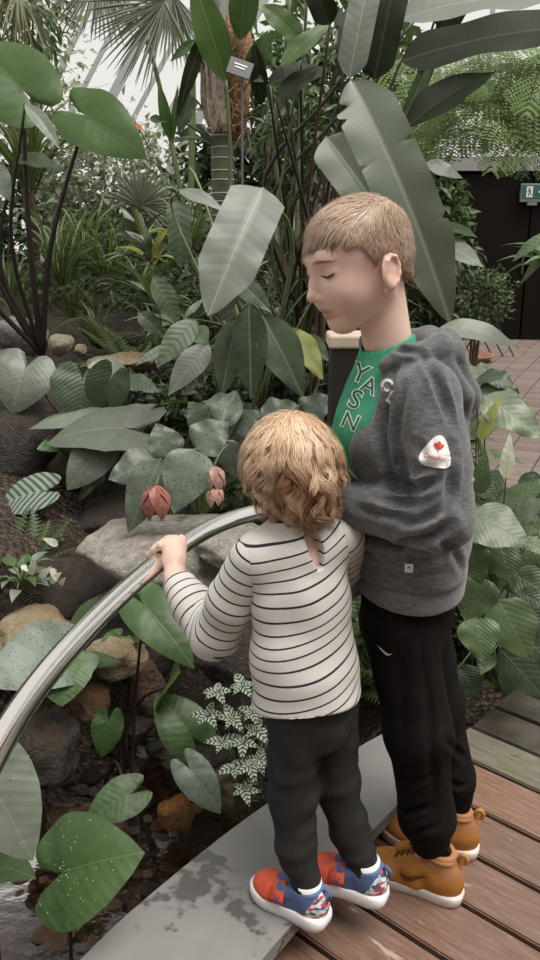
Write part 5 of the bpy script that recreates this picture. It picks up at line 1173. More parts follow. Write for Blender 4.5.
# ------------------------------------------------------------------ head
def head_frame(f, roll=0.):
    f = unit(f); l = unit(np.cross((0, 0, 1), f)); u = np.cross(f, l)
    if roll: c, s_ = math.cos(roll), math.sin(roll); l, u = l*c+u*s_, u*c-l*s_
    return np.stack([f, l, u], 1)          # columns: forward, left, up
def add_head(fd, O, R, s, baby=0.):
    P = lambda x, y, z: O+R@(v3(x, y, z)*s)
    E = lambda c, r, k=.01, op='u', Rr=None: fd.ell(P(*c), v3(*r)*s, R if Rr is None else R@Rr, k*s, op)
    C = lambda a, b, r1, r2, k=.01, op='u': fd.cone(P(*a), P(*b), r1*s, r2*s, k*s, op)
    E((-.012, 0, .040), (.088, .072, .080)); E((.012, 0, .045), (.072, .066, .068), .02)
    E((.034, 0, -.006), (.052, .054, .062), .03)
    for y in (-1, 1):
        C((-.004, y*.048, -.028), (.056, y*.012, -.064), .018, .015, .03)
        E((.056, y*.034, -.014), (.028, .024, .026), .03)
    E((.0620, 0, -.0650), (.018, .020, .016), .018)
    C((.070, -.026, .045), (.070, .026, .045), .010, .010, .025)
    for y in (-1, 1):
        E((.092, y*.035, .0275), (.015, .016, .010), .014, 's'); E((.0665, y*.034, .0255), (.0135, .0155, .0120), .006)
    C((.077, 0, .032), (.0985, 0, -.004), .0065, .0085, .013); E((.1000, 0, -.0085), (.0100, .0100, .0085), .007)
    for y in (-1, 1): E((.0905, y*.0120, -.0135), (.0090, .0062, .0070), .006)
    for y in (-1, 1): E((.096, y*.0055, -.0190), (.004, .0032, .003), .003, 's')
    E((.076, 0, -.032), (.014, .024, .016), .014)
    fd.chain([P(.072, -.025, -.0405), P(.0805, -.013, -.0365), P(.0835, 0, -.0355), P(.0805, .013, -.0365), P(.072, .025, -.0405)], [.0025*s, .0045*s, .0050*s, .0045*s, .0025*s], .004*s)
    fd.chain([P(.071, -.024, -.0425), P(.0775, -.012, -.0470), P(.0800, 0, -.0478), P(.0775, .012, -.0470), P(.071, .024, -.0425)], [.0025*s, .0050*s, .0058*s, .0050*s, .0025*s], .004*s)
    fd.chain([P(.0765, -.026, -.0420), P(.0855, -.013, -.0415), P(.0900, 0, -.0412), P(.0855, .013, -.0415), P(.0765, .026, -.0420)], [.0012*s, .0026*s, .0030*s, .0026*s, .0012*s], .002*s, 's')
    for y in (-1, 1):
        Re = np.array(Matrix.Rotation(y*math.radians(22), 3, 'Z') @ Matrix.Rotation(math.radians(-12), 3, 'Y')); ec = (-.010, y*.076, -.002)
        E(ec, (.0205, .0065, .0290), .006, 'u', Re)
        pts = [(.010, .003, .002), (.009, .004, .018), (.000, .005, .026), (-.011, .006, .023), (-.017, .006, .010), (-.016, .006, -.004), (-.010, .005, -.016), (-.002, .003, -.024)]
        Q = [P(*(np.array(ec)+Re@np.array([q[0], q[1]*y, q[2]]))) for q in pts]
        fd.chain(Q, [.0038*s]*len(Q), .003*s)
        E(tuple(np.array(ec)+Re@np.array([.001, y*.0075, -.002])), (.0100, .0042, .0135), .004, 's', Re)
        E(tuple(np.array(ec)+Re@np.array([-.004, y*.0062, .012])), (.0075, .0028, .008), .004, 's', Re)
        E((-.0005, y*.0745, -.029), (.008, .0045, .008), .004)
def lip_attr(O, R, s):
    def fn(V):
        q = (V-O)@R/s; a = ((q[:, 2]+.0360)/.0055)**2+(q[:, 1]/.026)**2; b = ((q[:, 2]+.0470)/.0062)**2+(q[:, 1]/.024)**2
        return np.where(q[:, 0] > .066, np.clip(1.6-1.2*np.minimum(a, b), 0, 1)*.8, 0)
    return fn
def blush_attr(O, R, s, hands=()):
    def fn(V):
        q = (V-O)@R/s; o = np.zeros(len(V))
        for y in (-1, 1): o = np.maximum(o, .30*np.exp(-(((q[:, 0]-.06)/.03)**2+((q[:, 1]-y*.045)/.025)**2+((q[:, 2]+.014)/.02)**2))); o = np.maximum(o, .35*np.exp(-(((q[:, 0]+.012)/.025)**2+((q[:, 1]-y*.082)/.012)**2+((q[:, 2])/.035)**2)))
        o = np.maximum(o, .3*np.exp(-(((q[:, 0]-.105)/.012)**2+(q[:, 1]/.012)**2+((q[:, 2]+.012)/.012)**2)))
        for h in hands: o = np.maximum(o, .25*np.exp(-np.sum((V-h)**2, 1)/.03**2))
        return o
    return fn
def add_hand(fd, wrist, d, nrm, thumb, s=1.0, curl=.6):
    """relaxed hand: d = wrist->fingers, nrm = back of hand, thumb = side of the thumb"""
    d, nrm, th = unit(d), unit(nrm), unit(thumb); w = np.asarray(wrist, float)
    kn = []
    for i, (o, ln) in enumerate(((.026, .066), (.009, .072), (-.009, .068), (-.025, .054))):
        k = w+d*(.078-abs(i-1)*.004)*s+th*o*s; kn.append(k); fd.cone(w+th*o*.55*s+d*.012*s, k, .014*s, .0115*s, .012*s)
        p = k; dd = d; sg = [.42, .32, .26]
        for j in range(3):
            a = curl*(.5+.25*j); dd = unit(dd*math.cos(a)-nrm*math.sin(a)*1.0) if j else unit(d*math.cos(curl*.5)-nrm*math.sin(curl*.5)); q = p+dd*ln*sg[j]*s; fd.cone(p, q, (.0088-.0008*j)*s, (.0082-.0010*j)*s, .002*s); p = q
    b = w+d*.02*s+th*.018*s; t1 = b+(th*.8+d*.6-nrm*.25)*.034*s; t2 = t1+unit(d*.9+th*.3-nrm*.3)*.028*s; t3 = t2+unit(d*1.0-nrm*.35)*.022*s; fd.chain([b, t1, t2, t3], [.014*s, .0105*s, .009*s, .0075*s], .006*s)
def ribbons(name, paths, widths, nrm, tone, mat, parent):
    """paths (N,n,3); a thin tapering ribbon per hair"""
    Nn, n, _ = paths.shape; t = np.gradient(paths, axis=1); s_ = np.cross(t, nrm); s_ /= np.maximum(np.linalg.norm(s_, axis=2), 1e-9)[:, :, None]
    w = widths[:, None, None]*np.linspace(1, .25, n)[None, :, None]*.5; V = np.stack([paths-s_*w, paths+s_*w], 2).reshape(-1, 3)
    base = (np.arange(Nn)[:, None]*n+np.arange(n-1)[None])*2; base = base.reshape(-1, 1); F = base+np.array([0, 1, 3, 2])
    me = mesh(name, V, F); a = me.attributes.new('tone', 'FLOAT', 'POINT'); a.data.foreach_set('value', np.repeat(tone.astype(np.float32).reshape(Nn, n), 2, axis=1).ravel() if tone.ndim == 2 else np.repeat(tone.astype(np.float32), n*2))
    return link(name, me, parent, mat)
# ================================================================== the boy
BF = v3(-.94, -.34, 0); BL = v3(.34, -.94, 0)                # chest: forward, left
HFw = v3(-.93, .37, 0); HL = v3(-.37, -.93, 0)               # hips
hs = 1.06; HR = head_frame((-math.cos(math.radians(24))*math.cos(math.radians(18)), -math.sin(math.radians(24))*math.cos(math.radians(18)), -math.sin(math.radians(18))), math.radians(2))
earW = np.array(at(391, 271, 1.475)); HO = earW-HR@(v3(-.010, .080, 0)*hs)
SC = v3(.232, 1.56, 1.10)                                     # between the shoulders
shL, shR = SC+BL*.135+v3(0, 0, .012), SC-BL*.120+v3(.045, 0, .0)
elL, wrL = v3(.300, 1.352, .912), v3(.152, 1.475, .900)
elR, wrR = v3(.26, 1.79, .92), v3(.12, 1.68, .885)
hipC = v3(.283, 1.565, .66); hipL, hipR = hipC+HL*.060+v3(0, 0, -.03), hipC-HL*.060+v3(0, 0, -.03)
knL, anL = v3(.300, 1.478, .39), v3(.337, 1.487, .10); knR, anR = v3(.362, 1.625, .385), v3(.430, 1.622, .10)
boy = empty('person', (.36, 1.55, 0), 'boy in grey hoodie, black trousers and tan shoes looking down', 'person')
fd = Field((.02, 1.26, .05), (.56, 1.92, 1.50), .0065, (((.05, .30, .0024),), ((1.42, 1.66, .0024),), ((1.175, 1.50, .0024), (.82, .95, .004))))
fd.chain([hipC, v3(.268, 1.562, .82), SC+v3(.01, 0, -.08)], [.068, .070, .080], .05, sq=(BL, 1.25))
fd.cone(shL, shR, .030, .030, .05); fd.cone(SC+v3(.006, 0, 0), HO+HR@v3(-.030, 0, -.030)*hs, .044, .042, .02); fd.cone(SC+v3(.004, 0, .02), HO+HR@v3(-.014, 0, -.040)*hs, .038, .035, .02)
for a, b, c in ((shL, elL, wrL), (shR, elR, wrR)): fd.chain([a, b, c], [.036, .030, .020], .01)
for h, k, a in ((hipL, knL, anL), (hipR, knR, anR)): fd.chain([h, k, a], [.056, .042, .022], .03)
for a, d in ((anL, unit((-.887, .461, 0))), (anR, unit((-.95, .31, 0)))): fd.chain([a+v3(0, 0, 0), a+d*.05+v3(0, 0, -.055), a+d*.10+v3(0, 0, -.065)], [.020, .012, .010], .005)
add_head(fd, HO, HR, hs)
dL = unit(wrL-elL); add_hand(fd, wrL+dL*.012, dL+v3(-.2, .1, -.1), v3(0, -.3, 1), v3(-.2, 1, .2), .82, .7)
dR = unit(wrR-elR); add_hand(fd, wrR+dR*.012, dR+v3(0, -.2, -.1), v3(-.2, .2, 1), v3(.2, -1, .3), .82, .7)
skin = from_field('body', fd, M_SKIN, boy, None, 1, {'lip': lip_attr(HO, HR, hs), 'blush': blush_attr(HO, HR, hs)})
bvh_b = obj_bvh(skin); hp_ = lambda x, y, z: Vector(HO+HR@(v3(x, y, z)*hs))
def on_face(x, y, z, lift=.0):
    o = hp_(x, y, z); d = Vector(HR@v3(1, 0, 0)); h = bvh_b.ray_cast(o+d*.22, -d, .4); return (h[0] if h[0] is not None else o)+d*lift
MB().tube([on_face(0, y_, -.0418, -.0012) for y_ in np.linspace(-.023, .023, 11)], [.0004+.0011*math.sin(math.pi*t) for t in np.linspace(0, 1, 11)], 6).build('mouth_gap_shade', plain('lip_gap_shade', (.09, .025, .02), .6), boy, smooth=True)  # dark strip that puts the shade between the lips into colour
for y in (-1, 1):
    lid = [on_face(0, y*(.0195+.0285*t), .0232-.0040*math.sin(math.pi*t)+.001*t, .0008) for t in np.linspace(0, 1, 9)]
    MB().tube(lid, [.0010+.0014*math.sin(math.pi*t*.9) for t in np.linspace(0, 1, 9)], 6).build('eyelashes', M_LASH, boy, smooth=True)
    sl = [on_face(0, y*(.0225+.0225*t), .0210-.0040*math.sin(math.pi*t), .0006) for t in np.linspace(0, 1, 8)]
    MB().tube(sl, [.0005+.0016*math.sin(math.pi*t) for t in np.linspace(0, 1, 8)], 6).build('eye', M_EYE, boy, smooth=True)
    nb = 130; tt = RNG.random(nb); off = RNG.normal(size=nb)*.0018*(1-.5*tt)
    base_ = np.array([on_face(0, y*(.013+.038*t), .0425+.0045*math.sin(math.pi*(t*.8+.1))+o_, .0005)[:] for t, o_ in zip(tt, off)])
    dv = np.array([HR@unit(v3(-.1, y*.9, .35-.6*t)) for t in tt])*.007; pth = base_[:, None]+dv[:, None]*np.linspace(0, 1, 4)[None, :, None]
    ribbons('eyebrow', pth, np.full(nb, .0010), np.broadcast_to(HR[:, 0], pth.shape), np.clip(.30+.2*RNG.random(nb), 0, 1), M_HAIRB, boy)
# ---- trousers
fd = Field((.10, 1.30, .06), (.58, 1.85, .80), .0052)
fd.cone(hipC+v3(0, 0, .10), hipC+v3(.0, 0, -.02), .094, .096, .03, sq=(HL, 1.20)); fd.plane((.28, 1.56, .765), (0, 0, 1), .01)
fd.chain([hipL, knL+v3(.004, 0, .02), v3(.334, 1.482, .20), anL+v3(.010, 0, .035)], [.074, .066, .053, .040], .03)
fd.chain([hipR, knR, v3(.41, 1.62, .20), anR+v3(-.006, 0, .04)], [.074, .064, .053, .041], .03)
fd.plane((.38, 1.55, .086), (.15, .1, -1), .006)
def dpants(V, n):
    z = V[:, 2]; low = np.clip((.30-z)/.2, 0, 1); return .0035*wr(V, 3, (28, 40, 55))*(.5+low)+low*.0045*wr(V, 5, (70, 90), (0.2, 0, 1))+.003*wr(V, 8, (35, 50), (.6, .2, 1))*np.clip((z-.4)/.2, 0, 1)
PF = [([(420, 640), (428, 700), (432, 760), (434, 810)], .004, .009), ([(398, 640), (402, 700), (402, 760)], .002, .010), ([(388, 800), (405, 812), (432, 806)], .006, .007), ([(392, 826), (412, 834), (436, 826)], .006, .006), ([(390, 770), (410, 782), (436, 776)], .004, .008), ([(372, 640), (378, 680), (384, 720)], .004, .008), ([(445, 740), (458, 752), (466, 760)], .005, .007), ([(448, 780), (460, 788), (468, 784)], .005, .006)]
trs = from_field('trousers', fd, M_PANTS, boy, dpants, 2, None, PF)
# ---- tee
fd = Field((.03, 1.34, .85), (.45, 1.80, 1.25), .004)
fd.chain([v3(.250, 1.562, .86), SC+v3(-.002, 0, -.09), SC+v3(.002, 0, -.01)], [.094, .103, .086], .04, sq=(BL, 1.12)); fd.cone(shL*.85+SC*.15, shR, .036, .036, .05); fd.cone(SC, SC+v3(-.012, -.004, .095), .060, .051, .04)
fd.plane(SC+v3(-.02, -.01, .100), (-.30, -.10, 1), .004); fd.cone(SC+v3(-.010, -.004, .05), SC+v3(-.022, -.010, .16), .0455, .049, .004, 's')
fd.plane(SC+BL*.088, BL, .006); fd.plane(SC-BF*.03, -BF, .006)
tee = from_field('tee_shirt', fd, M_TEE, boy, lambda V, n: .003*wr(V, 12, (40, 60), (0, 0, 1)), 4)
# ---- hoodie
fd = Field((.02, 1.26, .62), (.56, 1.96, 1.29), .0042)
sqh = (unit(BL*.6+HL*.4), 1.25); hz0 = .752
fd.chain([hipC+v3(.0, 0, .02), v3(.278, 1.565, .84), SC+v3(.024, 0, -.09)], [.120, .118, .116], .03, sq=sqh); fd.cone(SC+v3(.014, 0, -.09), SC+v3(.016, 0, -.02), .112, .088, .04, sq=(BL, 1.2))
fd.cone(shL+BL*-.01, shR, .060, .060, .05); fd.cone(SC+v3(.02, 0, 0), SC+v3(.02, 0, .035), .072, .052, .04)
fd.chain([shL+v3(.004, .0, -.012), shL*.45+elL*.55+v3(.004, -.004, 0), elL, elL*.5+wrL*.5, wrL], [.060, .057, .054, .049, .041], .009)
fd.chain([shR, elR, wrR], [.060, .055, .042], .022)
# hood lying round the neck and on the back
ring = [SC+BF*.052+BL*.060+v3(0, 0, .060), SC+BF*.01+BL*.080+v3(0, 0, .080), SC-BF*.05+BL*.072+v3(0, 0, .088), SC-BF*.085+BL*.03+v3(0, 0, .088), SC-BF*.085-BL*.03+v3(0, 0, .088), SC-BF*.05-BL*.072+v3(0, 0, .088), SC+BF*.01-BL*.080+v3(0, 0, .080), SC+BF*.052-BL*.060+v3(0, 0, .060)]
fd.chain(ring, [.014, .021, .026, .028, .028, .026, .021, .014], .012)
fd.chain([SC-BF*.085+BL*.045+v3(0, 0, .075), SC-BF*.125+BL*.02+v3(0, 0, .0), SC-BF*.115+v3(0, 0, -.075)], [.032, .042, .022], .014, sq=(BL, 1.5))
fd.chain([SC-BF*.055+BL*.085+v3(0, 0, .066), SC-BF*.10+BL*.085+v3(0, 0, .0), SC-BF*.12+BL*.045+v3(0, 0, -.085)], [.016, .018, .012], .006)
# neck hole and open front
fd.cone(SC+v3(-.004, 0, .0), SC+v3(-.020, -.006, .16), .048, .058, .008, 's')
def wedge(X, Y, Z):
    px, py, pz = X-SC[0], Y-SC[1], Z-SC[2]; f = px*BF[0]+py*BF[1]; l = px*BL[0]+py*BL[1]; half = .034+.024*np.clip((pz+.20)/.26, 0, 1.3); return np.maximum(np.maximum(np.maximum(l-half, -.24-l), .030-f), -(pz+.215))
fd.apply(wedge, SC+v3(-.2, -.2, -.25), SC+v3(.1, .2, .2), .006, 's')
fd.plane((.28, 1.56, hz0), (0.05, 0.05, -1), .004)
def dhood(V, n):
    armt = np.clip(((V-elL)@unit(wrL-elL))/.19, 0, 1); de = np.linalg.norm(V-elL, axis=1); near = np.exp(-(de/.085)**2); dw = np.exp(-(np.linalg.norm(V-(elL*.55+wrL*.45), axis=1)/.09)**2)
    o = .005*wr(V, 21, (22, 30, 41))+near*.0075*wr(V, 22, (60, 78, 95), (.5, .2, 1))+dw*.006*wr(V, 24, (55, 70), (.9, -.4, .5))
    low = np.clip((.84-V[:, 2])/.10, 0, 1); o += low*.004*wr(V, 25, (55, 80), (.2, .1, 1))
    up = np.clip((V[:, 2]-.93)/.1, 0, 1); o += up*.0035*wr(V, 27, (42, 60), (.8, .1, .5))
    ax_ = np.exp(-(np.linalg.norm(V-(shL*.75+elL*.25+v3(-.06, -.01, -.03)), axis=1)/.05)**2); o -= ax_*.005
    return o
HF = [([(394, 372), (386, 400), (382, 430), (384, 460), (392, 482)], .012, .009), ([(386, 480), (402, 489), (420, 488), (438, 478)], .011, .008), ([(372, 497), (395, 503), (425, 500)], .006, .007),
      ([(352, 528), (375, 538), (400, 543), (430, 538), (452, 524)], .011, .009), ([(447, 425), (452, 455), (450, 490), (444, 520)], .009, .008), ([(420, 352), (436, 378), (447, 405), (455, 430)], .009, .007),
      ([(388, 346), (404, 350), (420, 352)], .006, .006), ([(404, 385), (400, 415), (398, 440)], .005, .008), ([(425, 385), (420, 410), (414, 436)], .004, .008), ([(400, 462), (418, 470), (440, 466)], .006, .008), ([(356, 508), (380, 514), (410, 520)], .006, .008), ([(392, 524), (420, 522), (446, 508)], .005, .007),
      ([(362, 548), (372, 556), (380, 562)], .004, .006), ([(402, 555), (425, 560), (450, 552)], .005, .008), ([(370, 566), (400, 574), (440, 572)], .003, .006), ([(440, 540), (455, 556), (462, 570)], .005, .008), ([(408, 440), (420, 446), (432, 470)], .003, .007)]
hood = from_field('hoodie', fd, M_HOOD, boy, dhood, 1, None, HF)
fd = Field((.10, 1.34, .66), (.46, 1.80, .79), .004)
fd.chain([hipC+v3(-.002, 0, 0), hipC+v3(.0, 0, .11)], [.111, .112], .01, sq=sqh); fd.plane((0, 0, .764), (0, 0, 1), .005); fd.plane((.28, 1.56, .702), (.02, .06, -1), .006)
band_ = from_field('hem_band', fd, M_RIB, boy, lambda V, n: .003*wr(V, 31, (25, 33)), 1)
for wv_, ev in ((wrL, elL), (wrR, elR)):
    fd = Field(wv_-.075, wv_+.075, .0035); dd = unit(wv_-ev); fd.cone(wv_-dd*.012, wv_+dd*.028, .038, .034, 0); fd.cone(wv_+dd*.015, wv_+dd*.06, .026, .026, .004, 's'); fd.plane(wv_+dd*.03, dd, .003); fd.plane(wv_-dd*.02, -dd, .003); from_field('cuff', fd, M_RIB, boy, None, 1)
# prints and badges
bvh_h = obj_bvh(hood); bvh_t = obj_bvh(trs); bvh_te = obj_bvh(tee); bvh_bd = obj_bvh(band_)
def cam_axes(P): 
    n = (CAMP-Vector(P)).normalized(); x = Vector((0, 0, 1)).cross(n).normalized(); return x, n.cross(x), n
def rot2(x, y, a): return x*math.cos(a)+y*math.sin(a), y*math.cos(a)-x*math.sin(a)
def hit_px(bvh, px, py):
    d = ray(px, py).normalized(); h = bvh.ray_cast(CAMP, d, 5); return h[0]
MAPLE = [(0, 1), (.13, .72), (.33, .82), (.27, .38), (.50, .60), (.56, .46), (.88, .50), (.76, .24), (.90, .12), (.42, -.22), (.48, -.40), (.06, -.33), (.06, -.80)]
MAPLE = MAPLE+[(-x, y) for x, y in MAPLE[:0:-1]]
def rounded_tri(w, h, r=.40):
    P = [Vector((0, h*.55)), Vector((w*.5, -h*.42)), Vector((-w*.5, -h*.42))]; out = []
    for i in range(3):
        a, b, c = P[i-1], P[i], P[(i+1) % 3]; p0 = b+(a-b)*r; p1 = b+(c-b)*r
        for t in np.linspace(0, 1, 8): out.append(tuple(p0*(1-t)**2+b*2*t*(1-t)+p1*t*t))
    return out[::-1]
Ph = hit_px(bvh_h, 437, 450)
if Ph is not None:
    x, y, n = cam_axes(Ph); x, y = rot2(x, y, math.radians(-8)); u1 = Ph.y*.956/FPX*1.07
    pa = decal('patch', [rounded_tri(44*u1, 42*u1)], bvh_h, Ph, x, y, M_PATCH, boy, .001, 4, .0015); pa['label'] = 'white rounded triangle sleeve patch'
    for s_ in (.0040,):
        decal('maple_leaf', [[(q[0]*6.2*u1+1*u1, q[1]*6.6*u1+3.5*u1) for q in MAPLE]], bvh_h, Ph, x, y, M_RED, pa, s_, 2)
        decal('script_lettering', [[(q[0], q[1]-7.5*u1) for q in P_] for P_ in text_polys('Canadiana', 6.2*u1, .35)], bvh_h, Ph, x, y, M_RED, pa, s_, 1)
for t_, px, py, sz in (('C', 386, 385, 15), ('L', 391, 398, 15)):
    Pc = hit_px(bvh_h, px, py)
    if Pc is not None: x, y, n = cam_axes(Pc); x, y = rot2(x, y, math.radians(-30)); decal('chest_letter', text_polys(t_, sz*Pc.y/FPX*1.1, 0, .0012), bvh_h, Pc, x, y, M_WPRINT, boy, .0012, 1)
M_TEED = plain('tee_print_fill', (.03, .115, .075), .85, .15)
for t_, px, py, sz in (('Y', 360, 374, 24), ('A', 369, 386, 21), ('S', 355, 400, 25), ('N', 350, 422, 21)):
    Pc = hit_px(bvh_te, px, py)
    if Pc is not None:
        x, y, n = cam_axes(Pc); x, y = rot2(x, y, math.radians(-22)); z_ = sz*Pc.y/FPX*1.1
        lt = decal('print_letter', text_polys(t_, z_, 0, .0020), bvh_te, Pc, x, y, M_TEEW, boy, .0010, 1); decal('letter_fill', text_polys(t_, z_, 0, -.0001), bvh_te, Pc, x, y, M_TEED, lt, .0022, 1)
Pc = hit_px(bvh_h, 409, 568)
if Pc is not None:
    x, y, n = cam_axes(Pc); tg = decal('hem_tag', [[(-.0075, -.0075), (.0075, -.0075), (.0075, .0075), (-.0075, .0075)]], bvh_h, Pc, x, y, M_PATCH, boy, .001, 2, .001); decal('tag_mark', [[(.003*math.cos(a), .003*math.sin(a)) for a in np.linspace(0, 5.9, 8)]], bvh_h, Pc, x, y, M_DARKP, tg, .0025)
SWOOSH = [(-1.0, .30), (-.82, -.02), (-.55, -.16), (-.2, -.10), (1.0, .42), (-.25, .10), (-.62, .06), (-.82, .14)]
Pc = hit_px(bvh_t, 383, 652)
if Pc is not None: x, y, n = cam_axes(Pc); x, y = rot2(x, y, math.radians(-22)); decal('trouser_mark', [[(-q[0]*.017, q[1]*.017) for q in SWOOSH][::-1]], bvh_t, Pc, x, y, M_PATCH, boy, .001, 2)
# zip edge of the open hoodie
# ---- shoes of the boy
def sole_mesh(Ln, ws, levels):
    xs = np.array([p[0] for p in ws])*Ln; hw = np.array([p[1] for p in ws]); outl = [(x, w) for x, w in zip(xs, hw)]+[(x, -w) for x, w in zip(xs[::-1], hw[::-1])]
    n = len(outl); V = []; F = []; cx_ = Ln*.48
    for z, s_, toe in levels:
        for x, y in outl: V.append((cx_+(x-cx_)*s_, y*s_, z+toe*max(0, (x/Ln-.7)/.3)**2))
    for i in range(len(levels)-1): F += [(i*n+k, i*n+(k+1) % n, (i+1)*n+(k+1) % n, (i+1)*n+k)[::-1] for k in range(n)]
    F += [tuple(range(n)), tuple((len(levels)-1)*n+k for k in range(n))[::-1]]; return V, F
def place(o, M):
    off = total_off(o.parent); me = o.data; me.transform(M); o.location = -off
def frame_M(heel, d):
    d = unit(d); l = np.cross((0, 0, 1), d); M = Matrix.Identity(4)
    for i in range(3): M[i][0], M[i][1], M[i][2], M[i][3] = d[i], l[i], (0, 0, 1)[i], heel[i]
    return M
WS = [(0, .010), (.015, .020), (.05, .029), (.12, .0335), (.25, .0335), (.40, .0315), (.55, .0350), (.68, .0395), (.78, .0395), (.88, .034), (.95, .024), (.985, .014), (1, .006)]
def boy_shoe(heel, d, side):
    sh = empty('shoe', (heel[0], heel[1], heel[2])); sh.parent = boy; sh.location = Vector(heel)-boy.location; M = frame_M(heel, d); Ln = .232
    V, F = sole_mesh(Ln, WS, [(.0, .93, .006), (.004, .985, .006), (.020, 1.0, .006), (.027, .97, .006)]); o = link('sole', mesh('sole', V, F), sh, M_SOLE); place(o, M)
    fd = Field((-.02, -.06, .0), (.25, .06, .16), .0028)
    fd.ell((.172, 0, .028), (.054, .0370, .036), None, .01); fd.chain([(.17, 0, .036), (.115, 0, .062), (.085, 0, .082)], [.026, .030, .031], .02, sq=((0, 1, 0), 1.12)); fd.ell((.052, 0, .050), (.052, .0345, .060), None, .015); fd.cone((.055, 0, .06), (.060, 0, .118), .037, .0385, .015, sq=((0, 1, 0), .88))
    fd.cone((.10, 0, .028), (.16, 0, .028), .034, .036, .012)
    fd.plane((0, 0, .020), (0, 0, -1)); fd.plane((.05, 0, .122), (-.28, 0, 1), .006); fd.cone((.06, 0, .085), (.066, 0, .17), .026, .034, .004, 's', sq=((0, 1, 0), .85))
    up = from_field('upper', fd, M_TAN_S, sh, lambda V, n: .0008*wr(V, 4, (90, 120)), 1)
    off = -(Vector(sh.location)+Vector(boy.location)); up.data.transform(M); up.location = off
    # padded collar
    ringp = []
    for a in np.linspace(0, 2*math.pi, 25):
        x_, y_ = .060+.0345*math.cos(a), .0285*math.sin(a); ringp.append(M @ Vector((x_, y_, .112+.28*(x_-.05)-.004)))
    MB().tube(ringp, .0085, 10, False).build('collar', M_COLLAR, sh, smooth=True)
    Mi = M.inverted(); loc = lambda c: np.c_[c, np.ones(len(c))]@np.array(Mi).T
    submesh(up, lambda c: (loc(c)[:, 2]-.35*(loc(c)[:, 0]-.05) > .082) & (loc(c)[:, 0] < .095), 'collar_pad', M_COLLAR, sh)
    lp = [M @ Vector((.012+.008*math.cos(a)-.006, 0, .112+.010*math.sin(a))) for a in np.linspace(0, 2*math.pi, 15)]; MB().tube(lp, .005, 8, False).build('heel_loop', M_TAN_S, sh, smooth=True)
    bv = BVHTree.FromPolygons([tuple(v.co) for v in up.data.vertices], [tuple(p.vertices) for p in up.data.polygons])
    def on(x_, y_, lift=.001):
        q = M @ Vector((x_, y_, .25)); h = bv.ray_cast(q, Vector((0, 0, -1)), .4); return (h[0] if h[0] is not None else q-Vector((0, 0, .19)))+Vector((0, 0, lift))
    tg = [on(.150-.010*i, 0, .004) for i in range(6)]+[M @ Vector((.098, 0, .118)), M @ Vector((.094, 0, .135))]; 
    MB().tube(tg, [.012]*6+[.014, .013], 10).build('tongue', M_TAN_S, sh, smooth=True)
    for i in range(5):
        xx = .148-.0125*i; MB().tube([on(xx+.003, -.020, .002), on(xx, -.008, .006), on(xx-.002, .008, .006), on(xx+.003, .020, .002)], .0030, 6).build('lace', M_LACE, sh, smooth=True)
    c0 = on(.096, 0, .012); 
    for s_ in (-1, 1):
        fw = Vector(unit(d)); lf = Vector(np.cross((0, 0, 1), unit(d)))
        MB().tube(spline([c0, c0+lf*.022*s_+Vector((0, 0, .012)), c0+lf*.040*s_+fw*.012+Vector((0, 0, -.004)), c0+lf*.026*s_+fw*.02+Vector((0, 0, -.010)), c0+fw*.004+Vector((0, 0, .001))], 14), .0022, 6).build('lace_loop', M_LACE, sh, smooth=True)
    Mr = M.to_3x3()
    for s_ in (1, -1):
        C_ = M @ Vector((.100, s_*.034, .048)); ux = Mr @ Vector((-s_, 0, 0)); uy = Mr @ Vector((0, 0, 1))
        decal('side_mark', [[(q[0]*.034*s_, q[1]*.058) for q in (SWOOSH if s_ > 0 else [(-a, b) for a, b in SWOOSH])]], bv, C_, ux, uy, M_SWOOSH, sh, .0022, 3)
    so2 = [M @ Vector((x_, y_, .0275)) for x_, y_ in ((.02, .0), (.02, 0))]
    return sh
boy_shoe(v3(.417, 1.451, 0), (-.887, .461, 0), 1); boy_shoe(v3(.486, 1.594, 0), (-.95, .31, 0), -1)
# ---- hair of the boy
def hair_cap(O, R, s, keep, thick, name, mat, parent, h=.003):
    lo, hi = O-.14*s, O+.16*s; fd = Field(lo, hi, h); P = lambda x, y, z: O+R@(v3(x, y, z)*s)
    fd.ell(P(-.012, 0, .040), (v3(.088, .072, .080)+thick)*s, R, .005); fd.ell(P(.012, 0, .045), (v3(.072, .066, .068)+thick)*s, R, .02*s); fd.cone(P(-.04, 0, 0), P(-.045, 0, -.045), (.052+thick)*s, (.042+thick*.6)*s, .02*s)
    def cut(X, Y, Z):
        p = (X-O[0], Y-O[1], Z-O[2]); q = [(p[0]*R[0, i]+p[1]*R[1, i]+p[2]*R[2, i])/s for i in range(3)]; return keep(*q)*s
    fd.apply(cut, lo, hi, .004, 'i'); return from_field(name, fd, mat, parent, None, 1, {'tone': lambda V: .35+.25*wr(V, 2, (90, 130, 200))})
def keep_boy(x, y, z):
    ay = np.abs(y)
    front = x-(.058-.25*np.clip(.085-z, 0, .2)-.10*np.clip(ay-.03, 0, 1))        # hairline at the forehead
    front = np.where(z < .055, np.maximum(front, x-(.030-.9*np.clip(.055-z, 0, 1)*.55)), front)
    side = .004-z+np.where(x < -.02, -.75*np.clip(-.02-x, 0, .1), 0)              # above the ears, lower on the nape
    side = np.where((x > -.005) & (x < .03), np.minimum(side, (-.012-z)), side)
    ear = .024-np.sqrt((x+.010)**2*1.2+(z+.004)**2*.55)+np.where(ay > .05, 0, -1)
    return np.maximum(np.maximum(front, side), ear)
cap = hair_cap(HO, HR, hs, keep_boy, .0045, 'hair', M_HAIRB, boy)
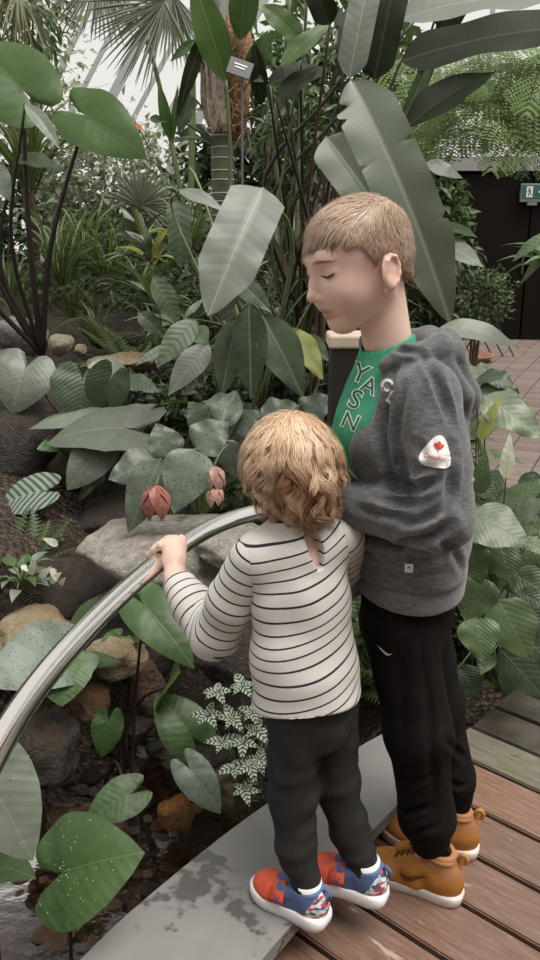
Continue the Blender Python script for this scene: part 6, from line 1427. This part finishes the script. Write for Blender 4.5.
def cap_roots(cap, O, R, s, n, rng):
    me = cap.data; V = np.array([v.co[:] for v in me.vertices]); Nn = np.array([v.normal[:] for v in me.vertices]); q = (V-O)@R/s
    out = np.sum(Nn*unit_rows(V-O-R@(v3(-.01, 0, .035)*s)), 1) > .55; idx = rng.choice(np.nonzero(out)[0], n); return V[idx]+rng.normal(size=(n, 3))*.0012, Nn[idx], q[idx]
def unit_rows(A): return A/np.maximum(np.linalg.norm(A, axis=1), 1e-9)[:, None]
rngb = np.random.default_rng(5); nB = 9000
P0, N0, q0 = cap_roots(cap, HO, HR, hs, nB, rngb)
crown = v3(-.055, .0, .105); top = np.clip((q0[:, 2]-.055)/.05, 0, 1); away = q0-crown; flow = away.copy(); flow[:, 0] += .05*top; flow[:, 1] += -.03*top; flow[:, 2] -= .07*(1-top); flow = unit_rows(flow)
clumpv = np.stack([wr(q0, 41, (60, 85)), wr(q0, 42, (60, 85)), wr(q0, 43, (60, 85))], -1)*.35; flow = unit_rows(flow+clumpv+rngb.normal(size=flow.shape)*.12)
flow = flow@HR.T; flow -= N0*np.sum(flow*N0, 1)[:, None]; flow = unit_rows(flow); ln = (.010+.024*top+.010*np.clip((q0[:, 0]-.02)/.04, 0, 1)*top)*rngb.uniform(.6, 1.2, nB)
tt = np.linspace(0, 1, 6); ctr = HO+HR@(v3(-.012, 0, .040)*hs)
paths = P0[:, None]+flow[:, None]*(ln[:, None]*tt)[:, :, None]+N0[:, None]*(ln[:, None]*(.30*tt-.34*tt**2))[:, :, None]+(HR@v3(0, 0, -1))[None, None]*((ln*.22*top)[:, None]*tt**2)[:, :, None]
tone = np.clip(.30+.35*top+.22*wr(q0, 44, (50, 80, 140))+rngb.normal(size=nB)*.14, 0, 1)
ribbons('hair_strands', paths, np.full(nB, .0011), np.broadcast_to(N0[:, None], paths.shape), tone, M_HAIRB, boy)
# fringe over the forehead
nF = 900; yy = rngb.uniform(-.055, .052, nF); zz = .083-.35*np.abs(yy)*.6+rngb.uniform(-.006, .010, nF)
fr0 = np.array([on_face(0, a, b, .004)[:] for a, b in zip(yy, zz)]); dirl = np.stack([.25+0*yy, -.35+.4*np.sin(yy*150)*.5+rngb.normal(size=nF)*.12, -1+0*yy], -1); dirl = unit_rows(dirl)@HR.T; lnF = rngb.uniform(.016, .034, nF)
fp_ = fr0[:, None]+dirl[:, None]*(lnF[:, None]*tt)[:, :, None]+(HR[:, 0])[None, None]*((lnF*.30)[:, None]*(tt-.9*tt**2))[:, :, None]
ribbons('fringe', fp_, np.full(nF, .0013), np.broadcast_to(HR[:, 0], fp_.shape), np.clip(.28+.2*wr(fr0, 45, (90, 140))+rngb.normal(size=nF)*.12, 0, 1), M_HAIRB, boy)
# ================================================================== the toddler
TF = unit((-.36, .93, 0)); TL = np.cross((0, 0, 1), TF)         # chest forward, left
tod = empty('person', (.10, 1.37, KZ), 'toddler with curly strawberry blond hair, striped shirt and black leggings', 'person')
ts_ = .95; TR = head_frame((-.52, .84, -.16)); TO = np.array(at(291, 468, 1.452))-v3(0, 0, .020)
TN = v3(.054, 1.432, .845)                                       # between the shoulders
tshL, tshR = TN+TL*.094+v3(0, 0, -.022), TN-TL*.084+v3(0, 0, -.004)
telL, twrL = v3(-.108, 1.452, .640), v3(-.196, 1.580, .700)
telR, twrR = v3(.150, 1.60, .69), v3(.06, 1.69, .70)
thip = v3(.078, 1.395, .520); HLt = unit((-.80, -.55, 0)); thL, thR = thip+HLt*.046, thip-HLt*.050
tkL, taL = v3(.045, 1.372, .33), v3(.072, 1.328, .150); tkR, taR = v3(.132, 1.425, .335), v3(.194, 1.383, .150)
# handrail grip
ri = min(range(len(RPTS)), key=lambda i: (RPTS[i]-atz(165, 559, RZ)).length); Rh = np.array(RPTS[ri]); Tt = unit(np.array(RPTS[ri+2])-np.array(RPTS[ri-2])); Ou = unit(np.cross((0, 0, 1), Tt))   # away from the child
if Ou@TF < 0: Ou = -Ou
fd = Field((-.30, 1.24, .08), (.34, 1.78, 1.10), .0060, (((-.29, -.16, .0024),), ((1.55, 1.70, .0024),), ((.67, .80, .0024), (.84, 1.09, .0045))))
fd.chain([thip, v3(.07, 1.41, .66), TN+v3(0, 0, -.05)], [.052, .058, .062], .04, sq=(TL, 1.2)); fd.cone(tshL, tshR, .030, .030, .04); fd.cone(TN, TO+TR@v3(-.02, 0, -.045)*ts_, .034, .034, .02)
fd.chain([tshL, telL, twrL], [.030, .026, .0215], .012); fd.chain([tshR, telR, twrR], [.030, .026, .0215], .012)
fd.chain([thL, tkL, taL, taL+v3(0, 0, -.03)], [.038, .034, .022, .016], .02); fd.chain([thR, tkR, taR, taR+v3(0, 0, -.03)], [.038, .034, .022, .016], .02)
add_head(fd, TO, TR, ts_)
rr = .0205
up_ = v3(0, 0, 1)
def wrap(th, r, o): return Rh+Tt*o+(Ou*math.cos(th)+up_*math.sin(th))*r
palm = wrap(math.radians(128), rr+.016, .002); fd.ell(palm, (.034, .026, .0195), np.stack([Tt, np.cross(up_*.9-Ou*.5, Tt)/np.linalg.norm(np.cross(up_*.9-Ou*.5, Tt)), unit(up_*.88-Ou*.47)], 1), .01)
fd.chain([twrL, twrL*.45+palm*.55+v3(0, 0, .004), palm-Ou*.004], [.0225, .0225, .0195], .014)
for i, (o, r0) in enumerate(((.0215, .0084), (.0070, .0087), (-.0072, .0084), (-.0195, .0076))):
    rad = rr+r0*.92; pts = [wrap(math.radians(a), rad+(.006 if a > 80 else 0), o*(1.0 if a < 90 else .9)) for a in (122, 92, 58, 22, -14, -48)]; fd.chain(pts, [r0*1.2, r0*1.1, r0*1.02, r0, r0*.95, r0*.82], .003)
    fd.ell(pts[1]+up_*.001, (r0*1.12, r0*1.12, r0*1.05), None, .004)
thp = [palm-Ou*.010+Tt*.010-up_*.004, wrap(math.radians(150), rr+.011, .030), wrap(math.radians(128), rr+.0095, .047), wrap(math.radians(112), rr+.0085, .060)]; fd.chain(thp, [.013, .0098, .0088, .0072], .004)
add_hand(fd, twrR, unit(twrR-telR), v3(0, 0, 1), -TL*-1, .62, .8)
tbody = from_field('body', fd, M_SKIN2, tod, None, 1, {'lip': lip_attr(TO, TR, ts_), 'blush': blush_attr(TO, TR, ts_, [palm+Tt*.02, palm])})
bvh_tb = obj_bvh(tbody)
for y in (-1, 1):
    def onf(x, yv, z, lift):
        o = Vector(TO+TR@(v3(x, yv, z)*ts_)); d = Vector(TR@v3(1, 0, 0)); h = bvh_tb.ray_cast(o+d*.22, -d, .4); return (h[0] if h[0] is not None else o)+d*lift
    MB().tube([onf(0, y*(.018+.026*t), .0065-.0045*math.sin(math.pi*t), .0006) for t in np.linspace(0, 1, 9)], .0012, 6).build('eyelashes', M_LASH, tod, smooth=True)
    MB().tube([onf(0, y*(.021+.020*t), .0035-.0042*math.sin(math.pi*t), .0004) for t in np.linspace(0, 1, 8)], [.0006+.0022*math.sin(math.pi*t) for t in np.linspace(0, 1, 8)], 6).build('eye', M_EYE, tod, smooth=True)
# ---- leggings
fd = Field((-.06, 1.24, .10), (.30, 1.56, .62), .0042)
fd.cone(thip+v3(-.006, 0, .05), thip+v3(-.004, 0, 0), .062, .066, .02, sq=(HLt, 1.12)); fd.plane((0, 0, .59), (0, 0, 1), .01); fd.ell(thip+v3(.014, -.026, -.034), (.056, .042, .044), None, .03)
fd.chain([thL+v3(0, 0, .01), tkL, v3(.052, 1.352, .23), taL+v3(0, 0, .005)], [.050, .046, .038, .030], .02); fd.chain([thR+v3(0, 0, .01), tkR, v3(.160, 1.408, .23), taR+v3(0, 0, .005)], [.052, .046, .038, .030], .02); fd.plane((0, 0, .146), (0, 0, -1), .004)
from_field('leggings', fd, M_LEG, tod, lambda V, n: .0022*wr(V, 3, (50, 70))+.002*wr(V, 5, (90, 120), (.2, .1, 1)), 2)
# ---- striped shirt: body and two sleeves
M_STR = stripe_mat()
def st_body(V):
    p = V-TN; l = p@TL; w = .006*np.sin(V[:, 2]*45+l*20); return 1+V[:, 2]+.30*l-.75*l*l+w*.7
fd = Field((-.10, 1.26, .48), (.26, 1.60, .93), .0034)
fd.chain([thip+v3(-.006, 0, .0), v3(.064, 1.408, .62), v3(.058, 1.42, .74), TN+v3(0, 0, -.03)], [.090, .081, .074, .067], .03, sq=(unit(TL*.6+HLt*.4), 1.20)); fd.cone(tshL*.88+TN*.12, tshR*.88+TN*.12, .043, .043, .045); fd.cone(TN, TN+v3(-.004, .004, .045), .055, .044, .035)
fd.ell(thip+v3(.018, -.034, .0), (.066, .052, .055), None, .035)
fd.plane(TN+v3(0, 0, .048), (-.1, .12, 1), .004); fd.cone(TN+v3(-.004, .004, .02), TN+v3(-.008, .008, .09), .037, .040, .004, 's')
_V, _Q = fd.nets(); _bv = BVHTree.FromPolygons([tuple(v) for v in _V], [tuple(int(i) for i in q) for q in _Q])
_sl = [(np.array(h), r) for h, r in ((_bv.ray_cast(CAMP, ray(x_, y_).normalized(), 5)[0], r) for x_, y_, r in ((308, 522, .0085), (312, 536, .0135), (317, 552, .0150), (320, 567, .0070))) if h is not None]
if len(_sl) > 1:
    _in = TF*.006; fd.chain([p+_in for p, r in _sl], [r for p, r in _sl], .002, 's', sq=(TF, 2.2))
fd.plane((.08, 1.39, .538), (.10, -.12, -1), .004)
def dshirt(V, n):
    low = np.clip((.72-V[:, 2])/.15, 0, 1); ar = np.exp(-(np.linalg.norm(V-(tshL+v3(.04, -.02, -.10)), axis=1)/.075)**2); return .0030*wr(V, 61, (32, 45))+low*.0045*wr(V, 62, (38, 55), (.5, .3, 1))+ar*.005*wr(V, 64, (60, 80), (.9, .3, .6))
shirt = from_field('shirt', fd, M_STR, tod, dshirt, 1, {'st': st_body})
fd = Field((-.10, 1.26, .49), (.26, 1.60, .56), .0034)
def sleeve(sh, el, wrx, rs, name='sleeve'):
    lo, hi = np.minimum(np.minimum(sh, el), wrx)-.09, np.maximum(np.maximum(sh, el), wrx)+.09; fd = Field(lo, hi, .0034); e2 = wrx-unit(wrx-el)*.004
    fd.chain([sh*.96+TN*.04, sh*.45+el*.55, el, el*.45+e2*.55, e2], rs, .018); d1 = unit(sh-TN); fd.plane(sh-d1*.012, -(d1*.85+v3(0, 0, .1)), .006); dd = unit(wrx-el); fd.plane(e2-dd*.004, dd, .003); fd.cone(e2-dd*.02, e2+dd*.05, .0245, .025, .003, 's')
    L1 = np.linalg.norm(el-sh); u1, u2 = unit(el-sh), unit(wrx-el)
    def st(V):
        # distance along the sleeve, bending at the elbow
        t1 = (V-sh)@u1; t2 = L1+(V-el)@u2; m = np.clip(((V-el)@unit(u1+u2))/.04+.5, 0, 1); B = 44.58*.0235-L1; tm = (np.floor((B-.028)/.0235)+.6)*.0235-B; return B+np.maximum(t1*(1-m)+t2*m, tm)
    def dsl(V, n):
        ne = np.exp(-(np.linalg.norm(V-el, axis=1)/.05)**2); return .0022*wr(V, 71, (45, 60))+ne*.0045*wr(V, 72, (85, 110), u1+u2)
    return from_field(name, fd, M_STR, tod, dsl, 1, {'st': st})
sleeve(tshL, telL, twrL, [.044, .045, .045, .040, .034]); sleeve(tshR, telR, twrR, [.049, .045, .042, .037, .031])
# neck and keyhole binding
nb_ = [Vector(TN+v3(-.006, .006, .046)+(TF*math.cos(a)*.040+TL*math.sin(a)*.041)+v3(0, 0, .006*math.cos(a))) for a in np.linspace(0, 2*math.pi, 25)]
MB().tube(nb_, .0045, 8, False).build('neck_binding', plain('cream_binding', (.66, .62, .58), .85), tod, smooth=True)
# ---- shoes of the toddler
WT = [(0, .012), (.02, .022), (.06, .029), (.15, .0325), (.30, .0315), (.45, .0300), (.60, .0330), (.72, .0350), (.82, .0335), (.90, .028), (.96, .019), (.99, .011), (1, .005)]
def tod_shoe(heel, d, pitch=0., strap=True):
    sh = empty('shoe', heel); sh.parent = tod; sh.location = Vector(heel)-tod.location; M = frame_M(heel, d) @ Matrix.Rotation(pitch, 4, 'Y'); Ln = .176
    off = -(Vector(sh.location)+Vector(tod.location))
    def lk(o): o.data.transform(M); o.location = off; return o
    V, F = sole_mesh(Ln, WT, [(.0, .93, .008), (.003, .99, .008), (.012, 1.03, .008), (.024, 1.02, .007), (.030, .95, .006)]); lk(link('sole', mesh('sole', V, F), sh, M_WSOLE))
    V, F = sole_mesh(Ln*.99, WT, [(-.002, .86, .008), (.0035, .93, .008)]); lk(link('outsole', mesh('outsole', V, F), sh, M_OUTS))
    fd = Field((-.02, -.05, .01), (.19, .05, .12), .0024)
    fd.ell((.128, 0, .032), (.044, .0325, .030), None, .01); fd.chain([(.13, 0, .040), (.085, 0, .056), (.06, 0, .068)], [.022, .025, .024], .015, sq=((0, 1, 0), 1.12)); fd.ell((.040, 0, .046), (.042, .0305, .042), None, .012); fd.cone((.040, 0, .05), (.040, 0, .082), .030, .0305, .01, sq=((0, 1, 0), .92)); fd.cone((.075, 0, .03), (.12, 0, .03), .029, .031, .01)
    fd.plane((0, 0, .022), (0, 0, -1)); fd.plane((.04, 0, .080), (.12, 0, 1), .005); fd.cone((.042, 0, .055), (.045, 0, .12), .0215, .027, .003, 's', sq=((0, 1, 0), .92))
    u = from_field('upper', fd, M_BLUE, sh, None, 1); 
    lk(u); Mi = M.inverted(); loc = lambda c: np.c_[c, np.ones(len(c))]@np.array(Mi).T
    tc_ = submesh(u, lambda c: loc(c)[:, 0]-.35*(loc(c)[:, 2]-.03) > .088, 'toe_cap', M_CORAL, sh); hp2 = submesh(u, lambda c: loc(c)[:, 0]+.55*(loc(c)[:, 2]-.03) < .040, 'heel_panel', M_PAT, sh)
    full = [(tuple(v.co)) for v in u.data.vertices]; bvU = BVHTree.FromPolygons(full, [tuple(p.vertices) for p in u.data.polygons])
    # strap over the instep
    V = []; F = []; ns = 18
    for i in range(ns):
        a = math.radians(-78+156*i/(ns-1)); 
        for x_ in (.078, .112):
            r_ = .0315 if x_ < .09 else .0300; zc = .034 if x_ < .09 else .030; hh = .048 if x_ < .09 else .0345
            V.append((x_+.004*math.cos(a), math.sin(a)*r_*1.17, zc+math.cos(a)*hh*.97)); 
    F = [(2*i, 2*i+2, 2*i+3, 2*i+1)[::-1] for i in range(ns-1)]
    st = lk(link('strap', mesh('strap', V, F), sh, M_CORAL)); md = st.modifiers.new('thickness', 'SOLIDIFY'); md.thickness = .004; md.offset = 1
    bvS = BVHTree.FromPolygons([tuple(v.co) for v in st.data.vertices], [tuple(p.vertices) for p in st.data.polygons])
    Mr = M.to_3x3()
    EM = [[(-.9, .75), (-.35, .75), (-.35, -.05), (-.2, -.28), (.2, -.28), (.35, -.05), (.35, .75), (.9, .75), (.9, .55), (.6, .55), (.6, -.1), (.35, -.5), (-.35, -.5), (-.6, -.1), (-.6, .55), (-.9, .55)], [(-.9, -.95), (-.35, -.95), (-.35, -.35), (-.2, -.12), (.2, -.12), (.35, -.35), (.35, -.95), (.9, -.95), (.9, -.75), (.6, -.75), (.6, -.3), (.35, .1), (-.35, .1), (-.6, -.3), (-.6, -.75), (-.9, -.75)]]
    for s_ in (1, -1):
        C_ = M @ Vector((.095, s_*.030, .044)); ux = Mr @ Vector((-s_, 0, 0)); uy = (Mr @ Vector((0, -s_*.55, .85)))
        decal('emblem', [[(x_*.0085, y_*.0085) for x_, y_ in e] for e in EM], bvS, C_, ux, uy, M_PURPLE, st, .0048, 1)
    # tongue tab, heel tab, sock
    tp = [M @ Vector(q) for q in ((.108, 0, .062), (.088, 0, .074), (.070, 0, .086), (.062, 0, .095))]; MB().tube(tp, [.012, .016, .017, .015], 10).build('tongue', M_BLUE, sh, smooth=True)
    tb = [M @ Vector(q) for q in ((-.002, 0, .066), (-.006, 0, .080), (.004, 0, .090), (.010, 0, .080))]; MB().tube(tb, .004, 8).build('heel_tab', M_BLUE, sh, smooth=True)
    sk = [M @ Vector(q) for q in ((.046, 0, .040), (.046, 0, .066), (.046, 0, .090))]; MB().tube(sk, [.023, .0265, .0285], 18).build('sock', M_SOCK, sh, smooth=True)
    return sh
tod_shoe(v3(.112, 1.302, KZ), (-.835, .55, 0)); tod_shoe(v3(.236, 1.362, KZ), (-.90, .44, 0))
# ---- curly hair
def keep_tod(x, y, z):
    ay = np.abs(y); front = x-(.052-.35*np.clip(.085-z, 0, .2)-.15*np.clip(ay-.03, 0, 1)); low = -.052-z+np.where(x > -.01, .75*(x+.01), 0); return np.maximum(front, low)
tcap = hair_cap(TO, TR, ts_, keep_tod, .010, 'hair', M_HAIRT, tod)
rngt = np.random.default_rng(8); nT = 7500
P0, N0, q0 = cap_roots(tcap, TO, TR, ts_, nT, rngt)
crown = v3(-.030, .004, .118); top = np.clip((q0[:, 2]-.040)/.065, 0, 1)
flow = q0-crown; flow[:, 2] -= .05; flow = unit_rows(flow)@TR.T; flow -= N0*np.sum(flow*N0, 1)[:, None]; flow = unit_rows(flow); side_ = np.cross(flow, N0)
nl = 260; li = rngt.choice(nT, nl, replace=False); own = np.concatenate([np.argmin(((q0[a:a+500, None]-q0[li][None])**2).sum(2), 1) for a in range(0, nT, 500)]); C0, Cn, Cf, Cs = P0[li][own], N0[li][own], flow[li][own], side_[li][own]
n_ = 18; tt = np.linspace(0, 1, n_); crg = np.random.default_rng(3); tl = top[li][own]
ln = (.050+.020*(1-tl))*crg.uniform(.7, 1.25, nl)[own]*rngt.uniform(.85, 1.1, nT); ln *= np.where(q0[:, 2] < -.03, .62, 1)
ph = crg.uniform(0, 6.28, nl)[own]+rngt.normal(size=nT)*.25; fr = crg.uniform(4.5, 10.5, nl)[own]; am = crg.uniform(.5, 1.3, nl)[own]*(.0018+.0120*(1-tl)); sgn = np.where(crg.random(nl) < .5, -1, 1)[own]
ct_, st2 = np.cos(ph[:, None]+fr[:, None]*tt), np.sin(ph[:, None]+fr[:, None]*tt); env = np.minimum(1, tt*1.8)[None]; pull = (.62*(1-tl)*.9+.08)[:, None]*np.minimum(1, tt*1.6)[None]
fuzz = rngt.normal(size=(nT, 3))*.0022; base_p = P0[:, None]*(1-pull[:, :, None])+(C0+fuzz)[:, None]*pull[:, :, None]
paths = base_p+Cf[:, None]*(ln[:, None]*tt*.9)[:, :, None]+Cs[:, None]*((am[:, None]*ct_*sgn[:, None])*env)[:, :, None]+Cn[:, None]*(am[:, None]*(st2+.5)*env+(ln*(1-tl))[:, None]*.12*tt)[:, :, None]+np.array([0, 0, -1])[None, None]*((ln*.30)[:, None]*tt**2)[:, :, None]
fly = rngt.random(nT) < .05; paths[fly] += rngt.normal(size=(fly.sum(), 1, 3))*.010*tt[None, :, None]
ctr = TO+TR@(v3(-.012, 0, .040)*ts_); rad0 = np.linalg.norm(P0-ctr, axis=1)
vec = paths-ctr; rn = np.linalg.norm(vec, axis=2); lim = rad0[:, None]+.003+.022*(1-top)[:, None]*tt; paths = ctr+vec*np.where(rn > lim, lim/rn*.6+.4, 1)[:, :, None]
tone = np.clip(.14+.70*top+.18*wr(q0, 54, (50, 80))+.45*(crg.random(nl)[own]-.5)*(1-.6*top)+rngt.normal(size=nT)*.10, 0, 1)[:, None]+.22*tt[None]*(1-top)[:, None]  # tone rises towards the crown: its highlight is put into the hair colour
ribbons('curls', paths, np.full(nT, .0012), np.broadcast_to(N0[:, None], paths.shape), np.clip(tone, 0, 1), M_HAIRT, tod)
